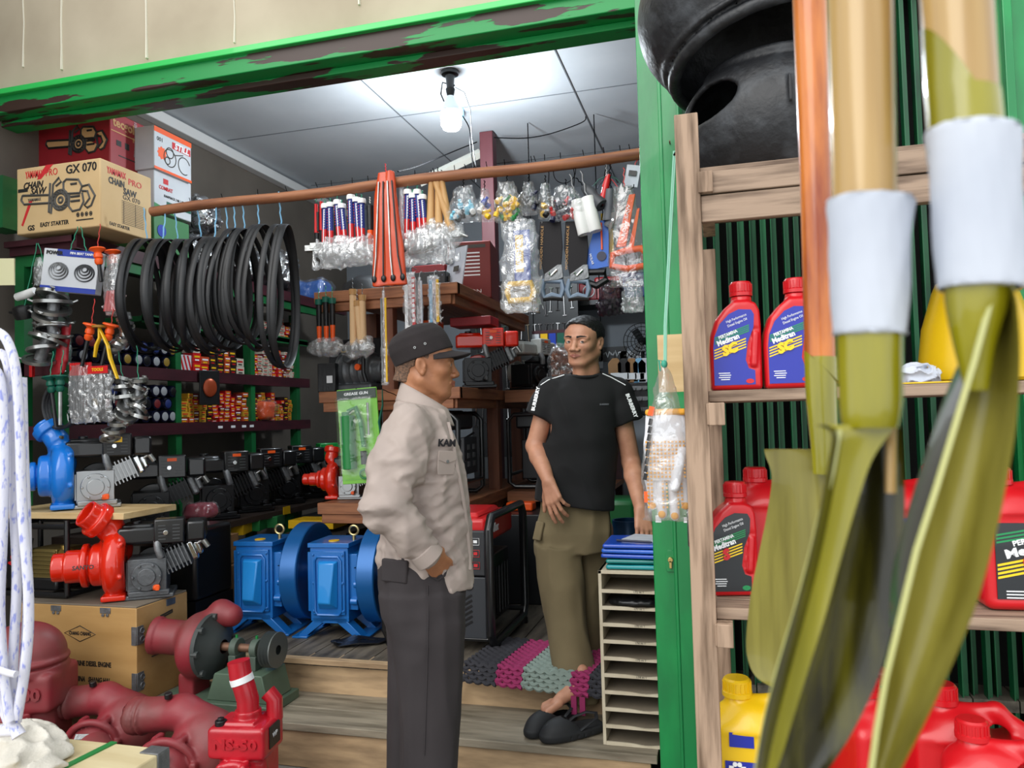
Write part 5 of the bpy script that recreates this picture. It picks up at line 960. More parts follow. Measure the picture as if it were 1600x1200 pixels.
t = T('orange_cylinder', 'ribbed orange cylinder at the end of the middle board', 'cylinder', (-.78, 4.62, 1.556)); g = G(); g.lathe([(.001, 0), (.03, 0)]+[(.03+.004*(k % 2), .01*k) for k in range(1, 11)]+[(.001, .11)], 18); g.build('cylinder', M_orange, t)
box_t('flat_box', 'red flat case on top of the red engine', 'case', at(735, 520, 4.1).x+.02, 4.12, 1.905, .24, .16, .05, M_redc)
box_t('flat_box', 'orange flat case left of the red flat case behind the cap', 'case', at(700, 520, 4.1).x-.12, 4.1, 1.905, .14, .14, .045, M_orange)
# on the lower board
zb = .957
t = T('water_pump', 'red-orange pump with silver engine on the low wooden board beside the man in khaki', 'pump', (at(518, 720, 3.9).x, 3.94, zb), 8, sc=.62); pump_head(t, M_gred, r=.15, inlet=.07, outr=.07, up=(-.02, .02)); engine(t, ox=.07, case=mat('bright engine casting', hx('#a5a7a8'), .3, .8), cover=M_alu)
# black open-frame generators
def generator(label, x, y, z, rz, tank, group=None, sc=1.0, front=False):
    t = T('generator', label, 'generator', (x, y, z), rz, sc=sc, group=group)
    for s in (-1, 1): g = G(); g.tube([(s*.22, -.2, .05), (s*.22, -.2, .46), (s*.22, -.16, .5), (s*.22, .16, .5), (s*.22, .2, .46), (s*.22, .2, .05), (s*.22, .16, .02), (s*.22, -.16, .02)], .015, n=10, closed=True); g.build('side_frame', M_blackm, t)
    g = G(); g.tube([(-.22, -.2, .1), (.22, -.2, .1)], .012, n=8); g.build('cross_bar', M_blackm, t); g = G(); g.tube([(-.22, .2, .1), (.22, .2, .1)], .012, n=8); g.build('cross_bar', M_blackm, t)
    g = G(); g.box((0, 0, .455), (.36, .32, .1)); g.box((0, 0, .505), (.28, .24, .03)); g.build('fuel_tank', tank, t, bevel=.02); g = G(); g.cyl((.05, 0, .51), (.05, 0, .54), .03, n=18); g.build('tank_cap', M_black, t, bevel=.003)
    g = G(); g.cyl((-.02, 0, .2), (.18, 0, .2), .13, n=28); [g.box((.2, 0, .12+.025*k), (.006, .16, .01)) for k in range(7)]; g.build('alternator', M_darkm, t)
    g = G(); g.box((-.1, 0, .2), (.16, .24, .26)); [g.box((-.1, -.125, .1+.03*k), (.15, .01, .012)) for k in range(7)]; g.build('engine_block', M_vdark, t, bevel=.008)
    g = G(); g.box((.05, -.17, .25), (.24, .03, .22)); g.build('control_panel', mat('dark grey panel', hx('#2a2c30'), .5), t, bevel=.006)
    g = G(); [g.box((.0+.1*(k % 2), -.187, .2+.05*(k//2)), (.04, .003, .03)) for k in range(6)]; g.build('sockets', M_alu, t)
    g = G(); g.tube([(-.1, -.15, .33), (0, -.18, .36), (.15, -.17, .38)], .008, n=6); g.build('fuel_hose', M_black, t); return t
for i, (px, Y, lab) in enumerate(((738, 4.0, 'black open-frame generator on the low board just behind the khaki shirt'), (800, 4.55, 'black open-frame generator deeper on the low board'))):
    generator(lab, (-1.53, -1.1)[i], (4.0, 4.75)[i], (zb, .945)[i], 90, M_darkm, 'black generators on the low board', .92)
t = T('silver_box', 'shiny silver box on the generator behind the khaki shirt', 'box', (-1.33, 3.81, 1.08)); g = G(); g.box((0, 0, .04), (.02, .1, .1)); g.build('cover', M_chrome, t, bevel=.006)
# =============================================================== things hung from the middle unit's edge and the pole
def hookon(t, dz=.0, m=M_wire): g = G(); g.tube([(0, -.0, -.01), (0, .01, .02), (0, .03, .03), (0, .09, .03)], .0022, n=6); g.build('hook', m, t)
M_handw = mat('pale wooden handle', hx('#c9a06a'), .55, c2=hx('#b0834e'), ns=4, stretch=(6, 6, 1))
def hammer(t, x, y, z0, z1, kind, head=True, tilt=0):
    """handle from z0 (top) down to z1, head at the bottom"""
    top = Vector((x, y, z0)); bot = Vector((x+tilt, y, z1)); H = z0-z1; r = .014
    if kind == 'stripe':
        mid = top.lerp(bot, .55); g = G(); g.tube([top, mid], [r, r*.95], n=12); g.build('blue_grip', M_navyg, t); g = G(); g.tube([mid, bot], [r*.95, r*.8], n=12); g.build('red_shaft', M_red, t)
        g = G(); g.lathe([(.001, 0), (.019, -.002), (.02, .01), (.017, .02), (.001, .024)], 16, M=Matrix.Translation(top)); g.build('white_end', M_white, t)
        for a in (-.9, .4): g = G(); [g.box(top.lerp(mid, k/9)+Vector((r*math.sin(a), -r*math.cos(a)*.98, 0)), (.005, .002, .004)) for k in range(1, 9)]; g.build('dotted_line', M_inkr if a < 0 else M_inkw, t)
        g = G(); g.tube([top.lerp(bot, .05)+Vector((.004, -r*1.02, 0)), top.lerp(bot, .95)+Vector((.004, -r*.85, 0))], .0022, n=5); g.build('white_line', M_inkw, t)
    elif kind == 'wood': g = G(); g.tube([top, top.lerp(bot, .5), bot], [.012, .016, .019], n=12); g.build('handle', M_handw, t)
    elif kind == 'pick': g = G(); g.tube([top, bot], [.017, .02], n=12); g.build('handle', mat('pale new wood', hx('#d8b285'), .6), t)
    elif kind == 'black': g = G(); g.tube([top, top.lerp(bot, .62)], [.016, .014], n=12); g.build('black_grip', M_black, t); g = G(); g.tube([top.lerp(bot, .62), bot], [.014, .01], n=12); g.build('coloured_shaft', (M_orange, M_yellow, M_red)[int(abs(x*100)) % 3], t)
    elif kind == 'redblack': g = G(); g.tube([top, top.lerp(bot, .7)], [.012, .016], n=12, flat=.6); g.build('red_grip', M_red, t); g = G(); g.tube([top.lerp(bot, .2)+Vector((.008, -.004, 0)), top.lerp(bot, .66)+Vector((.008, -.004, 0))], .008, n=8); g.build('black_insert', M_black, t); g = G(); g.tube([top.lerp(bot, .7), bot], [.012, .008], n=8); g.build('shaft', M_black, t)
    if head: g = G(); g.box(bot+Vector((-.01, 0, -.012)), (.09, .03, .028)); g.tube([bot+Vector((.03, 0, -.012)), bot+Vector((.07, 0, -.03))], [.013, .004], n=8); g.build('head', M_steel, t, bevel=.004)
M_navyg = mat('blue rubber grip', hx('#23327e'), .5)
def headbag(t, x, z, w, h, y=0, seed=0):
    s = S((x-w/2-.02, y-.06, z-h/2-.02), (x+w/2+.02, y+.06, z+h/2+.03), .0048); s.ell((x, y, z), (w/2, .035, h/2), k=0); s.disp(lambda P: .014*vnoise(P, 40, seed)-.01*(1-np.abs(vnoise(P, 22, seed+1))*4).clip(-1, 1)*-1); sdf_obj('head_wrap', [s], M_film, t, smooth_it=1)
def tool(label, px, ty, by, kind, tilt=0, n=1, Y=None, cat='hammer', bagw=.13, bagh=.10, cordm=M_twine, group=None, wrap=True):
    Y = Y or RY; p = at(px, ty, Y); H = p.z-at(px, by, Y).z; t = T(cat, label, 'tool', p, rs.uniform(-15, 15), group=group); hammer(t, 0, 0, -.01, -H, kind, tilt=tilt); 
    if wrap: headbag(t, tilt, -H-.015, bagw, bagh, 0, int(px))
    cord(t, (0, 0, 0), (0, .0, max(.03, pz(px)-p.z+.03)), cordm); return t
for px, ty, by, tl, w_ in ((508, 322, 386, -.01, 'first from the left'), (516, 320, 392, .0, 'second from the left'), (527, 316, 384, .01, 'third from the left'), (534, 322, 388, .015, 'fourth from the left'), (548, 308, 382, .0, 'left of the black handled tool'), (557, 312, 388, .01, 'just left of the black handled tool'), (565, 314, 390, .0, 'nearest the orange bag on its left'), (637, 300, 375, -.01, 'nearest the orange bag on its right'), (645, 306, 378, 0, 'in the middle of the right bunch'), (652, 300, 372, .01, 'at the back of the right bunch'), (660, 308, 366, .01, 'beside the wooden handles')):
    tool('blue and red hammer with white end on pole, %s' % w_, px, ty, by, 'stripe', tl, group=None)
for px, ty, by, w_ in ((494, 316, 384, 'red and black handled tool at the left end of the hammers'), (502, 312, 380, 'second red and black handled tool beside the first hammer')): tool(w_, px, ty, by, 'redblack', cat='pruner', wrap=False)
for px, ty, by, tl, w_ in ((674, 276, 352, -.01, 'left one'), (684, 272, 362, .0, 'middle one'), (678, 276, 366, .09, 'slanting one'), (690, 276, 356, .03, 'right one at back')): tool('hammer with plain brown wooden handle on the pole, %s' % w_, px, ty, by, 'wood', tl, cordm=M_wire, bagw=.12)
tool('yellow and black shafted tool behind the hammers left of the orange bag', 578, 318, 384, 'black', cat='hatchet', cordm=mat('white cord', hx('#c8c8c0'), .7))
t, w, h = bag('hammer_head_bag', 'large clear wrap over the hammer heads left of the orange bag', 540, 372, 100, 44, RY-.03, seed=21, dep_=.05, flare=.8)
t, w, h = bag('hammer_head_bag', 'large clear wrap over the hammer heads right of the orange bag', 672, 360, 84, 52, RY-.03, seed=22, dep_=.05, flare=.8)
for px, lab, k in ((648, 'stack of curved silver axe heads under the right hammer bunch', 5),):
    p = at(px, 385, RY-.0); t = T('axe_heads', lab, 'axe head', p)
    for i in range(k): g = G(); g.tube([(-.07+.0*i, 0, -.012*i), (-.02, 0, .014-.012*i), (.06, 0, .02-.012*i), (.12, 0, .035-.01*i)], [.006, .014, .014, .005], n=8, flat=.35); g.build('blade', M_steel, t)
# orange bag with rods
p = at(603, 268, RY-.04); H = p.z-at(603, 447, RY-.04).z; t = T('orange_bag', 'long translucent orange bag of folding rods hung on the pole', 'bag', p)
s = S((-.13, -.05, -H-.02), (.16, .05, .03), .0045); s.stack([(-H, .01, 0, .085, .016), (-H*.6, .0, 0, .066, .02), (-H*.2, -.005, 0, .05, .02), (0, 0, 0, .042, .012)], k=0, pw=3); s.disp(lambda P: .006*vnoise(P*np.array([3, 1, .35]), 18, 4)); sdf_obj('orange_film', [s], mat('orange film', hx('#cf4618'), .3, coat=.3, alpha=.85, bump=.4, bs=30, bstr=.004), t)
for i in range(4): g = G(); x = -.045+.035*i; g.tube([(x*.6, -.02, -.05), (x*1.0, -.026, -H*.75), (x*1.25, -.024, -H*.92)], .004, n=6); g.build('rod', M_black if i % 2 else M_steel, t); g = G(); g.ball((x*1.3, -.02, -H*.94), (.012, .008, .016), 8); g.build('black_tip', M_black, t)
cord(t, (0, 0, 0), (-.02, .04, .05), M_inkr)
p = at(628, 285, RY); t, w, h = bag('clear_sleeve', 'narrow clear sleeve hanging right of the orange bag', 627, 280, 14, 120, RY+.02, seed=30, dep_=.012, flare=.6)
# things on the unit's top edge
TY = MY-.05
def htool(label, px, ty, by, kind, **k):
    p = at(px, ty, TY); H = p.z-at(px, by, TY).z; t = T(k.get('cat', 'hatchet'), label, 'tool', p, rs.uniform(-10, 10)); hammer(t, 0, 0, 0, -H, kind, tilt=k.get('tilt', 0)); headbag(t, k.get('tilt', 0), -H-.02, .15, .11, 0, int(px)); cord(t, (0, 0, 0), (0, 0, .06), M_twine if kind == 'black' else M_alu); g = G(); g.lathe([(.004, -.03), (.02, -.03), (.02, .0), (.004, .0)], 12); g.build('end_cap', M_handw if kind == 'pick' else M_dgreen, t); return t
htool('black gripped hatchet with bright shaft on the unit edge, left one', 498, 468, 536, 'black'); htool('black gripped hatchet with bright shaft on the unit edge, middle one', 509, 464, 538, 'black'); htool('black gripped hatchet with bright shaft on the unit edge, right one', 519, 466, 534, 'black')
htool('pickaxe with thick pale wooden handle hanging on the unit edge', 551, 452, 540, 'pick'); htool('second pale handled pickaxe leaning behind the thick one', 558, 470, 538, 'pick', tilt=.02); htool('thin pale handled pickaxe right of the thick one', 566, 461, 536, 'pick')
for lab, px, ty, by, w_, cols in (('clear sleeve of long files with red lettering hanging on the unit edge', 640, 425, 522, 24, (M_inkw, M_red)), ('clear sleeve of grey files right of the red lettered one', 655, 432, 512, 14, (M_alu, M_paper)), ('clear sleeve of pale blue strips near the unit corner', 678, 430, 508, 22, (M_twineb, M_yellow)), ('thin twisted clear bag with a yellow chisel below the orange bag', 599, 452, 605, 14, (M_alu, M_yellow))):
    p = at((px), ty, TY-.02); t, w, h = bag('tool_sleeve', lab, px, ty, w_, by-ty, TY-.02, seed=px, dep_=.012, flare=.92 if w_ > 15 else .4)
    for i, m in enumerate(cols): g = G(); xx = -w*.25+w*.5*i; g.box((xx, -.004, -h*.52), (w*.22, .006, h*.86)); g.build('strip', m, t, bevel=.001)
    if M_red in cols: g = G(); [g.box((w*.25, -.008, -h*(.15+.08*k)), (w*.16, .001, h*.05)) for k in range(9)]; g.build('print', M_inkw, t)
    hookon(t, m=M_alu)
# grease gun blister pack
p = at(556, 607, 3.55); w, h = L(66, p), L(148, p); t = T('grease_gun_pack', 'green grease gun in a clear blister pack hanging from the middle board', 'package', p, rot=(0, R_(-3), R_(4)))
g = G(); g.box((0, .01, -h/2), (w, .012, h)); g.build('backing_card', mat('lime green card', hx('#7fc64a'), .5), t, bevel=.003); g = G(); g.box((0, .002, -h*.06), (w*.98, .01, h*.1)); g.build('header', mat('dark header', hx('#3a4640'), .5), t); text('GREASE GUN', .02, M_inkw, t, (0, -.005, -h*.055), bold=.02, wid=w*.6)
g = G(); g.cyl((-w*.22, -.02, -h*.28), (-w*.25, -.02, -h*.84), .036, n=20); g.cyl((-w*.25, -.02, -h*.24), (-w*.25, -.02, -h*.3), .022, n=16); g.build('barrel', M_green, t, bevel=.003); g = G(); g.tube([(-w*.2, -.02, -h*.24), (.0, -.02, -h*.2), (w*.1, -.02, -h*.35), (w*.14, -.02, -h*.62)], .012, n=10); g.build('lever', M_green, t); g = G(); g.tube([(w*.3, -.02, -h*.16), (w*.28, -.02, -h*.5)], .006, n=8); g.build('spout_tube', M_steel, t); g = G(); g.tube([(w*.12, -.02, -h*.66), (w*.12, -.02, -h*.8)], .016, n=10); g.build('black_grip', M_black, t)
g = G(); g.tube([(w*.1+.025*math.cos(u), -.012, -h*.9+.022*math.sin(u)) for u in [k*PI/8 for k in range(16)]], .006, n=6, closed=True); g.build('coiled_hose', M_green, t)
s = S((-w/2-.01, -.06, -h-.01), (w/2+.01, .01, .01), .005); s.box((0, -.02, -h*.52), (w*.96, .06, h*.88), .018); s.disp(lambda P: .004*vnoise(P, 40, 1)); sdf_obj('blister', [s], film('thin blister', dens=.09, haze=.03, bs=10, bump=.5), t); cord(t, (0, 0, 0), (0, .2, .0), M_wire)
p = at(598, 640, 3.5); t = T('clamp_tool', 'green clamp with red tag hanging beside the grease gun pack', 'tool', p); g = G(); g.tube([(0, 0, .1), (.0, 0, .02), (-.02, 0, -.06), (-.01, 0, -.14)], [.004, .008, .012, .006], n=8, flat=.5); g.build('clamp_arm', M_dgreen, t); g = G(); g.box((.02, 0, -.1), (.02, .01, .04)); g.build('red_tag', M_red, t); cord(t, (0, 0, .1), (0, .26, .06), M_wire)
# right part of the pole: bagged small goods
def fitbag(label, px, ty, w_, h_, cols, n, seed, fm=None, dx=0, rad=.012):
    t, w, h = bag('parts_bag', label, px, ty, w_, h_, RY-.02, fm or M_filmd, seed=seed, dep_=.045, flare=.5, cordpy=ty-14, cordm=M_wire); r2 = random.Random(seed)
    for i in range(n):
        x = r2.uniform(-.36, .36)*w; z = -h*r2.uniform(.35, .9); y = r2.uniform(-.02, .01); m = cols[i % len(cols)]; M = Matrix.Translation((x, y, z)) @ Euler((r2.uniform(-1, 1), r2.uniform(-1, 1), 0)).to_matrix().to_4x4()
        g = G(); g.lathe([(.001, -rad*1.8), (rad, -rad*1.8), (rad, -rad*.3), (rad*.55, 0), (rad*.55, rad*1.4), (.001, rad*1.4)], 12, M=M); g.build('fitting', m, t)
    return t
M_cyan = mat('pale cyan plastic', hx('#7fc4dc'), .4)
fitbag('clear bag of pale blue and black hose fittings on the pole', 724, 292, 50, 56, (M_cyan, M_cyan, M_black, M_white), 12, 41)
fitbag('small clear bag of blue and yellow fittings beside the pale blue one', 757, 296, 22, 50, (M_blue, M_yellow, M_white), 6, 42)
fitbag('clear bag of yellow couplings with green ties on the pole', 792, 286, 46, 62, (M_yellow, M_yellow, M_yellow, M_green), 16, 43)
fitbag('clear bag of grey metal couplings right of the yellow ones', 826, 286, 28, 50, (M_alu, M_steel, M_navy), 8, 44)
fitbag('clear bag with one amber coupling beside the red and black plugs', 852, 288, 24, 54, (M_yellow, M_black, M_alu), 6, 45)
fitbag('clear bag of red and dark blue plugs hung from a wire ring', 884, 294, 62, 50, (M_red, M_navy, M_navy, M_red, M_black), 20, 46)
g = G(); p = at(882, 268, RY); g.tube([(.048*math.cos(u), 0, .05*math.sin(u)) for u in [k*PI/14 for k in range(28)]], .0018, n=5, closed=True); o = g.build('wire_ring', M_wire); o.location = p; tag(o, 'thin wire ring hanging over the red and blue plugs', 'ring')
for px, py, tl, lab in ((907, 340, .02, 'left white roll hanging on the pole'), (924, 335, -.01, 'right white roll hanging on the pole')):
    p = at(px, py, RY-.02); t = T('paper_roll', lab, 'roll', p, rot=(0, R_(-12), 0)); g = G(); g.lathe([(.008, -.075), (.026, -.075), (.028, -.07), (.028, .07), (.026, .075), (.008, .075), (.008, -.075)], 20); g.build('roll', M_white, t); cord(t, (0, 0, .07), (.0, .02, .2), M_alu, .003)
for px, py, r, lab, m in ((928, 308, .028, 'dark grey hose nozzle above the white rolls', mat('dark grey rubber', hx('#3a3d42'), .5)), (952, 322, .024, 'grey round ended nozzle right of the white rolls', mat('mid grey rubber', hx('#565a60'), .5)), (962, 335, .02, 'second grey nozzle lying across below the round ended one', mat('mid grey rubber', hx('#565a60'), .5)), (945, 298, .016, 'red and black nozzle hung near the right end of the pole', M_red)):
    p = at(px, py, RY-.0); t = T('nozzle', lab, 'nozzle', p, rot=(R_(rs.uniform(-20, 20)), R_(rs.uniform(-40, 40)), 0)); g = G(); g.lathe([(.008, -.06), (r, -.06), (r*1.05, -.05), (r*.8, 0), (r, .02), (r*.7, .07), (.008, .07), (.006, -.055)], 18); g.build('nozzle_body', m, t); cord(t, (0, 0, .07), (0, 0, .14), M_wire)
p = at(948, 275, RY); t = T('wire_tie_bunch', 'bunch of coloured cable ties tied on the pole near the door frame', 'cable ties', p); 
for i in range(7): g = G(); a = -1+.33*i; g.tube([(0, 0, 0), (.04*math.sin(a), .01, -.05*math.cos(a)+.02), (.07*math.sin(a), .01, -.06*math.cos(a))], .002, n=5); g.build('tie', (M_dgreen, M_navy, M_red)[i % 3], t)
cord(t, (0, 0, 0), (0, 0, .05), M_alu, .003)
p = at(988, 275, RY); t = T('card_pack', 'small white blister card at the right end of the pole', 'package', p, rot=(0, R_(12), 0)); g = G(); g.box((0, 0, 0), (L(22, p), .006, L(34, p))); g.build('card', M_paper, t); g = G(); g.box((0, -.006, .01), (L(12, p), .006, L(8, p))); g.build('black_part', M_black, t); cord(t, (0, 0, .03), (.02, 0, .12), M_red)
# saws
def pruning_saw(label, px):
    p = at(px, 346, RY+.0); H = p.z-at(px, 470, RY).z; k = H/.36; t = T('pruning_saw', label, 'saw', p, 10, sc=k)
    g = G(); g.prism([(-.045, 0), (.05, 0), (.055, -.12), (.04, -.26), (-.03, -.26), (-.055, -.12)], -.006, .006); g.build('sheath_card', M_blk2, t, bevel=.002)
    text('WOODEN HANDLE', .016, M_handw, t, (-.04, -.008, -.12), (90, -86, 0), wid=.2)
    g = G(); g.prism([(-.03, -.24), (.03, -.2), (.05, -.2), (.055, -.26), (.03, -.27), (-.035, -.275)], -.014, .014); g.build('grey_bolster', M_alu, t, bevel=.003); g = G(); g.tube([(-.012, -.016, -.235), (-.002, -.016, -.25), (.015, -.016, -.235), (.026, -.016, -.225)], .006, n=8); g.build('silver_motif', M_chrome, t)
    g = G(); g.tube([(-.035, 0, -.27), (-.045, 0, -.31), (-.035, 0, -.345), (.0, 0, -.335), (.04, 0, -.345), (.052, 0, -.31), (.045, 0, -.275), (.0, 0, -.27)], .013, n=10, closed=True); g.build('loop_handle', mat('slate grey handle', hx('#6f7f92'), .4), t)
    g = G(); g.tube([(-.042, 0, -.35), (.0, 0, -.347), (.05, 0, -.352)], .012, n=8); g.build('black_grip', M_black, t); cord(t, (0, 0, 0), (0, 0, .25), M_wire); return t
M_blk2 = mat('black purple card', hx('#100b0f'), .5, spec=.3)
pruning_saw('black pruning saw with slate grey loop handle on the pole, left of the pair', 859); pruning_saw('black pruning saw with slate grey loop handle on the pole, right of the pair', 899)
t, w, h = bag('saw_bag', 'clear bag with blue saw and yellow handle hanging on the pole', 811, 345, 62, 145, RY-.05, M_film, seed=51, dep_=.04, flare=.85, cordpy=330, cordm=M_wire)
g = G(); g.box((.01, 0, -h*.38), (w*.42, .012, h*.55)); g.build('blue_sleeve', mat('blue card sleeve', hx('#2f4aa0'), .4), t, bevel=.002); g = G(); g.box((-.0, -.009, -h*.36), (w*.2, .004, h*.4)); g.build('label', M_yellow, t); text('NACHAN', .026, M_inkw, t, (-.0, -.0125, -h*.36), (90, -90, 0), bold=.04, wid=h*.3)
g = G(); g.tube([(-.05, 0, -h*.68), (.045, 0, -h*.68), (.055, 0, -h*.78), (.04, 0, -h*.86), (-.05, 0, -h*.86), (-.06, 0, -h*.76)], .013, n=10, closed=True); g.build('yellow_handle', M_yellow, t)
p = at(940, 345, RY+.02); H = p.z-at(940, 445, RY).z; t = T('hand_saw', 'blue sleeved handsaw with dark handle behind the orange bow saw', 'saw', p, rot=(0, R_(6), 0)); g = G(); g.prism([(-.02, 0), (.03, 0), (.045, -H*.7), (-.055, -H*.78), (-.05, -H*.5)], -.005, .005); g.build('blue_sleeve', mat('bright blue card', hx('#1f5cb8'), .4), t); g = G(); g.tube([(.0, -.008, -.01), (.012, -.008, -H*.45)], .004, n=6); g.build('orange_stripe', M_orange, t); g = G(); g.cyl((.012, -.006, -H*.55), (.012, -.01, -H*.55), .02, n=16); g.build('round_logo', M_navy, t); text('MOLAR', .014, M_inkw, t, (-.03, -.008, -H*.6), (90, 70, 0)); g = G(); g.tube([(-.05, 0, -H*.8), (-.05, 0, -H*.95), (0, 0, -H*1.0), (.04, 0, -H*.9), (.03, 0, -H*.78)], .016, n=10, closed=True); g.build('dark_handle', M_black, t); cord(t, (0, 0, 0), (0, 0, .28), M_wire)
p = at(948, 335, RY+.05); g = G(); g.box((0, 0, -.08), (.05, .006, .17)); o = tag(g.build('yellow_card', M_yellow), 'yellow card standing behind the blue sleeved handsaw', 'card'); o.location = p
t, w, h = bag('saw_bag', 'clear bag with orange bow saw hanging next to the green door frame', 975, 290, 58, 160, RY-.06, M_filmd, seed=52, dep_=.045, flare=.5, cordpy=262, cordm=mat('red cord', hx('#b8322a'), .6)); 
g = G(); g.prism([(.02, -.04), (.045, -.04), (.0, -h*.6), (-.04, -h*.6)], -.006, .006); g.build('orange_blade_guard', M_orange, t, bevel=.002); text('BOW SAW', .018, M_inkw, t, (.005, -.008, -h*.35), (90, -78, 0), wid=.13)
g = G(); g.prism([(.05, -.1), (.06, -.1), (.03, -h*.62), (.01, -h*.62)], -.004, .004); g.build('inner_strip', M_orange, t); g = G(); g.tube([(-.06, 0, -h*.78), (-.055, 0, -h*.67), (.0, 0, -h*.64), (.06, 0, -h*.63), (.09, 0, -h*.7), (.08, 0, -h*.8), (.0, 0, -h*.82)], .014, n=10, closed=True); g.build('orange_handle', M_orange, t)
t, w, h = bag('dark_bag', 'crumpled dark purple bag hanging behind the saws near the door frame', 955, 440, 46, 52, 3.6, mat('dark translucent film', hx('#2e2430'), .25, alpha=.75, coat=.4), seed=53, dep_=.05, flare=.6)
t, w, h = bag('clear_bag', 'loose clear bag below the orange bow saw', 988, 440, 34, 48, 3.3, M_film, seed=54, dep_=.03, flare=.7)
# =============================================================== floor in the middle and right
def red_gen(label, x, y, rz, sc=1):
    t = T('generator', label, 'generator', (x, y, .34), rz, sc=sc)
    for s in (-1, 1): g = G(); g.tube([(s*.2, -.3, .08), (s*.2, -.3, .52), (s*.2, -.26, .57), (s*.2, .26, .57), (s*.2, .3, .52), (s*.2, .3, .08), (s*.2, .26, .03), (s*.2, -.26, .03)], .017, n=12, closed=True); g.build('tube_frame', M_blackm, t)
    for yy in (-.28, .28): g = G(); g.tube([(-.2, yy, .06), (.2, yy, .06)], .013, n=8); g.build('cross_bar', M_blackm, t)
    g = G(); g.box((-.0, 0, .5), (.34, .46, .11)); g.box((-.0, 0, .56), (.26, .34, .03)); g.build('fuel_tank', M_red, t, bevel=.025); g = G(); g.cyl((.0, -.08, .57), (.0, -.08, .595), .035, n=20); g.build('tank_cap', M_black, t, bevel=.004)
    text('Redfox', .05, M_inkw, t, (.172, -.1, .5), (90, 0, 90), bold=.04, shear=.2, wid=.15)
    g = G(); g.box((.02, -.285, .42), (.33, .03, .19)); g.build('control_panel', mat('dark grey panel', hx('#2a2c30'), .5), t, bevel=.006)
    for k, m in enumerate((M_inkw, M_inkr, M_inkr)): g = G(); [g.tube([(.15+d*math.cos(u), -.302, .47-.05*k+d*math.sin(u)) for u in [i*PI/2+PI/4 for i in range(4)]], .0015, n=4, closed=True) for d in (.02,)]; g.box((.15, -.302, .47-.05*k), (.014, .002, .012)); g.build('warning_icon', m, t); g = G(); [g.box((.11, -.302, .478-.05*k-.008*j), (.03, .001, .003)) for j in range(3)]; g.build('icon_text', M_inkw, t)
    g = G(); g.box((.11, -.27, .19), (.15, .05, .26)); g.build('side_cover', mat('charcoal cover', hx('#303338'), .45), t, bevel=.006)
    g = G(); [g.box((.11, -.297, .12+.022*k), (.05, .003, .008), rot=rotm(0, -35, 0)) for k in range(6)]; g.cyl((.12, -.296, .28), (.12, -.3, .28), .016, n=14); g.build('vent_slot', M_black, t)
    g = G(); g.cyl((-.1, -.29, .2), (-.1, -.2, .2), .12, n=28); g.cyl((-.1, -.3, .2), (-.1, -.29, .2), .09, n=24); g.build('recoil_housing', mat('dull steel cover', hx('#4a4d50'), .45, .4), t, bevel=.006)
    g = G(); g.box((0, .02, .22), (.3, .42, .3)); [g.box((.152, -.15+.05*k, .2), (.01, .012, .22)) for k in range(8)]; g.build('engine_block', M_vdark, t, bevel=.01)
    
    for sx in (-.2, .2):
        for sy in (-.24, .24): g = G(); g.cyl((sx, sy, 0), (sx, sy, .03), .022, n=12); g.build('rubber_foot', M_black, t)
    return t
red_gen('red tank open-frame generator standing on the floor between the two men', -1.29, 3.60, 0).scale = (1.27, 1, 1.06)
# black straps and red plug on the floor
t = T('strap_pile', 'tangle of black straps on the floor beside the right diesel engine', 'strap', (at(572, 985, 3.35).x, 3.34, .342)); 
for k in range(5): g = G(); a = k*.7; g.tube([(.16*math.cos(a+i*.6)*(1-.05*i), .07*math.sin(a+i*.9), .008+.012*((i+k) % 2)) for i in range(7)], .014, n=6, flat=.25); g.build('strap', M_black, t)
p = atZ(618, 1008, .345); t = T('plug', 'small red plug with white tip on the floor edge beside the dark trousers', 'plug', (p.x, p.y, .342)); g = G(); g.box((0, 0, .015), (.05, .05, .03)); g.build('plug_body', M_red, t, bevel=.005); g = G(); g.cyl((.0, .025, .018), (.02, .05, .02), .01, n=10); g.build('tip', M_white, t)
p = atZ(722, 1000, .345); t = T('hose_coil', 'pale violet clear hose coil drooping over the floor edge', 'hose', (p.x, 3.1, .352)); M_vh = mat('pale violet hose', hx('#8f96d8'), .3, coat=.3, c2=hx('#b9bdea'), ns=30)
for k in range(3): g = G(); g.tube([(-.03+(.1-.01*k)*math.cos(u), .04+.05*math.sin(u), .006+.013*k) for u in [i*PI/12 for i in range(24)]], .0065, n=8, closed=True); g.build('hose_loop', M_vh, t)
g = G(); g.tube([(.07, .02, .01), (.06, -.04, .012), (.045, -.07, -.02), (.035, -.085, -.08), (.02, -.085, -.14)], .0065, n=8); g.build('hose_end', M_vh, t)
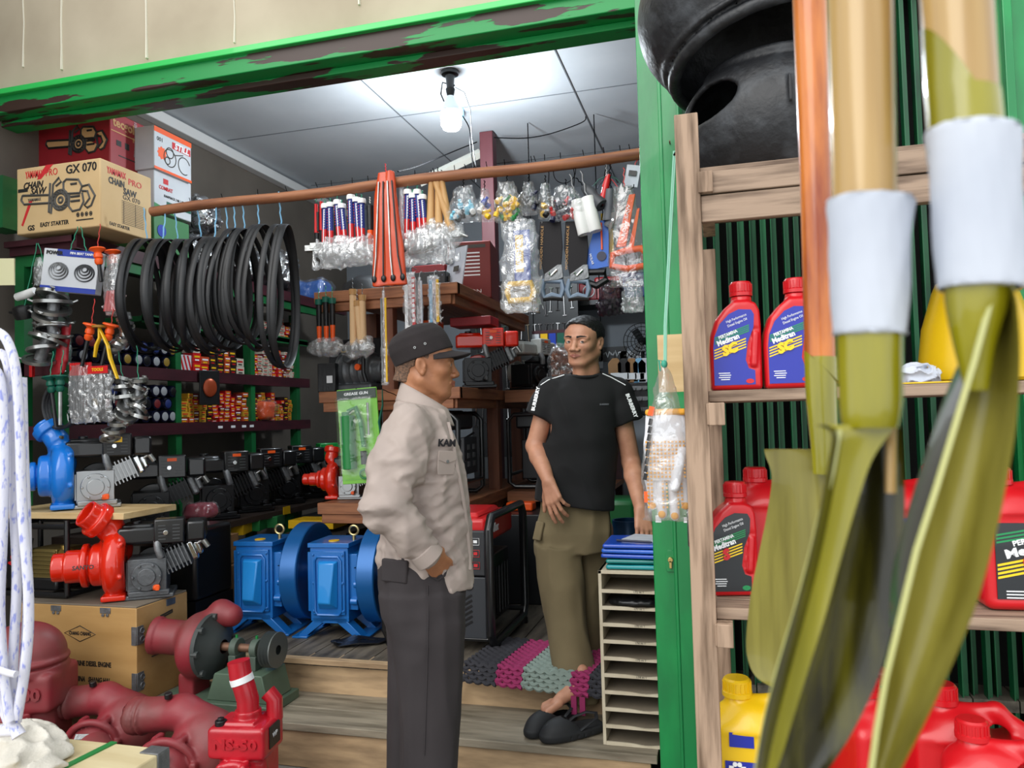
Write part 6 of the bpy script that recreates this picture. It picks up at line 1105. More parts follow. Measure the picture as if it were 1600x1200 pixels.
# braided mat
t = T('door_mat', 'braided rag mat in dark grey, magenta and sage stripes hanging over floor edge', 'mat', (-.77, 3.15, .342), -7)
def matpt(u, v):
    x = -.32+.64*u; y = .30-.46*v; z = .010
    if y < -.075: d = -.075-y; z = .012-d*.8; y = -.075-d*.35
    return Vector((x, y, z))
for (u0, u1, nm, m) in ((0, .24, 'dark_stripe', mat('dark grey rag', hx('#2e2e34'), .9)), (.24, .42, 'magenta_stripe', mat('magenta rag', hx('#8e2858'), .9)), (.42, .74, 'sage_stripe', mat('sage rag', hx('#7d8c84'), .9)), (.74, .86, 'magenta_stripe', None), (.86, 1.0, 'dark_stripe', None)):
    m = m or MATS['magenta rag' if 'magenta' in nm else 'dark grey rag']; g = G(); n = 25
    for j in range(n):
        P = []; k = int((u1-u0)*96)
        for i in range(k+1):
            u = u0+(u1-u0)*i/k; q = matpt(u, (j+.5)/n); P.append(q+Vector((0, .003*math.sin(i*1.05+j*PI), .004*math.sin(i*1.05+j*PI)+.006)))
        g.tube(P, [.0125+.002*math.sin(i*1.05+1) for i in range(k+1)], n=6, flat=.8)
    g.build(nm, m, t)
q = matpt(.0, .98); g = G(); g.tube([q, q+Vector((-.02, -.01, -.02)), q+Vector((-.035, -.012, -.07))], [.008, .01, .018], n=8, flat=.5); g.build('tassel', MATS['dark grey rag'], t)
q = matpt(.8, .99); g = G(); [g.box(q+Vector((dx, -.01, -.035)), (.022, .008, .07)) for dx in (-.02, .015)]; g.build('magenta_fringe', MATS['magenta rag'], t)
# slippers
M_slip = mat('black foam rubber', hx('#15171a'), .65, c2=hx('#1d2024'), ns=10)
def slipper(label, px, py, rz):
    p = atZ(px, py, .18); t = T('slipper', label, 'slipper', (p.x, p.y, .181), rz); s = S((-.16, -.07, 0), (.17, .07, .11), .004)
    s.stack([(0.001, 0, 0, .135, .045), (.012, 0, 0, .145, .05), (.03, 0, 0, .146, .05), (.036, 0, 0, .13, .042)], k=0, pw=2.4); s.ell((-.05, 0, .03), (.09, .05, .052), k=.01); s.ell((.05, 0, .05), (.13, .036, .045), sub=True, k=.006); s.ell((-.05, 0, .034), (.07, .038, .034), sub=True); s.box((0, 0, -.05), (1, 1, .1), 0, sub=True)
    for k in range(6): s.box((-.04+.03*k, -.052, .012), (.006, .012, .02), .001, sub=True)
    sdf_obj('sole', [s], M_slip, t); g = G(); g.tube([(.0, -.046, .035), (.03, -.047, .05), (.08, -.036, .062), (.1, 0, .066), (.08, .036, .062), (.03, .047, .05), (.0, .046, .035)], .008, n=8, flat=.45); g.build('heel_strap', M_slip, t); return t
slipper('black rubber clog on the step, left of the pair', 862, 1138, 62); slipper('black rubber clog on the step, right of the pair nearer the pigeonhole rack', 897, 1150, 42)
# pigeonhole rack, folders, paper and pen
cl = at(937, 1168, 2.83); x0, x1 = -.475, -.17; zt = at(935, 893, 2.84).z; H = zt-.18; t = T('pigeonhole_rack', 'cream plywood rack of narrow paper trays standing on the step by the door frame', 'rack', ((x0+x1)/2, 2.975, .181)); M_cream = mat('cream plywood edge', hx('#cfc5ae'), .6, c2=hx('#bdb199'), ns=9); M_mdf = mat('grey hardboard', hx('#8e8372'), .75, c2=hx('#7c7262'), ns=6, bump=.1, bs=60)
w = x1-x0; D = .24
for s in (-1, 1): g = G(); g.box((s*(w/2-.006), 0, H/2), (.012, D, H)); g.build('side_panel', M_cream, t, bevel=.001)
g = G(); g.box((0, 0, H-.006), (w, D, .012)); g.build('top_panel', M_cream, t, bevel=.001); g = G(); g.box((0, D/2-.003, H/2), (w-.02, .006, H)); g.build('back_panel', M_mdf, t)
NS_ = 11; st = (H-.02)/(NS_-1)
for k in range(NS_-1):
    z = .006+st*k; g = G(); g.box((0, .004, z), (w-.024, D-.01, .004)); g.build('tray_board', M_mdf, t)
    g = G(); n = 24; g.loft([[Vector((-w/2+.012+(w-.024)*i/n, -D/2+.0, z-.006)), Vector((-w/2+.012+(w-.024)*i/n, -D/2+.006, z-.006)), Vector((-w/2+.012+(w-.024)*i/n, -D/2+.006, z+.007-.006*math.exp(-((i/n-.52)/.14)**2))), Vector((-w/2+.012+(w-.024)*i/n, -D/2, z+.007-.006*math.exp(-((i/n-.52)/.14)**2)))] for i in range(n+1)]); e_ = g.build('front_edge', M_cream, t, smooth=False)
    if k >= 4: text('17%d m 1' % (k % 7), .011, M_ink, t, (-.005, -D/2-.001, z-.0), wid=.035, ext=.0003)
z = .181+.006+st*8+.003; tt = T('black_cord_bundle', 'bundle of black cords lying in the second tray from the top', 'cord', ((x0+x1)/2-.03, 2.90, z)); s = S((-.12, -.06, 0), (.12, .06, .045), .004); s.ell((0, 0, .012), (.09, .04, .02)); s.disp(lambda P: .012*vnoise(P, 60, 3)); s.box((0, 0, -.05), (1, 1, .1), 0, sub=True); sdf_obj('cords', [s], M_black, tt)
z = .181+H+.001; fc = ((x0+x1)/2+.01, 2.985)
for k, (m, lab) in enumerate(((mat('teal plastic folder', hx('#0f8f96'), .3, coat=.4), 'teal plastic folder at the bottom of the pile on the rack'), (mat('sea green folder', hx('#0c7d78'), .3, coat=.4), 'sea green plastic folder second from the bottom of the pile'), (mat('royal blue folder', hx('#1d4fc0'), .3, coat=.4), 'royal blue plastic folder just above the green ones'), (mat('bright blue folder', hx('#2262d0'), .3, coat=.4), 'bright blue plastic folder in the upper half of the pile'), (MATS.get('royal blue folder') or M_blue, 'royal blue plastic folder on top of the pile under the paper'))):
    m = m or M_blue; f = T('folder', lab, 'folder', (fc[0]+rs.uniform(-.008, .008), fc[1]+rs.uniform(-.005, .01), z), rs.uniform(-4, 4)); h = .018; s = S((-.17, -.14, -.002), (.17, .14, h+.006), .0045); s.box((0, 0, h/2), (.29, .23, h-.001), .006); s.disp(lambda P: .0015*vnoise(P, 16, k)); sdf_obj('folder_body', [s], m, f); z += h+.001
t = T('paper_sheet', 'sheets of white paper lying on the top blue folder', 'paper', (fc[0]+.03, fc[1]+.01, z+.001), -15); g = G(); g.box((0, 0, .002), (.2, .14, .004)); g.build('sheets', M_paper, t)
t = T('pen', 'dark ballpoint pen lying on the blue folder in front of the paper', 'pen', (fc[0]-.02, fc[1]-.085, z+.006), -12); g = G(); g.tube([(-.08, 0, 0), (.05, 0, 0), (.062, 0, 0)], [.0045, .0045, .001], n=10); g.build('barrel', M_navy, t); g = G(); g.cyl((.05, 0, 0), (.066, 0, 0), .003, .0008, n=8); g.build('tip', M_steel, t)
p = at(983, 845, 3.7); t = T('steel_drum', 'dark blue metal tub behind the hand at the rack', 'tub', (p.x, 3.7, .34)); g = G(); zz = at(983, 812, 3.7).z-.34; g.lathe([(.001, 0), (.07, 0), (.075, .02), (.075, zz-.1), (.08, zz-.09), (.075, zz-.08), (.078, zz), (.07, zz), (.068, .03)], 28); g.build('tub_body', mat('dark teal blue metal', hx('#123a5c'), .35, .3), t)
# =============================================================== far right interior: back counter, tool wall, toolboxes, fan
bw = T('back_shelf', 'dark shelf on the back wall carrying toolboxes', 'shelf', (-.65, 6.75, .34)); g = G(); g.box((0, 0, 2.02), (1.8, .36, .04)); g.build('upper_board', M_darkm, bw)
for x in (-.85, .85): g = G(); g.box((x, .1, 1.0), (.05, .05, 2.0)); g.build('post', M_darkm, bw)
g = G(); g.box((0, .0, 1.25), (1.7, .36, .03)); g.build('middle_board', M_alu, bw)
ZB = 2.381
for px, w, h, m, lab in ((957, .26, .2, M_red, 'red toolbox with round vent on the back shelf behind the shopkeeper'), (992, .24, .22, mat('dark blue case', hx('#1c3a78'), .4), 'dark blue case with white ring right of the red toolbox'), (925, .18, .16, M_redc, 'dark red case left of the red toolbox'), (880, .2, .12, M_whc, 'white box of drill bits on the back shelf, far left')):
    t = box_t('toolbox', lab, 'toolbox', at(px, 520, 6.7).x, 6.7, ZB, w, .2, h, m, 0, .015); g = G(); g.tube([(.05*math.cos(u), -.103, h*.5+.05*math.sin(u)) for u in [k*PI/10 for k in range(20)]], .006, n=5, closed=True); g.build('ring_mark', M_inkw if m is not M_red else M_black, t); g = G(); g.tube([(-.04, 0, h), (-.03, 0, h+.03), (.03, 0, h+.03), (.04, 0, h)], .008, n=6); g.build('handle', M_black, t)
tb = T('tool_board', 'back wall board hung with rows of bright spanners behind the shopkeeper', 'board', (-1.62, 6.3, 1.5)); g = G(); g.box((0, 0, .3), (.95, .03, 1.5)); g.build('board', M_darkm, tb); 
for x in (-.45, .45): g = G(); g.box((x, .03, -.3), (.05, .05, 1.72)); g.build('leg', M_darkm, tb)
sp0 = None; rs2 = random.Random(4)
for r in range(4):
    for c in range(17):
        x = -1.62-.42+c*.052+rs2.uniform(-.008, .008); z = 2.46-r*.3; ln = rs2.uniform(.17, .26); row = ('top', 'second', 'third', 'bottom')[r]
        if sp0 is None:
            g = G(); g.tube([(0, 0, 0), (0, 0, -1)], .008, n=6, flat=.6); [g.lathe([(.008, -.004), (.018, -.004), (.018, .004), (.008, .004), (.008, -.004)], 10, M=Matrix.Translation((0, 0, zz)) @ Matrix.Rotation(R_(90), 4, 'X')) for zz in (0, -1)]; sp0 = g.build('spanner', M_chrome); o = sp0
        else: o = sp0.copy(); COL.objects.link(o)
        place(o, (x, 6.277, z), 0, rot=(0, R_(rs2.uniform(-4, 4)), R_(rs2.uniform(-8, 8))), sc=(1, 1, ln)); tag(o, 'bright spanner hanging in the %s row of the back tool board' % row, 'spanner', 'spanners in the %s row of the tool board' % row)
p = at(1003, 545, 6.2); t = T('fan', 'black desk fan in front of the pale back wall near door frame', 'fan', (p.x-.02, 6.45, 1.606)); g = G(); g.cyl((0, 0, 0), (0, 0, .02), .1, n=20); g.cyl((0, 0, 0), (0, 0, .3), .015, n=10); g.build('stand', M_black, t)
g = G(); [g.tube([(r*math.cos(u), -.05+.02*(r < .1), .38+r*math.sin(u)) for u in [k*PI/14 for k in range(28)]], .003, n=4, closed=True) for r in (.15, .12, .09, .06, .03)]; [g.tube([(0, -.06, .38), (.15*math.cos(a), -.05, .38+.15*math.sin(a))], .002, n=4) for a in [k*PI/8 for k in range(16)]]; g.build('grille', M_black, t)
g = G(); [g.box((.06*math.cos(a), -.02, .38+.06*math.sin(a)), (.11, .006, .06), rot=rotm(15, -math.degrees(a), 0)) for a in (0, 2.1, 4.2)]; g.build('blade', M_darkm, t)
for px, py, w, h, m, lab in ((957, 553, .26, .13, M_darkm, 'dark sticker with white scribble on the back wall'), (986, 556, .2, .09, M_whc, 'white framed sticker beside the scribbled one'), (935, 557, .08, .22, M_whc, 'white notice with dark circle beside the shopkeeper ear')):
    p = at(px, py, 6.99); t = T('wall_sticker', lab, 'sticker', (p.x, 6.992, p.z)); g = G(); g.box((0, 0, 0), (w, .008, h)); g.build('sheet', m, t); g = G(); g.tube([(-w*.3+w*.6*i/9, -.006, h*.22*math.sin(i*2.4)) for i in range(10)], .008, n=5); g.build('scribble', M_inkw if m is M_darkm else M_inkg, t)
for i, (px, m, k, lab) in enumerate(((962, M_cardb, 'bag', 'brown paper packet hanging above the grey counter'), (976, M_black, 'black', 'black and white pouch beside the brown packet'), (988, M_filmw, 'b', 'brown topped clear packet right of the black pouch'), (1000, M_twineb, 'c', 'pale blister card of small parts near the door frame'), (1008, M_whc, 'd', 'white blister card at the right end of the counter wall'))):
    p = at(px, 580, 6.0); t = T('hung_packet', lab, 'package', (p.x, 5.98, p.z)); g = G(); g.prism([(-.05, -.09), (.05, -.09), (.055, .06), (.02, .1), (-.02, .1), (-.055, .06)], -.015, .015); g.build('packet', m if m is not M_filmw else M_cardb, t, bevel=.006); g = G(); g.box((0, -.017, -.04), (.07, .003, .05)); g.build('label', M_inkw, t); cord(t, (0, 0, .1), (0, .0, .16), M_wire)
t = box_t('tool_rack', 'clear topped rack of black drill chucks on the grey counter', 'rack', at(993, 612, 5.9).x, 5.9, 1.38, .34, .16, .24, M_black, 0); 
for j in range(3): g = G(); [g.cyl((-.13+.043*i, -.075, .04+.08*j), (-.13+.043*i, -.1, .04+.08*j), .016, n=10) for i in range(7)]; g.box((0, -.08, .04+.08*j), (.3, .004, .03)); g.build('chuck_row', M_alu, t)
ct = T('counter', 'grey counter in front of the back wall, right of the shopkeeper', 'counter', (-.35, 6.05, .34)); g = G(); g.box((0, 0, .515), (.9, .7, 1.03)); g.build('counter_body', M_wallg, ct, bevel=.005)
box_t('machine_cover', 'green shrouded machine low behind the shopkeeper arm', 'machine', at(965, 745, 4.6).x, 4.65, .34, .22, .3, .55, mat('dim green shroud', hx('#0f5a2a'), .4), 0, .03)
for i, (px, py, m, lab) in enumerate(((815, 818, M_orange, 'orange tool lying on the floor crate behind the red generator'), (800, 806, mat('olive pack', hx('#8a8a3a'), .5), 'olive yellow pack behind the orange tool'), (828, 812, M_redc, 'dark red pack right of the orange tool'))):
    p = at(px, py, 4.4); box_t('small_pack', lab, 'pack', p.x, 4.4+.25*i, .841, .16, .1, .05, m, 10*i, .01)
box_t('low_crate', 'dark low crate behind the red generator', 'crate', at(815, 850, 4.6).x, 4.6, .34, .5, .8, .5, M_darkm)
t = T('small_packets', 'row of small bright packets beneath the saws', 'packets', (-1.05, 5.3, 1.98)); g = G(); g.box((0, 0, 0), (.5, .02, .03)); g.build('bar', M_purple, t)
for i in range(8): g = G(); g.box((-.22+.06*i, -.02, -.06), (.05, .01, .1)); g.build('packet', (M_whc, M_yellow, M_blue, M_dgreen, M_whc, M_red, M_navy, M_inkw)[i], t)
for s in (-1, 1): g = G(); g.tube([(s*.24, 0, 0), (s*.24, 0, 1.52)], .004, n=5); g.build('rod', M_wire, t)
# =============================================================== timber rack outside at the right
RYf = 1.85
xa, xb = at(1067, 550, RYf).x, at(1104, 550, RYf).x; rk = T('timber_rack', 'weathered timber display rack standing outside the green folding gate', 'rack', (.5, 2.05, 0))
def rl(x, y, z): return (x-.5, y-2.05, z)
ztop = at(1075, 183, RYf).z
g = G(); g.box(rl((xa+xb)/2, RYf, ztop/2), (xb-xa, .05, ztop)); g.build('post', M_grey_wood, rk, bevel=.002)
g = G(); g.box(rl(xb+.004, 2.28, .93), (.045, .05, 1.86)); g.build('post', M_grey_wood, rk, bevel=.002)
for X in (1.25,): g = G(); g.box(rl(X, RYf, 1.05), (.06, .05, 2.1)); g.build('post', M_grey_wood, rk, bevel=.002); g = G(); g.box(rl(X, 2.28, .95), (.05, .05, 1.9)); g.build('post', M_grey_wood, rk, bevel=.002)
zs1 = at(1113, 610, RYf).z; zs2 = at(1125, 950, RYf).z; zs0 = at(1200, 249, RYf).z
for z, nm in ((zs0, 'top'), (zs1, 'upper'), (zs2, 'middle'), (.395, 'lowest')):
    g = G(); [g.box(rl((xb+1.25)/2, RYf+.05+.095*k, z-.014), (1.25-xb, .09, .026)) for k in range(5)]; g.build('shelf_board', M_grey_woodx, rk, bevel=.002)
g = G(); g.box(rl((xb+1.25)/2, RYf-.008, zs0-.045), (1.25-xb, .022, .052)); g.build('rail', M_grey_woodx, rk, bevel=.002); g = G(); g.box(rl((xb+1.25)/2, RYf-.006, zs0-.105), (1.25-xb, .02, .062)); g.build('rail', M_grey_woodx, rk, bevel=.002)
for z in (zs0-.045, zs1-.055, zs2-.055, .33): g = G(); g.box(rl(xb+.012, 2.06, z), (.034, .48, .05)); g.build('cross_bearer', M_grey_wood, rk, bevel=.002)
for z, px in ((zs1-.055, 1113), (zs2-.055, 1127)): g = G(); g.box(rl(xb+.018, RYf-.004, z), (.036, .06, .052)); g.build('end_block', M_grey_wood, rk, bevel=.002)
# plywood scrap behind the gloves
p = at(1058, 570, 2.4); g = G(); g.box((.03, 0, 0), (.16, .012, .17)); o = tag(g.build('plywood_scrap', M_pale_wood), 'small pale plywood scrap fixed behind the hanging gloves', 'board'); o.location = (p.x, 2.312, p.z)
# ---- jugs
M_jug = mat('glossy red jug plastic', hx('#c4121c'), .35, coat=.15, bump=.05, bs=40)
M_lblue = mat('deep blue label', hx('#1c2a9c'), .35, coat=.3); M_lblack = mat('charcoal label', hx('#202428'), .4, coat=.3); M_lgreen = mat('green label stripe', hx('#1f8a50'), .4); M_lyel = mat('yellow label print', hx('#f0c81c'), .4)
def jug(label, loc, rz, lab='SC', sc=1.0, group=None, body=M_jug, cap=None):
    t = T('oil_jug', label, 'oil jug', loc, rz, sc=sc, group=group); out = [(-.055, .004), (-.05, 0), (.056, 0), (.061, .004), (.062, .15), (.06, .185), (.052, .203), (.036, .21), (.002, .21), (-.02, .192), (-.042, .165), (-.053, .13), (-.056, .1)]
    s = S((-.07, -.045, -.004), (.075, .045, .225), .0034)
    pts = np.array(out); 
    def fn(g_):
        x, z = g_[..., 0], g_[..., 2]; d = np.full(x.shape, 1e9); ins = np.zeros(x.shape, bool); n = len(pts)
        for i in range(n):
            a, b = pts[i], pts[(i+1) % n]; e = b-a; wx, wz = x-a[0], z-a[1]; tt = np.clip((wx*e[0]+wz*e[1])/(e@e), 0, 1); d = np.minimum(d, (wx-e[0]*tt)**2+(wz-e[1]*tt)**2)
            c = (a[1] > z) != (b[1] > z); xx = (b[0]-a[0])*(z-a[1])/(b[1]-a[1]+1e-12)+a[0]; ins ^= c & (x < xx)
        d2 = np.sqrt(d)*np.where(ins, -1, 1); w = np.stack([d2+.012, np.abs(g_[..., 1])-.034+.012], -1)
        return np.minimum(w.max(-1), 0)+np.linalg.norm(np.maximum(w, 0), axis=-1)-.012
    s.op(fn, (-.06, -.04, 0), (.065, .04, .22)); s.ell((.033, -.036, .10), (.022, .007, .052), k=.002, sub=True) if False else None
    s.box((.045, -.036, .095), (.028, .01, .10), .008, rot=(0, 6, 0), k=.004, sub=True); s.cap((.042, -.03, .06), (.048, -.03, .13), .009, .007, k=.003)
    s.cyl((.022, 0, .2), (.022, 0, .222), .024, k=.004)
    sdf_obj('jug_body', [s], body, t)
    g = G(); n = 20; M = Matrix.Translation((.022, 0, .222)); g.lathe([(.001, 0), (.0265, 0), (.0265, .008), (.0245, .01), (.0245, .03), (.022, .034), (.001, .034)], 24, M=M); [g.box((.022+.025*math.cos(a), .025*math.sin(a), .241), (.003, .003, .018), rot=rotm(0, 0, math.degrees(a))) for a in [k*PI/10 for k in range(20)]]; g.build('screw_cap', cap or body, t)
    lo = [(-.048, .012), (.044, .012), (.044, .045), (.03, .05), (.024, .07), (.03, .11), (.044, .145), (.046, .175), (.04, .186), (.012, .188), (-.01, .178), (-.032, .155), (-.045, .125), (-.048, .1)]
    y = -.0352; g = G(); g.prism(lo, y, y+.002); lb = g.build('label', M_lblue if lab != 'S' else M_lblack, t, smooth=False)
    def sh(x): return .118+.55*x*.5
    for k in range(4): g = G(); z0 = .137-.0045*k; g.add([(-.044, y-.0008, z0-.016), (.034, y-.0008, z0+.012), (.034, y-.0008, z0+.0145), (-.044, y-.0008, z0-.0135)], [(0, 1, 2, 3)]); g.build('green_stripe', M_lgreen, lb)
    r = (90, -20, 0); text('High Performance', .0085, M_inkw, lb, (.006, y-.001, .167), r, ext=.0003, wid=.048); text('Diesel Engine Oil', .0085, M_inkw, lb, (.008, y-.001, .157), r, ext=.0003, wid=.046)
    text('PERTAMINA', .0105, M_inkw, lb, (-.014, y-.0015, .13), r, bold=.03, ext=.0003, wid=.045); text('Meditran', .017, M_inkw, lb, (-.014, y-.0015, .117), r, bold=.04, ext=.0004, wid=.052)
    for k in range(4): g = G(); z0 = .104-.0065*k; g.add([(-.046, y-.0008, z0-.012), (.026, y-.0008, z0+.0135), (.026, y-.0008, z0+.0165), (-.046, y-.0008, z0-.009)], [(0, 1, 2, 3)]); g.build('yellow_stripe', M_lyel, lb)
    text(lab, .03, M_lyel if lab != 'S' else M_inkr, lb, (-.012, y-.003, .0945), r, bold=.07, ext=.0012, shear=.2)
    for k in range(4): g = G(); g.box((-.025+.002*(k % 2), y-.0008, .04-.005*k), (.026-.006*(k == 3), .0006, .0018)); g.build('small_print', M_inkw, lb)
    g = G(); g.lathe([(.001, 0), (.009, 0), (.009, .001), (.001, .001)], 20, M=Matrix.Translation((.032, y, .02)) @ Matrix.Rotation(R_(90), 4, 'X') @ Matrix.Diagonal((1, .6, 1, 1))); g.build('oval_emblem', M_inkr if lab != 'S' else M_lgreen, lb)
    return t
jw = .117
j1 = jug('red one-litre diesel oil jug with blue label at left end of upper rack shelf', (at(1148, 600, 1.92).x, 1.93, zs1), 4); j1.scale = (1.02,)*3
for k, (px, Y, lab) in enumerate(((1233, 1.93, 'red diesel oil jug with blue label, right of the end one, partly behind orange pole'), (1262, 2.1, 'red diesel oil jug standing behind the second jug'))):
    dup(j1, (at(px, 600, Y).x, Y, zs1), 5, lab)
# red back jug cap etc. middle shelf
j2 = jug('red oil jug with black label, left end of the middle rack shelf behind the post', (at(1148, 900, 2.0).x-.015, 2.0, zs2), 12, 'S', 1.08)
def bigjug(label, loc, rz, lab='SC', sc=1.0, body=M_jug, lbl=True, group=None):
    t = T('oil_canister', label, 'oil canister', loc, rz, sc=sc, group=group); s = S((-.11, -.075, -.004), (.12, .075, .33), .0048)
    s.box((0, 0, .115), (.2, .13, .23), .022); s.ell((-.02, 0, .22), (.08, .06, .05), k=.02); s.cyl((-.045, 0, .24), (-.045, 0, .275), .027, k=.006)
    s.chain([(-.01, 0, .262), (.05, 0, .268), (.085, 0, .235), (.088, 0, .16)], [.014, .016, .018, .018], k=.012); s.ell((.045, 0, .225), (.026, .08, .02), k=.004, sub=True)
    s.box((0, -.068, .115), (.17, .012, .19), .012, k=.002, sub=True); sdf_obj('canister_body', [s], body, t)
    g = G(); g.lathe([(.001, 0), (.032, 0), (.032, .01), (.029, .012), (.029, .034), (.025, .038), (.001, .038)], 24, M=Matrix.Translation((-.045, 0, .272))); [g.box((-.045+.0295*math.cos(a), .0295*math.sin(a), .293), (.003, .003, .02), rot=rotm(0, 0, math.degrees(a))) for a in [k*PI/10 for k in range(20)]]; g.build('screw_cap', body, t)
    if lbl:
        y = -.0640; g = G(); g.box((0, y, .11), (.155, .002, .165)); lb = g.build('label', M_lblue if lab != 'S' else M_lblack, t); r = (90, -14, 0)
        text('PERTAMINA', .016, M_inkw, lb, (.0, y-.002, .158), r, bold=.03, wid=.09); text('Meditran', .026, M_inkw, lb, (0, y-.002, .138), r, bold=.04, wid=.12)
        for k in range(4): g = G(); z0 = .11-.009*k; g.add([(-.075, y-.0014, z0-.012), (.075, y-.0014, z0+.022), (.075, y-.0014, z0+.027), (-.075, y-.0014, z0-.007)], [(0, 1, 2, 3)]); g.build('yellow_stripe', M_lyel, lb)
        for k in range(3): g = G(); z0 = .184-.008*k; g.add([(-.075, y-.0014, z0-.02), (.075, y-.0014, z0+.008), (.075, y-.0014, z0+.012), (-.075, y-.0014, z0-.016)], [(0, 1, 2, 3)]); g.build('green_stripe', M_lgreen, lb)
        text(lab, .05, M_inkr if lab == 'S' else M_lyel, lb, (-.01, y-.004, .1), r, bold=.07, ext=.0012); [None]; g = G(); [g.box((-.035, y-.0014, .045-.007*k), (.05, .0006, .0025)) for k in range(3)]; g.build('small_print', M_inkw, lb)
    return t
c1 = bigjug('red oil canister with blue label behind the middle paddle on middle shelf', (at(1425, 930, 2.05).x, 2.04, zs2), 4, 'SC', 1.0)
bigjug('red oil canister with black label at right edge of the middle shelf', (at(1605, 950, 1.97).x, 1.98, zs2), 3, 'S', 1.0)
c4 = bigjug('plain red canister behind the black labelled oil jug', (at(1215, 930, 2.12).x, 2.12, zs2), 0, 'SC', .98, lbl=False)
dup(c4, (at(1500, 930, 2.2).x, 2.2, zs2), 0, 'plain red canister at the back between the two middle shelf canisters')
dup(c4, (at(1545, 1200, 1.86).x+.0, 2.0, .395), -12, 'plain red canister on the lowest shelf, behind the front right one', sc=1.15)
dup(c1, (at(1600, 1200, 1.78).x-.02, 1.92, .395), -18, 'red canister with blue label in front on the lowest shelf, far right', sc=1.06).location.y = 1.86
dup(c4, (at(1400, 1200, 1.9).x, 2.02, .395), 28, 'plain red canister with big loop handle on the lowest shelf between the paddles', sc=1.2)
dup(c4, (at(1350, 1100, 2.1).x, 2.2, .395), 0, 'plain red canister at the back of the lowest shelf behind the middle paddle', sc=1.15)
M_yj = mat('glossy yellow jug plastic', hx('#e8bc10'), .35, coat=.2)
t = bigjug('yellow canister with blue and white logo label on the lowest shelf, left end', (at(1190, 1180, 1.95).x, 1.99, .395), 0, 'x', 1.12, body=M_yj, lbl=False)
g = G(); g.box((.0, -.064, .09), (.15, .002, .13)); g.build('label', M_lblue, t); text('Üi', .05, M_inkw, t, (-.045, -.067, .125), bold=.05); g = G(); g.tube([(-.07, -.066, .05), (0, -.066, .085), (.07, -.066, .07)], .012, n=6, flat=.2); g.build('yellow_swoosh', M_yj, t); g = G(); g.box((-.04, -.064, .2), (.05, .002, .03)); g.build('blue_patch', M_lblue, t)
p = at(1528, 590, 2.05); t = T('bucket', 'translucent yellow plastic bucket on the upper rack shelf behind the right paddle', 'bucket', (p.x, 2.05, zs1)); hb = at(1528, 440, 2.05).z-zs1; g = G(); g.lathe([(.001, .003), (.125, .003), (.13, .01), (.115, hb*.55), (.09, hb*.9), (.08, hb), (.076, hb), (.11, hb*.5), (.12, .012)], 40); g.build('bucket_body', mat('translucent yellow plastic', hx('#e0b80c'), .3, trans=.15), t)
g = G(); g.tube([(.09, 0, hb*.92), (.12, -.01, hb+.01), (.17, -.02, hb+.01)], .012, n=10); g.build('spout', M_yj, t)
p = at(1432, 590, 1.93); t = T('paper_crumple', 'crumpled white tissue on the upper rack shelf beside the yellow bucket', 'paper', (p.x, 1.93, zs1)); s = S((-.06, -.04, 0), (.06, .04, .06), .003); s.ell((0, 0, .018), (.045, .03, .024)); s.disp(lambda P: -.01*(1-np.abs(vnoise(P, 60, 3))*5).clip(-1, 1)); s.box((0, 0, -.05), (1, 1, .1), 0, sub=True); sdf_obj('tissue', [s], M_paper, t)
g = G(); g.box((0, 0, .002), (.26, .012, .003)); o = tag(g.build('paint_spill', M_yj), 'thin yellow spill along the front edge of the upper shelf', 'spill'); o.location = (at(1470, 596, 1.88).x, 1.87, zs1)
# black rubber tubs cut from tyres, on top of the rack
M_tyre = mat('scuffed black tyre rubber', hx('#1c1d20'), .5, c2=hx('#3c3f43'), ns=16, nmix=(.5, .75), bump=.5, bs=60, bstr=.004)
pb = at(1195, 252, 2.1); t = T('rubber_tub', 'black rubber tub cut from a tyre with oval hole, on top of the rack', 'tub', (pb.x+.05, 2.13, zs0+.001)); s = S((-.34, -.3, -.01), (.34, .3, .42), .0065)
s.ell((0, 0, .15), (.27, .25, .215), k=0); s.box((0, 0, -.1), (1, 1, .2), 0, sub=True, k=.01); s.ell((0, 0, .16), (.25, .23, .19), sub=True); s.box((0, 0, .43), (1, 1, .2), 0, sub=True)
s.ell((-.2, -.14, .2), (.035, .12, .055), rot=(0, 30, 40), sub=True, k=.01); s.tor((0, 0, .30), (0, 0, 1), .19, .012, k=.01); s.box((.0, -.25, .17), (.008, .03, .07), .003, k=.005); s.disp(lambda P: .0015*vnoise(P*np.array([3, 1, 1]), 40, 2)); sdf_obj('tub_shell', [s], M_tyre, t)
t = T('rubber_tub', 'upper black rubber tub tilted over the one with the oval hole', 'tub', (pb.x+.02, 2.1, zs0+.325), rot=(R_(-8), R_(-10), 0)); s = S((-.38, -.34, -.06), (.38, .34, .42), .0075)
s.ell((0, 0, .18), (.31, .29, .25), k=0); s.box((0, 0, -.1), (1, 1, .2), 0, sub=True, k=.008); s.ell((0, 0, .12), (.27, .25, .2), sub=True); s.tor((0, 0, .02), (0, 0, 1), .245, .016, k=.01); s.tor((0, 0, .05), (0, 0, 1), .262, .008, k=.008); s.disp(lambda P: .002*vnoise(P*np.array([2, 1, 3]), 30, 5)); sdf_obj('tub_shell', [s], M_tyre, t)
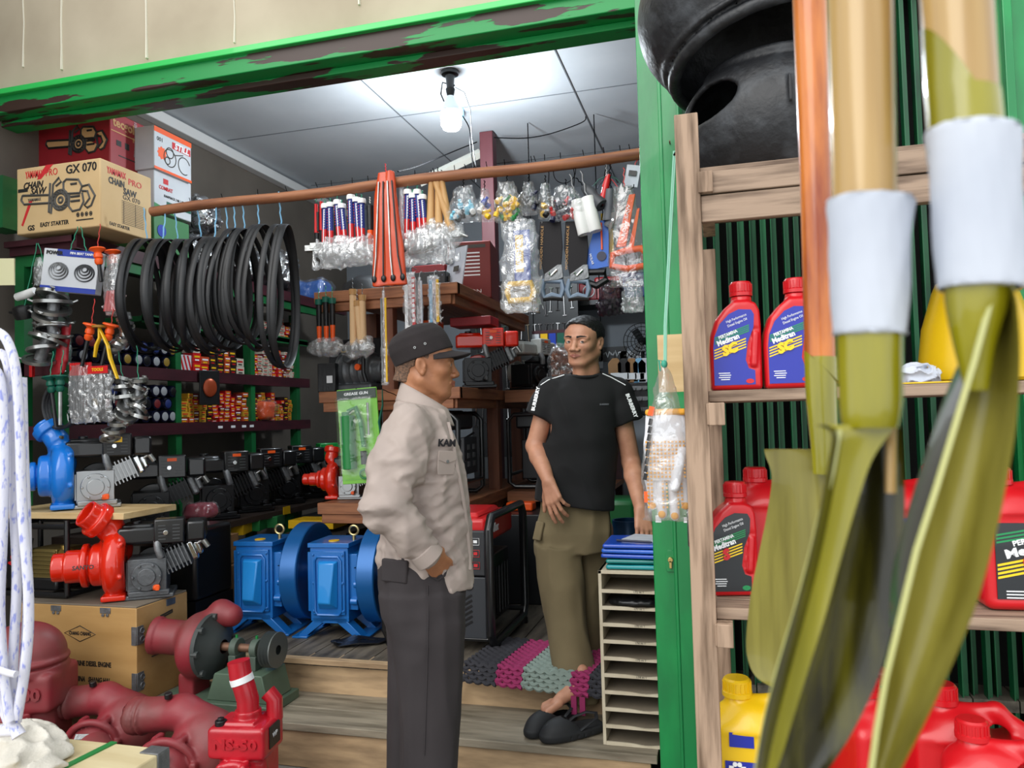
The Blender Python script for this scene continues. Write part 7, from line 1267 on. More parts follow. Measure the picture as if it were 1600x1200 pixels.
# =============================================================== gloves in a bag
GY = 1.9; p = at(1046, 565, GY); t, w, h = bag('glove_bag', 'clear bag of white work gloves with yellow dots tied with green twine', 1038, 572, 84, 240, GY, film('glove bag film', dens=.2, haze=.16, bs=16, bump=.8), seed=61, dep_=.05, flare=.18)
M_glove = mat('white knitted cotton', hx('#dfe0e6'), .9, bump=.4, bs=260, bstr=.002); M_dot = mat('yellow rubber dots', hx('#e0a030'), .6)
s = S((-w*.6, -.05, -h-.02), (w*.6, .05, -h*.2), .0036); s.stack([(-h*.74, .0, 0, w*.42, .022), (-h*.5, .0, 0, w*.42, .024), (-h*.3, .0, 0, w*.36, .02)], k=0, pw=3)
for x0_, x1_, z1_ in ((-.34, -.3, .9), (-.14, -.13, .96), (.08, .1, .97), (.27, .3, .9)): s.cap((w*x0_, -.004, -h*.7), (w*x1_, -.004, -h*z1_), .0125, .0115, k=.004)
s.cap((w*.28, -.018, -h*.55), (w*.12, -.026, -h*.78), .014, .012, k=.004); s.disp(lambda P: .002*vnoise(P, 50, 3)); gv = sdf_obj('glove_stack', [s], M_glove, t)
g = G(); g.box((0, 0, -h*.3), (w*.74, .046, .016)); g.build('yellow_cuff', M_dot, t, bevel=.006)
g = G(); 
for i in range(15):
    for j in range(26):
        x = -w*.36+i*.0088+(.0) ; z = -h*.49-j*.0092
        if x > w*.36 or (z < -h*.72 and (int((x/w+.36)*8.2) % 2)): continue
        if -h*.93 > z: continue
        g.box((x, -.0255 if z > -h*.72 else -.018, z), (.0045, .004, .0045))
g.build('yellow_dots', M_dot, t, smooth=False)
for x_, z_ in ((-.3, .9), (-.13, .955), (.1, .965), (.3, .9)): g = G(); g.ball((w*x_, -.014, -h*z_), (.009, .004, .009), 6); g.build('yellow_fingertip', M_dot, t)
g = G(); [g.box((-w*(.27+.018*k), -.028, -h*(.36+.05*k)), (.009, .002, .016), rot=rotm(0, 14, 0)) for k in range(8)]; g.build('black_band', M_black, t); g = G(); g.box((-w*.25, -.028, -h*.29), (.013, .002, .022), rot=rotm(0, 14, 0)); g.box((-w*.4, -.028, -h*.84), (.008, .002, .026)); g.build('orange_band', M_orange, t)
c0 = at(1053, 236, GY); ps = [Vector((0, 0, 0)), Vector((.004, 0, .1)), c0-t.location]
for dx in (0, .004): g = G(); g.tube([q+Vector((dx, 0, 0)) for q in ps], .0024, n=6); g.build('twine', mat('pale green twine', hx('#8fc8b0'), .6), t)
g = G(); g.ball((0, 0, .005), (.008, .008, .01), 8); g.tube([(0, 0, .01), (-.012, 0, .015), (-.01, 0, -.012)], .003, n=5); g.build('twine_knot', mat('green twine knot', hx('#3a9a80'), .6), t)
g = G(); g.cyl(c0-t.location+Vector((0, 0, -.01)), c0-t.location+Vector((.03, -.06, 0)), .003, n=6); g.build('nail', M_wire, t)
# =============================================================== paddles hanging close by
M_gold = mat('varnished golden bamboo', hx('#b9985e'), .3, c2=hx('#94713a'), ns=12, nmix=(.3, .75), stretch=(9, 9, .35), coat=.5, det=6)
M_redw = mat('varnished orange red wood', hx('#c8742e'), .28, c2=hx('#8a3a14'), ns=9, nmix=(.4, .66), stretch=(5, 5, .8), coat=.4, det=6)
M_olv = mat('glossy olive lacquer', hx('#6a6706'), .22, c2=hx('#989010'), ns=3.5, nmix=(.3, .75), stretch=(10, 10, 1.2), coat=.6, bump=.2, bs=25, bstr=.002, det=6)
M_olb = mat('olive lacquered blade', hx('#867e32'), .35, c2=hx('#665e18'), ns=10, nmix=(.35, .7), stretch=(7, 7, .5), coat=.3, det=6)
def sect(o, Y, rows, n=22, sq=1.0):
    """round sections through pixel rows (y, x0, x1) at distance Y"""
    R__ = []
    for py, x0_, x1_ in rows:
        a, b = at(x0_, py, Y), at(x1_, py, Y); c = (a+b)/2-o; r = (b-a).length/2; ax = (b-a).normalized(); R__.append([c+ax*r*math.cos(2*PI*j/n)+Vector((0, 1, 0))*r*sq*math.sin(2*PI*j/n) for j in range(n)])
    return R__
def blade(o, Y, rows, th, bow, name, m, par, lean=0):
    """curved plate through pixel rows (y, left, right); has thickness and a lengthwise bow"""
    F_, B_ = [], []; n = 12; N = len(rows)
    for i, (py, x0_, x1_) in enumerate(rows):
        for j in range(n+1):
            u = j/n; d = lean*(u-.5)+bow*math.sin(PI*u)+.3*bow*math.sin(PI*i/(N-1)); q = at(x0_+(x1_-x0_)*u, py, Y+d)-o; e = th*min(1, 6*min(u, 1-u)+.25); F_.append(q); B_.append(q+Vector((0, e, 0)))
    g = G(); V = F_+B_; k = len(F_); fs = []; W_ = n+1
    for i in range(N-1):
        for j in range(n): a = i*W_+j; fs += [(a, a+1, a+1+W_, a+W_), (k+a, k+a+W_, k+a+1+W_, k+a+1)]
        a = i*W_; fs += [(a, a+W_, k+a+W_, k+a), (a+n, k+a+n, k+a+n+W_, a+n+W_)]
    for j in range(n): fs += [(j, k+j, k+j+1, j+1), ((N-1)*W_+j, (N-1)*W_+j+1, k+(N-1)*W_+j+1, k+(N-1)*W_+j)]
    g.add(V, fs); return g.build(name, m, par, ang=50)
def smooth_rows(r, s=5):
    out = []; 
    for i in range(len(r)-1):
        p0, p1, p2, p3 = r[max(i-1, 0)], r[i], r[i+1], r[min(i+2, len(r)-1)]
        for k in range(s):
            t_ = k/s; out.append(tuple(.5*((2*b)+(-a+c)*t_+(2*a-5*b+4*c-d)*t_*t_+(-a+3*b-3*c+d)*t_**3) for a, b, c, d in zip(p0, p1, p2, p3)))
    return out+[tuple(map(float, r[-1]))]
def sleeve(o, Y, rows, name, m, par, jit=.0005):
    rg = sect(o, Y, smooth_rows(rows, 4), 26); r3 = random.Random(len(rows)); rg = [[p+Vector((jit*math.sin(j*1.7+i), jit*math.cos(j*2.3+i), 0)) for j, p in enumerate(r_)] for i, r_ in enumerate(rg)]
    g = G(); g.loft(rg, caps=False); return g.build(name, m, par, solid=.0008)
# left paddle, farther
Yp = .76; o = at(1270, 400, Yp); t = T('paddle', 'paddle with orange red varnished shaft and olive blade, leftmost and farthest of three', 'paddle', o)
g = G(); g.loft(sect(o, Yp, smooth_rows([(-260, 1228, 1284), (0, 1238, 1292), (300, 1250, 1300), (560, 1257, 1306), (600, 1259, 1306)]))); g.build('shaft', M_redw, t)
g = G(); rg = sect(o, Yp, smooth_rows([(548, 1256, 1308), (620, 1259, 1308), (700, 1267, 1310), (740, 1270, 1306)])); n = len(rg[0]); rg[0] = [p+Vector((0, 0, -.03*(1+math.cos(2*PI*j/n))/2)) for j, p in enumerate(rg[0])]; g.loft(rg); g.build('olive_socket', M_olv, t)
blade(o, Yp, smooth_rows([(702, 1194, 1300), (712, 1196, 1318), (745, 1206, 1330), (800, 1199, 1340), (860, 1187, 1344), (930, 1173, 1344), (1000, 1166, 1338), (1035, 1170, 1325), (1060, 1184, 1300), (1078, 1215, 1270)]), .006, .012, 'blade', M_olb, t)
# middle paddle
Yp = .37; o = at(1350, 300, Yp); t = T('paddle', 'paddle with golden shaft, white sleeve and dark olive blade, in the middle', 'paddle', o)
g = G(); g.loft(sect(o, Yp, smooth_rows([(-300, 1280, 1388), (0, 1292, 1396), (320, 1300, 1402), (420, 1303, 1404)]))); g.build('shaft', M_gold, t)
sleeve(o, Yp, [(314, 1294, 1428), (330, 1294, 1426), (420, 1298, 1420), (514, 1302, 1416), (520, 1303, 1415)], 'paper_sleeve', M_paper, t)
g = G(); rg = sect(o, Yp, smooth_rows([(500, 1307, 1412), (560, 1308, 1411), (620, 1310, 1411), (650, 1312, 1408), (668, 1316, 1404)])); g.loft(rg); g.build('olive_socket', M_olv, t)
blade(o, Yp-.004, smooth_rows([(664, 1272, 1408), (676, 1300, 1410), (720, 1296, 1412), (800, 1280, 1414), (880, 1262, 1408), (960, 1240, 1398), (1050, 1214, 1376), (1120, 1196, 1345), (1180, 1184, 1310), (1230, 1180, 1270), (1260, 1190, 1230)]), .0035, .016, 'blade', mat('dark olive lacquered blade', hx('#242208'), .25, c2=hx('#55510f'), ns=10, nmix=(.38, .66), stretch=(9, 9, .8), coat=.35, bump=.25, bs=20, bstr=.002), t, lean=.035)
g = G(); g.tube([at(x, y, Yp-.0125+.001*i)-o for i, (x, y) in enumerate([(1312, 672), (1300, 740), (1283, 800), (1264, 880), (1242, 960), (1215, 1050), (1196, 1125), (1183, 1200), (1183, 1240)])], .0012, n=6); g.build('pale_edge', mat('pale blade edge', hx('#b8b878'), .3, coat=.5), t)  # thin pale tube along the left edge of the blade
blade(o, Yp-.0085, smooth_rows([(664, 1268, 1400), (676, 1298, 1392), (720, 1294, 1362), (800, 1279, 1335), (880, 1261, 1312), (960, 1239, 1290), (1050, 1213, 1262), (1120, 1195, 1240), (1180, 1184, 1222), (1235, 1182, 1200)]), .002, .002, 'blade_band', M_olv, t, lean=.006)  # olive band over the left of the blade makes it two-tone
g = G(); g.tube([at(1392, y, Yp+.006)-o for y in (610, 680, 770)], .0024, n=8); g.build('golden_stem', M_gold, t)
# right paddle
Yp = .36; o = at(1500, 300, Yp); t = T('paddle', 'paddle with golden shaft, white sleeve and pale olive blade, rightmost of three', 'paddle', o)
g = G(); g.loft(sect(o, Yp, smooth_rows([(-300, 1422, 1536), (0, 1438, 1552), (130, 1446, 1560), (240, 1452, 1566)]))); g.build('shaft', M_gold, t)
g = G(); rg = sect(o, Yp-.0, smooth_rows([(140, 1444, 1563), (190, 1448, 1568), (260, 1452, 1572)])); n = len(rg[0]); rg[0] = [p+Vector((0, 0, -.026*(math.cos(2*PI*j/n))+.0)) for j, p in enumerate(rg[0])]; g.loft(rg); g.build('olive_collar', M_olv, t)
sleeve(o, Yp, [(208, 1450, 1592), (216, 1449, 1592), (320, 1458, 1595), (440, 1466, 1598), (446, 1468, 1597)], 'paper_sleeve', M_paper, t)
g = G(); rg = sect(o, Yp, smooth_rows([(430, 1474, 1590), (480, 1478, 1575), (540, 1490, 1556), (610, 1508, 1545)])); g.loft(rg); g.build('olive_socket', M_olv, t)
blade(o, Yp-.006, smooth_rows([(446, 1545, 1582), (480, 1540, 1590), (560, 1520, 1594), (660, 1490, 1588), (760, 1460, 1572), (860, 1428, 1550), (960, 1404, 1520), (1060, 1380, 1478), (1140, 1366, 1440), (1210, 1358, 1404), (1240, 1366, 1388)]), .003, .014, 'blade', M_olb, t, lean=-.02)
blade(o, Yp+.014, smooth_rows([(500, 1530, 1556), (600, 1484, 1530), (700, 1450, 1500), (800, 1418, 1470), (900, 1394, 1440), (980, 1390, 1415)]), .002, .004, 'blade_back', mat('dark blade back', hx('#33300f'), .3, coat=.5), t, lean=.02)
g = G(); g.tube([at(x, y, Yp-.01)-o for x, y in [(1548, 470), (1524, 560), (1494, 660), (1464, 760), (1432, 860), (1408, 960), (1384, 1060), (1370, 1140), (1360, 1215)]], .0013, n=6); g.build('pale_edge', mat('pale blade edge', hx('#b8b878'), .3, coat=.5), t)  # thin pale tube down the left edge of this blade
from mathutils.bvhtree import BVHTree
def on_plane(o, rz, px, py, dy=0.0):
    """pixel -> local coordinates of a thing at o turned rz, on its plane local y = dy"""
    n = Vector((-math.sin(R_(rz)), math.cos(R_(rz)), 0)); q = Vector((o[0], o[1], 0))+n*dy
    d = ray(px, py); t = (q-CAM).dot(n)/d.dot(n); p = CAM+d*t
    M = Matrix.Translation(o) @ Matrix.Rotation(R_(rz), 4, 'Z')
    return M.inverted() @ p
def hit(ob, par, px, py, off=0.001):
    bpy.context.view_layer.update()
    M = par.matrix_world; t = BVHTree.FromObject(ob, bpy.context.evaluated_depsgraph_get()) if ob.name not in _bv else _bv[ob.name]; _bv[ob.name] = t
    Mi = M.inverted(); o = Mi @ CAM; d = (Mi.to_3x3() @ ray(px, py)).normalized()
    p, n, i, dd = t.ray_cast(o, d)
    return (p+n*off, n) if p else (None, None)
_bv = {}
def nrot(n, roll=0):
    """rotation whose local -Y... z-up text faces normal n"""
    n = Vector(n).normalized(); up = Vector((0, 0, 1)); up = (up-n*up.dot(n)).normalized(); r = up.cross(n)
    M = Matrix((r, up, n)).transposed()
    return M @ Matrix.Rotation(R_(roll), 3, 'Z')
def stick(o, p, n, roll=0): o.matrix_local = Matrix.Translation(p) @ nrot(n, roll).to_4x4(); return o

def head_S(neck_to, neck_r=(0.054, 0.066)):
    h = S((-.19, -.125, -.25), (.135, .125, .15), .0023)
    h.ell((-.014, 0, .045), (.098, .076, .083), k=.0); h.ell((.034, 0, .045), (.056, .064, .062), k=.03)
    h.ell((.028, 0, -.018), (.064, .061, .078), k=.03)
    for s in (1, -1):
        h.ell((.056, s*.038, -.012), (.027, .024, .022), k=.02)
        h.cap((-.008, s*.052, -.048), (.056, s*.026, -.09), .023, .02, k=.025)
    h.ell((.072, 0, -.094), (.02, .028, .018), k=.02); h.ell((.067, 0, -.056), (.026, .031, .028), k=.02)
    for s in (1, -1): h.cap((.088, s*.012, .034), (.074, s*.049, .03), .008, .008, k=.014)
    for s in (1, -1): h.ell((.098, s*.031, .014), (.015, .019, .012), k=.012, sub=True)
    h.cap((.087, 0, .02), (.104, 0, -.018), .0075, .0115, k=.012); h.ell((.106, 0, -.024), (.0125, .0145, .011), k=.006)
    for s in (1, -1):
        h.ell((.097, s*.0165, -.028), (.013, .0095, .009), k=.005); h.ell((.106, s*.008, -.037), (.005, .004, .004), k=.002, sub=True)
        h.ell((.077, s*.032, .014), (.0150, .0175, .0125), k=.004)
        h.ell((.093, s*.032, .0115), (.0065, .0135, .0024), k=.0012, sub=True)
    for s in (1, -1):
        h.cap((.0985, 0, -.051), (.088, s*.023, -.056), .0055, .003, k=.004); h.cap((.097, 0, -.0625), (.088, s*.021, -.058), .0065, .003, k=.004)
        h.cap((.106, 0, -.0562), (.092, s*.026, -.0568), .0016, .0012, k=.0015, sub=True)
        # ears
        h.ell((-.01, s*.077, .0), (.019, .0065, .032), rot=(0, -12, -s*18), k=.006)
        h.ell((-.006, s*.085, .004), (.011, .006, .019), rot=(0, -12, -s*18), k=.003, sub=True)
        h.ell((-.004, s*.078, -.025), (.008, .006, .01), k=.004); h.ell((.003, s*.076, -.001), (.004, .005, .008), k=.003)
    n = Vector(neck_to); h.cap((-.024, 0, -.035), tuple(n*0.55+Vector((-.024, 0, -.035))*0.45), neck_r[0], neck_r[0], k=.03)
    h.cap(tuple(n*0.55+Vector((-.024, 0, -.035))*0.45), tuple(n), neck_r[0], neck_r[1], k=.02)
    h.cap((.05, 0, -.1), tuple(n*0.9+Vector((.05, 0, 0))), .018, .03, k=.03)
    h.disp(lambda P: -0.0006*vnoise(P, 150, 4))
    return h
def face_paint(brow=True, stubble=None):
    def fn(c):
        m = np.zeros(len(c)); x, y, z = c.T; ay = np.abs(y)
        lip = (x > .084) & (ay < .0235) & (np.abs(z+.0565) < .0085*(1-(ay/.026)**2)+.0008); m[lip] = 1
        if brow:
            zc = .035+.0035*np.sin((ay-.012)/.04*3.0); m[(x > .055) & (ay > .012) & (ay < .052) & (np.abs(z-zc) < .0056*(1.15-ay/.07))] = 2
        return m
    return fn
def eyes(par, M, look=0.0):
    for s in (1, -1):
        g = G(); g.ball((0, 0, 0), .0128, 12, 0)
        d = Vector((math.cos(look), math.sin(look), 0.0)); st = len(g.v)
        g.cyl(d*.0112, d*.0131, .0062, .0055, 14, 1); g.cyl(d*.012, d*.0133, .0028, .0026, 10, 2)
        e = g.build('eye', [mat('eye white', hx('#d8cfc8'), 0.25), mat('brown iris', hx('#2e1a10'), 0.2), mat('pupil', (0.004, 0.004, 0.004), 0.1)], par)
        e.matrix_local = M @ Matrix.Translation((.0785, s*.032, .0125))
def hand_caps(M, side=1, curls=((25, 30, 20),)*4, thumb=(35, 20), spread=(6, 2, -2, -7), sc=1.0):
    out = []; M = Matrix(M)
    def P(v): return tuple(M @ (Vector(v)*sc))
    ys = (.031, .011, -.009, -.028); ln = ((.044, .026, .02), (.049, .03, .021), (.045, .028, .021), (.035, .021, .018)); mx = (.088, .092, .088, .08)
    for i in range(4):
        y = ys[i]*side; out.append((P((.008, y*.55, .002)), P((mx[i], y, 0)), .0150, .0118, .01))
        d = Vector((math.cos(R_(spread[i]))*1, math.sin(R_(spread[i]))*side, 0)); p = Vector((mx[i], y, 0)); a = 0; r = .0097 if i < 3 else .0085
        for j in range(3):
            a += curls[i % len(curls)][j]; q = Vector((d.x*math.cos(R_(a)), d.y*math.cos(R_(a)), -math.sin(R_(a))))
            p2 = p+q*ln[i][j]; out.append((P(p), P(p2), r, r*.93, .0025)); r *= .93; p = p2
    b = Vector((.022, .022*side, -.010)); a = R_(thumb[0]); d = Vector((math.cos(a), math.sin(a)*side, -.35)).normalized(); p = b+d*.045
    out.append((P(b), P(p), .017, .0135, .01)); d2 = Vector((math.cos(a-R_(thumb[1])), math.sin(a-R_(thumb[1]))*side, -.3)).normalized()
    p2 = p+d2*.034; out.append((P(p), P(p2), .0118, .0108, .003)); out.append((P(p2), P(p2+d2*.026), .0106, .0088, .003))
    return out
def frame(o, x, z):
    """matrix at o with +X along x and +Z near z"""
    x = Vector(x).normalized(); z = Vector(z); z = (z-x*z.dot(x)).normalized(); y = z.cross(x)
    M = Matrix((x, y, z)).transposed().to_4x4(); M.translation = o; return M

M_skin1 = mat('tanned skin', hx('#a8724f'), 0.5, c2=hx('#976344'), ns=22, bump=0.1, bs=260, bstr=0.001)
M_skin2 = mat('light brown skin', hx('#c08c70'), 0.5, c2=hx('#b07c62'), ns=22, bump=0.1, bs=260, bstr=0.001)
M_lip1 = mat('lip brown', hx('#8f5142'), 0.4); M_lip2 = mat('lip rose', hx('#a0675a'), 0.4)
M_brow = mat('black brow hair', hx('#1a1410'), 0.8)
M_hair = mat('black hair', hx('#0e0c0c'), 0.55, bump=0.8, bs=220, bstr=0.004)
M_stub = mat('cropped greying hair', hx('#4a3a30'), 0.8, c2=hx('#7a5c48'), ns=160, bump=0.4, bs=300)

# =============================================================== officer
OO = at(650, 1000, 2.33); OO.z = 0; ORZ = 22.5
off = T('person', 'standing man in khaki uniform shirt, dark trousers and black cap with hand in pocket', 'person', OO, ORZ)
def o_(px, py, dy=0): return on_plane(OO, ORZ, px, py, dy)
hc = o_(664, 574); HM = Matrix.Translation(hc) @ Matrix.Rotation(R_(-3), 4, 'Z') @ Matrix.Rotation(R_(3), 4, 'Y') @ Matrix.Diagonal((.96, .98, .90, 1))
nb = HM.inverted() @ o_(650, 642)
hs = head_S(nb, (.052, .054))
arm = S(o_(560, 1010, -.36), o_(740, 640, .02), .0036); arm.lo = np.array((min(o_(560, 900).x, 0), -.36, 0.85)); arm.n = np.ceil((np.array((.2, .0, 1.5))-arm.lo)/.0036).astype(int); arm.f = np.full(arm.n, .05, np.float32)
el, wr = o_(600, 792, -.25), o_(668, 868, -.215)
arm.chain([o_(638, 690, -.165), el, wr], [.045, .04, .028], k=.01)
for a, b, ra, rb, k in hand_caps(frame(wr, o_(694, 893, -.15)-wr, Vector((-.3, -1, .45))), side=1, curls=((15, 15, 10),)*4, thumb=(28, 15)): arm.cap(a, b, ra, rb, k=k)
bod = S((-.2, -.22, .75), (.2, .22, 1.5), .008)
bod.stack([(.8, .03, 0, .1, .15), (1.0, .02, 0, .095, .14), (1.3, .0, 0, .1, .16), (1.40, .0, 0, .06, .12), (1.43, .01, 0, .05, .05)])
sdf_obj('body', [(hs, HM, face_paint()), arm, bod], [M_skin1, M_lip1, M_brow], off)
eyes(off, HM, 0.0)
# cropped hair below the cap
hr = S((-.13, -.1, -.08), (.1, .1, .13), .003); hr.ell((-.0145, 0, .044), (.1005, .079, .0845), k=0); hr.cap((-.05, 0, -.02), (-.07, 0, -.06), .05, .04, k=.02)
hr.box((.1, 0, -.05), (.24, .3, .2), .01, rot=(0, -25, 0), sub=True); hr.box((.0, 0, -.12), (.3, .3, .1), .01, rot=(0, 10, 0), sub=True); hr.box((.12, 0, .02), (.1, .3, .3), .01, rot=(0, -8, 0), sub=True)
for s in (1, -1): hr.ell((-.008, s*.08, -.004), (.026, .03, .036), sub=True, k=.003)
sdf_obj('hair', [(hr, HM, None)], M_stub, off)
# cap
M_cap = mat('faded black cotton', hx('#1f1a1b'), 0.95, c2=hx('#272122'), ns=14, bump=0.25, bs=120, bstr=0.002)
cp = S((-.14, -.12, -.08), (.13, .12, .16), .0035)
cp.stack([(-.02, -.008, 0, .105, .086), (.03, -.009, 0, .105, .087), (.062, -.008, 0, .097, .082), (.085, -.006, 0, .078, .068), (.097, -.004, 0, .05, .045), (.102, 0, 0, .02, .02)], k=0, pw=2.15)
cp.disp(lambda P: .005*vnoise(P*np.array([1, 1, .5]), 22, 9))
CM = HM @ Matrix.Translation((-.004, 0, .056)) @ Matrix.Rotation(R_(-24), 4, 'Y')
cap_ = sdf_obj('cap', [(cp, CM, None)], M_cap, off, smooth_it=3)
g = G()
def brim(u, v):
    a = (u-.5)*2; y = a*.082; x0 = .096*math.sqrt(max(0, 1-(y/.094)**2))-.012; x1 = x0+.078*math.sqrt(max(0.0, 1-a**4))*1.0
    x = x0+(x1-x0)*v; return Vector((x, y, -.028+.018*(1-a*a)*0.6-.016*v-.010*abs(a)**2))
g.sheet(brim, 20, 8); b_ = g.build('cap_brim', M_cap, off, solid=.004); b_.matrix_local = HM @ Matrix.Translation((-.008, 0, .074)) @ Matrix.Rotation(R_(-5), 4, 'Y')
for px, py in ((648, 543), (664, 537)):
    p, n = hit(cap_, off, px, py)
    if p: g = G(); g.lathe([(.0018, 0), (.0022, .0012), (.0040, .0012), (.0046, 0)], 14); stick(g.build('eyelet', M_steel, off), p, n)
# shirt
M_khaki = mat('pale khaki uniform cloth', hx('#a89a92'), 0.85, c2=hx('#9b8e87'), ns=5, bump=0.15, bs=500, bstr=0.001)
sh = S((-.30, -.37, .80), (.26, .37, 1.56), .0052)
def ox(px, py): return o_(px, py).x
def oz(py): return o_(660, py).z
rows = []
for py, x0, x1, ry in ((912, 640, 736, .155), (890, 596, 736, .165), (870, 590, 736, .17), (820, 596, 734, .172), (780, 600, 729, .175), (740, 597, 724, .182), (700, 596, 716, .19), (676, 601, 708, .185), (656, 609, 700, .165), (640, 617, 694, .12), (622, 622, 690, .08)):
    a, b = ox(x0, py), ox(x1, py); rows.append((oz(py), (a+b)/2, 0, (b-a)/2, ry))
sh.stack(rows, k=0, pw=2.3)
for s in (-1, 1):
    S0, E0, W0 = o_(638, 670, s*.160), o_(600, 792, s*.25), o_(662, 862, s*.215)
    sh.cap(o_(652, 645, s*.05), S0, .035, .058, k=.035); sh.chain([S0, S0.lerp(E0, .5), E0], [.071, .073, .062], k=.03); sh.chain([E0, E0.lerp(W0, .5), W0], [.063, .056, .044], k=.02)
def wrk(P):
    el_ = np.array(o_(600, 792, -.25)); d = np.linalg.norm(P-el_, axis=1); n = vnoise(P*np.array([1.0, 1.0, 2.2]), 13, 2); r = (1-np.abs(n)*4).clip(-1, 1)
    n2 = vnoise(P*np.array([2.0, 1.0, 1.0])+P[:, [2, 0, 1]]*1.2, 9, 5); r2 = (1-np.abs(n2)*5).clip(-.6, 1)
    n3 = vnoise(P*np.array([1.0, 1.0, 1.8])-P[:, [1, 2, 0]], 24, 15); r3 = (1-np.abs(n3)*6).clip(-.5, 1)
    return -.006*r*(.5+1.4*np.exp(-(d/.16)**2))-.0065*r2-.002*r3
sh.disp(wrk)
sh.box((.0, 0, oz(629)+.05), (.7, .9, .1), .0, sub=True, rot=(0, 12, 0)); sh.ell((o_(661, 630).x, 0, oz(628)), (.060, .058, .05), sub=True, k=.004)   # neck opening
shirt = sdf_obj('shirt', [sh], M_khaki, off)
# collar
g = G()
nbk, nfr = o_(629, 600, 0), o_(698, 648, 0); cx = (nbk+nfr)/2
def coll(u, v):
    a = 2*PI*u; rx = .074+.020*v; ry = .066+.028*v; x = math.cos(a)*rx; y = math.sin(a)*ry
    t = (math.cos(a)+1)/2; return Vector((cx.x+x*1.0, y, nbk.z*(1-t)+(nfr.z+.012)*t+.006-v*.062*(1-.1*t)))
g.sheet(coll, 36, 5); g.build('collar', M_khaki, off, solid=.004)
M_bk = mat('black embroidery', hx('#15151a'), 0.8)
p, n = hit(shirt, off, 668, 632)
if p: g = G(); g.box((0, 0, .002), (.016, .034, .003)); bd = g.build('rank_patch', M_bk, off, bevel=.001); stick(bd, p, n, 28); text('XX', .016, M_inkw, bd, (0, 0, .005), (0, 0, 90), ext=.0006, bold=.03)
p, n = hit(shirt, off, 697, 692)
if p: stick(text('KAM', .030, M_bk, off, ext=.001, bold=.04, name='name_tape', wid=.056), p+n*.007, n, -3)
p, n = hit(shirt, off, 697, 722)
if p:
    g = G(); g.prism([(-.034, -.038), (.030, -.038), (.034, -.02), (.034, .03), (-.034, .03), (-.036, -.02)], -.002, .002, ax='z'); g.prism([(-.036, .034), (.036, .034), (.036, .006), (.0, -.004), (-.036, .006)], .002, .004, ax='z')
    pk = g.build('chest_pocket', M_khaki, off, bevel=.002); stick(pk, p+n*.001, n, -4); g = G(); g.cyl((0, 0.002, .004), (0, 0.002, .0065), .005, n=12); g.build('button', M_alu, pk)
g = G(); pts = []
for i, (px, py) in enumerate(((699, 660), (706, 690), (713, 730), (721, 770), (727, 810), (731, 850), (733, 890))):
    p, n = hit(shirt, off, px, py)
    if p: pts.append(p+n*.002)
if len(pts) > 2: g.tube(pts, .006, n=6, flat=.4); g.build('placket', M_khaki, off)
g = G(); wv = (W0-E0).normalized(); E1, W1 = o_(600, 792, -.25), o_(668, 868, -.215); d = (W1-E1).normalized()
g.lathe([(.043, -.03), (.0475, -.028), (.0475, .014), (.043, .016)], 24, M=frame(W1, d, (0, 0, 1)) @ Matrix.Rotation(R_(90), 4, 'Y')); g.build('cuff', M_khaki, off, bevel=.002)
# trousers
M_trs = mat('dark brown grey trouser cloth', hx('#322d2f'), 0.85, c2=hx('#2b2628'), ns=5, bump=0.15, bs=500, bstr=0.001)
tr = S((-.26, -.25, .03), (.24, .25, 1.04), .006)
def trow(lst, cy, ry): return [(o_(660, py).z, (o_(x0, py).x+o_(x1, py).x)/2, cy, (o_(x1, py).x-o_(x0, py).x)/2, r) for (py, x0, x1), r in zip(lst, ry)]
tr.stack(trow(((845, 600, 722), (880, 590, 728), (910, 590, 727), (945, 597, 724)), 0, (.16, .17, .175, .17)), k=.0, pw=2.4)
near = ((915, 594, 727), (950, 601, 725), (980, 614, 723), (1040, 622, 719), (1100, 626, 716), (1200, 628, 710), (1300, 632, 706), (1355, 634, 704))
farl = ((915, 594, 724), (950, 597, 716), (980, 603, 700), (1040, 606, 690), (1100, 605, 682), (1200, 604, 672), (1300, 602, 668), (1355, 600, 664))
tr.stack(trow(near, -.088, (.09, .092, .092, .09, .088, .086, .086, .086)), k=.015, pw=2.2)
tr.stack(trow(farl, .088, (.09, .092, .092, .09, .088, .086, .086, .086)), k=.015, pw=2.2)
def wrt(P):
    n = vnoise(P*np.array([1.6, 1.6, .45]), 11, 3); r = (1-np.abs(n)*4).clip(-1, 1); top = np.exp(-((P[:, 2]-.78)/.1)**2); n2 = vnoise(P*np.array([1, 1, 2.4]), 12, 8)
    return -.005*r-.006*n2*top
tr.disp(wrt); trs = sdf_obj('trousers', [tr], M_trs, off)
fl = [hit(trs, off, *q)[0] for q in ((606, 882), (640, 882), (636, 908), (604, 906))]
if all(fl):
    c = sum(fl, Vector())/4; p, n = hit(trs, off, 622, 893); g = G(); g.box((-.012, 0, -.003), (.09, .07, .016)); stick(g.build('pocket_flap', M_trs, off, bevel=.006), p, Vector((n.x, n.y, 0)), -3)
g = G(); pts = [hit(trs, off, x, y)[0] for x, y in ((668, 915), (669, 960), (668, 1010), (667, 1060), (665, 1120), (663, 1180))]
pts = [p for p in pts if p]; g.tube(pts, .0022, n=5); g.build('side_seam', M_trs, off)
g = G(); pts = [hit(trs, off, x, y)[0] for x, y in ((664, 880), (672, 899), (684, 906), (694, 899), (701, 880))]
pts = [p+Vector((0, -.003, 0)) for p in pts if p]
if len(pts) > 2: g.tube(pts, .004, n=6); g.build('pocket_edge', M_trs, off)
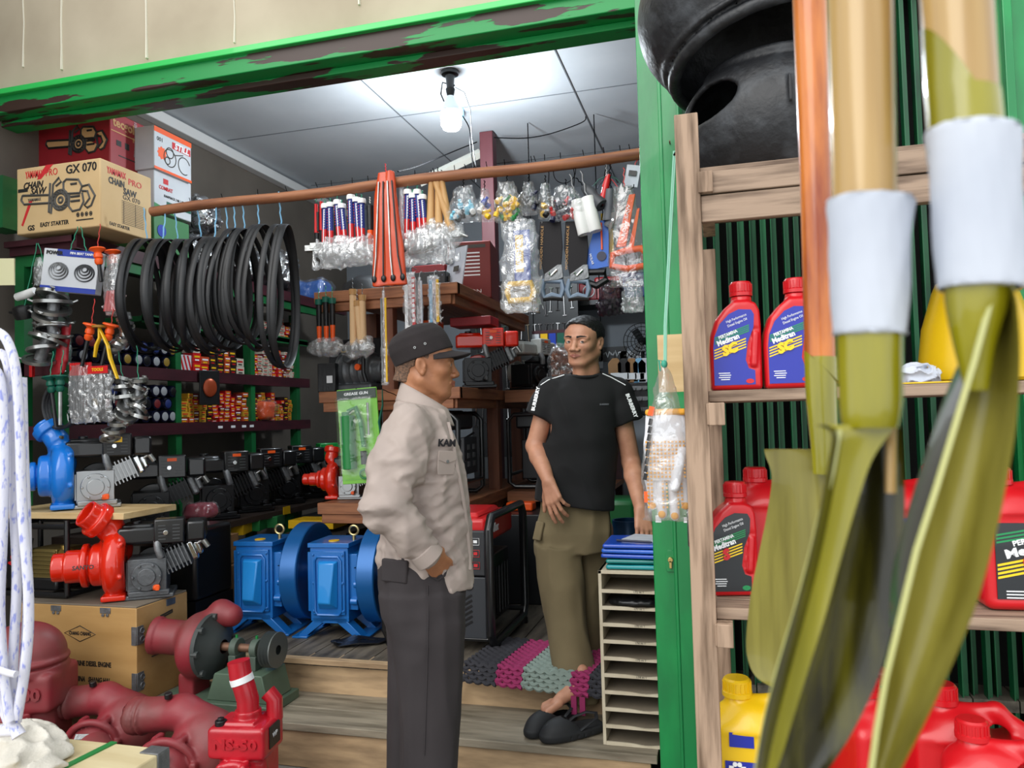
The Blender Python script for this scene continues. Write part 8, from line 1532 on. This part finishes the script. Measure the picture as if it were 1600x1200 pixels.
for s, xx in ((-1, 672), (1, 636)):
    sp = S((-.12, -.07, -.01), (.25, .07, .12), .005); sp.cap((-.04, 0, .045), (.13, 0, .035), .045, .038, k=0, sc=(1, .95, .8)); sp.box((.05, 0, -.02), (.5, .3, .05), 0, sub=True)
    q = o_(xx, 1350); sdf_obj('shoe', [(sp, Matrix.Translation((q.x, s*.088, -.002)), None)], mat('black shoe leather', hx('#101011'), 0.3), off)

# =============================================================== shopkeeper
MO = at(900, 1000, 3.30); MO.z = 0.18; MRZ = 10.6
man = T('person', 'dark-haired man in black t-shirt and olive trousers stepping barefoot off the mat', 'person', MO, MRZ)
def m_(px, py, dy=0): return on_plane(MO, MRZ, px, py, dy)
hc = m_(912, 536, -.01)
MH = Matrix.Translation(hc) @ Matrix.Rotation(R_(-90-26), 4, 'Z') @ Matrix.Rotation(R_(7), 4, 'Y') @ Matrix.Rotation(R_(-4), 4, 'X') @ Matrix.Diagonal((.98, 1.0, .86, 1))
nb = MH.inverted() @ m_(916, 606, .03)
hs = head_S(nb, (.055, .07))
def arm_S(sh_, el, wr, hd, zdir, side, curls, thumb, rr=(.045, .040, .026)):
    lo = np.array([min(sh_[i], el[i], wr[i], hd[i])-.12 for i in range(3)]); hi = np.array([max(sh_[i], el[i], wr[i], hd[i])+.12 for i in range(3)])
    a = S(lo, hi, .0034); mid = el.lerp(wr, .3)
    a.chain([sh_, el], [rr[0], rr[1]], k=.012); a.chain([el, mid, wr], [rr[1], rr[1]*1.02, rr[2]], k=.012)
    for p, q, ra, rb, k in hand_caps(frame(wr, hd-wr, zdir), side, curls, thumb, sc=.98): a.cap(p, q, ra, rb, k=k)
    return a
aL = arm_S(m_(858, 616, .02), m_(836, 697, .02), m_(857, 752, -.13), m_(871, 800, -.17), (-.35, -.9, -.1), -1, ((12, 18, 12), (18, 20, 14), (26, 24, 16), (38, 28, 18)), (42, 12))
aR = arm_S(m_(966, 620, .0), m_(986, 722, .03), m_(1001, 795, -.16), m_(1008, 838, -.21), (.3, -.9, .2), 1, ((22, 12, 8), (16, 14, 8), (14, 14, 10), (16, 14, 10)), (38, 12))
bod = S((-.25, -.2, .55), (.3, .2, 1.5), .009)
bod.stack([(m_(900, 830).z, -.01, 0, .10, .075), (m_(900, 720).z, .01, 0, .10, .08), (m_(900, 640).z, .02, 0, .10, .08), (m_(900, 600).z, .03, .02, .1, .06)])
legs = S((-.3, -.35, -.05), (.2, .35, .9), .008); legs.chain([m_(878, 830, 0), m_(880, 930, -.05), m_(900, 1055, -.16)], [.08, .055, .04]); legs.chain([m_(930, 830, .05), m_(928, 940, .12), m_(925, 1060, .16)], [.08, .055, .04])
# bare foot reaching down
ft = S((-.08, -.1, -.08), (.28, .1, .14), .0032)
ft.chain([(-.012, 0, .08), (-.002, 0, .035)], [.026, .028], k=.02); ft.cap((-.015, 0, .022), (.06, 0, .03), .03, .03, k=.02); ft.cap((.05, .002, .032), (.15, .004, .012), .034, .018, k=.02, sc=(1, 1.15, 1)); 
for i, (y, l, r) in enumerate(((.027, .205, .0145), (.008, .205, .0105), (-.009, .198, .0098), (-.023, .188, .0092), (-.036, .175, .0088))): ft.cap((.14, y*.8, .012), (l, y, .008), r*1.05, r, k=.006)
he, to = m_(911, 1066, -.20), m_(862, 1092, -.30)
FM = frame(he+Vector((0, 0, -.035)), to-he+Vector((0, -.0, -.0)), (0, 0, 1))
sdf_obj('body', [(hs, MH, face_paint()), aL, aR, bod, legs, (ft, FM, None)], [M_skin2, M_lip2, M_brow], man)
eyes(man, MH, 0.35)
hr = S((-.13, -.1, -.1), (.11, .1, .15), .003); hr.ell((-.016, 0, .05), (.103, .083, .09), k=0); hr.ell((.03, 0, .09), (.06, .06, .035), k=.02)
hr.cap((-.05, 0, -.01), (-.065, 0, -.05), .055, .05, k=.02)
hr.box((.105, 0, .02), (.11, .115, .16), .03, rot=(0, 10, 0), sub=True, k=.01); hr.box((.11, 0, -.01), (.12, .3, .15), .02, rot=(0, 5, 0), sub=True, k=.006); hr.box((.09, 0, -.06), (.16, .3, .15), .01, rot=(0, -12, 0), sub=True, k=.006); hr.box((.0, 0, -.12), (.3, .3, .1), .01, sub=True)
for s in (1, -1): hr.ell((-.005, s*.085, -.002), (.026, .03, .036), sub=True, k=.003)
hr.disp(lambda P: .004*vnoise(P, 60, 1)+.003*vnoise(P, 140, 2)); sdf_obj('hair', [(hr, MH, None)], M_hair, man, smooth_it=1)
M_tee = mat('black cotton jersey', hx('#08090b'), 0.9, c2=hx('#0b0c0f'), ns=8, bump=0.1, bs=400, bstr=0.001)
ts = S((-.36, -.22, m_(900, 835).z-.02), (.40, .24, m_(900, 560).z), .005); rows = []
for py, x0, x1, ry in ((830, 833, 961, .135), (785, 835, 960, .13), (760, 838, 960, .118), (720, 847, 963, .118), (680, 850, 966, .118), (650, 850, 967, .12), (625, 850, 970, .115), (606, 858, 972, .098), (594, 872, 965, .078), (586, 886, 950, .066)):
    a, b = m_(x0, py).x, m_(x1, py).x; rows.append((m_(905, py).z, (a+b)/2, .01, (b-a)/2, ry))
ts.stack(rows, k=0, pw=2.35)
for a, b, c in ((m_(880, 604, .01), m_(862, 612, .01), m_(841, 652, .0)), (m_(952, 604, .01), m_(966, 614, .01), m_(984, 660, .0))):
    ts.chain([a, b, b.lerp(c, .6), c], [.05, .058, .062, .064], k=.025)
    d = (c-b).normalized(); e = c+d*.05; ts.cyl(c+d*.0, e+d*.04, .095, sub=True)
ts.disp(lambda P: -.004*(1-np.abs(vnoise(P*np.array([1.5, 1, .8])+P[:, [2, 0, 1]]*.6, 9, 12))*4.5).clip(-1, 1)-.005*vnoise(P*np.array([1, 1, 2.]), 9, 7))
hm = m_(896, 789, 0); ts.box((hm.x, 0, hm.z-.1), (.8, .8, .2), 0, rot=(0, 9, 0), sub=True)
nk = m_(916, 582, 0); ts.ell((nk.x, -.01, nk.z+.01), (.075, .075, .034), sub=True, k=.004)
tee = sdf_obj('t_shirt', [ts], M_tee, man)
for seg in (((845, 602), (857, 594), (870, 590), (882, 586)), ((941, 584), (955, 590), (966, 596), (977, 602))):
    g = G(); pts = [hit(tee, man, x, y, .0015)[0] for x, y in seg]; pts = [p for p in pts if p]
    if len(pts) > 1: g.tube(pts, .0022, n=6); g.build('shoulder_piping', M_inkw, man)
for (px, py, roll) in ((838, 624, 80), (986, 634, -73)):
    p, n = hit(tee, man, px, py, .002)
    if p: stick(text('BURBERRY', .022, M_inkw, man, ext=.0008, bold=.04, wid=.108, name='sleeve_lettering'), p+n*.003, n*.6+Vector((0, -.4, 0)), roll)
p, n = hit(tee, man, 944, 632, .001)
if p: stick(text('BURBERRY', .010, mat('dull grey print', hx('#7c7f86'), .6), man, ext=.0005, wid=.042, name='chest_lettering'), p+n*.001, n, 0)
g = G()
g.tube([Vector((nk.x+math.cos(a)*.072, -.008+math.sin(a)*.066, nk.z-.008+.014*math.sin(a))) for a in [2*PI*i/28 for i in range(28)]], .006, n=6, closed=True); g.build('neckband', M_tee, man)
M_olive = mat('olive khaki twill', hx('#75684c'), 0.9, c2=hx('#6a5e44'), ns=5, bump=0.15, bs=400, bstr=0.001)
tr = S((-.34, -.32, -.02), (.28, .34, m_(900, 770).z+.02), .0058)
def mrow(lst, cy, ry): return [(m_(900, py).z, (m_(x0, py).x+m_(x1, py).x)/2, c, (m_(x1, py).x-m_(x0, py).x)/2, r) for (py, x0, x1), c, r in zip(lst, cy, ry)]
tr.stack(mrow(((772, 846, 949), (800, 843, 953), (830, 837, 956), (860, 838, 952)), (.01,)*4, (.088, .095, .11, .112)), k=0, pw=2.3)
tr.stack(mrow(((850, 838, 908), (900, 842, 912), (950, 850, 915), (1000, 860, 922), (1040, 867, 930), (1068, 871, 935)), (-.02, -.04, -.07, -.11, -.15, -.17), (.10, .10, .095, .09, .088, .088)), k=.02)
tr.stack(mrow(((850, 900, 955), (900, 898, 952), (950, 897, 948), (1000, 900, 945), (1050, 905, 945)), (.05, .08, .1, .12, .14), (.09, .09, .085, .08, .08)), k=.015)
tr.disp(lambda P: -.006*(1-np.abs(vnoise(P*np.array([1.6, 1, .5]), 10, 21))*4).clip(-1, 1)-.006*np.exp(-((P[:, 2]-.12)/.12)**2)*vnoise(P*np.array([1, 1, 2.5]), 12, 5))
trs2 = sdf_obj('trousers', [tr], M_olive, man)
p, n = hit(trs2, man, 843, 830)
if p: g = G(); g.box((0, 0, .004), (.05, .08, .012)); stick(g.build('cargo_pocket', M_olive, man, bevel=.004), p, n, 0)
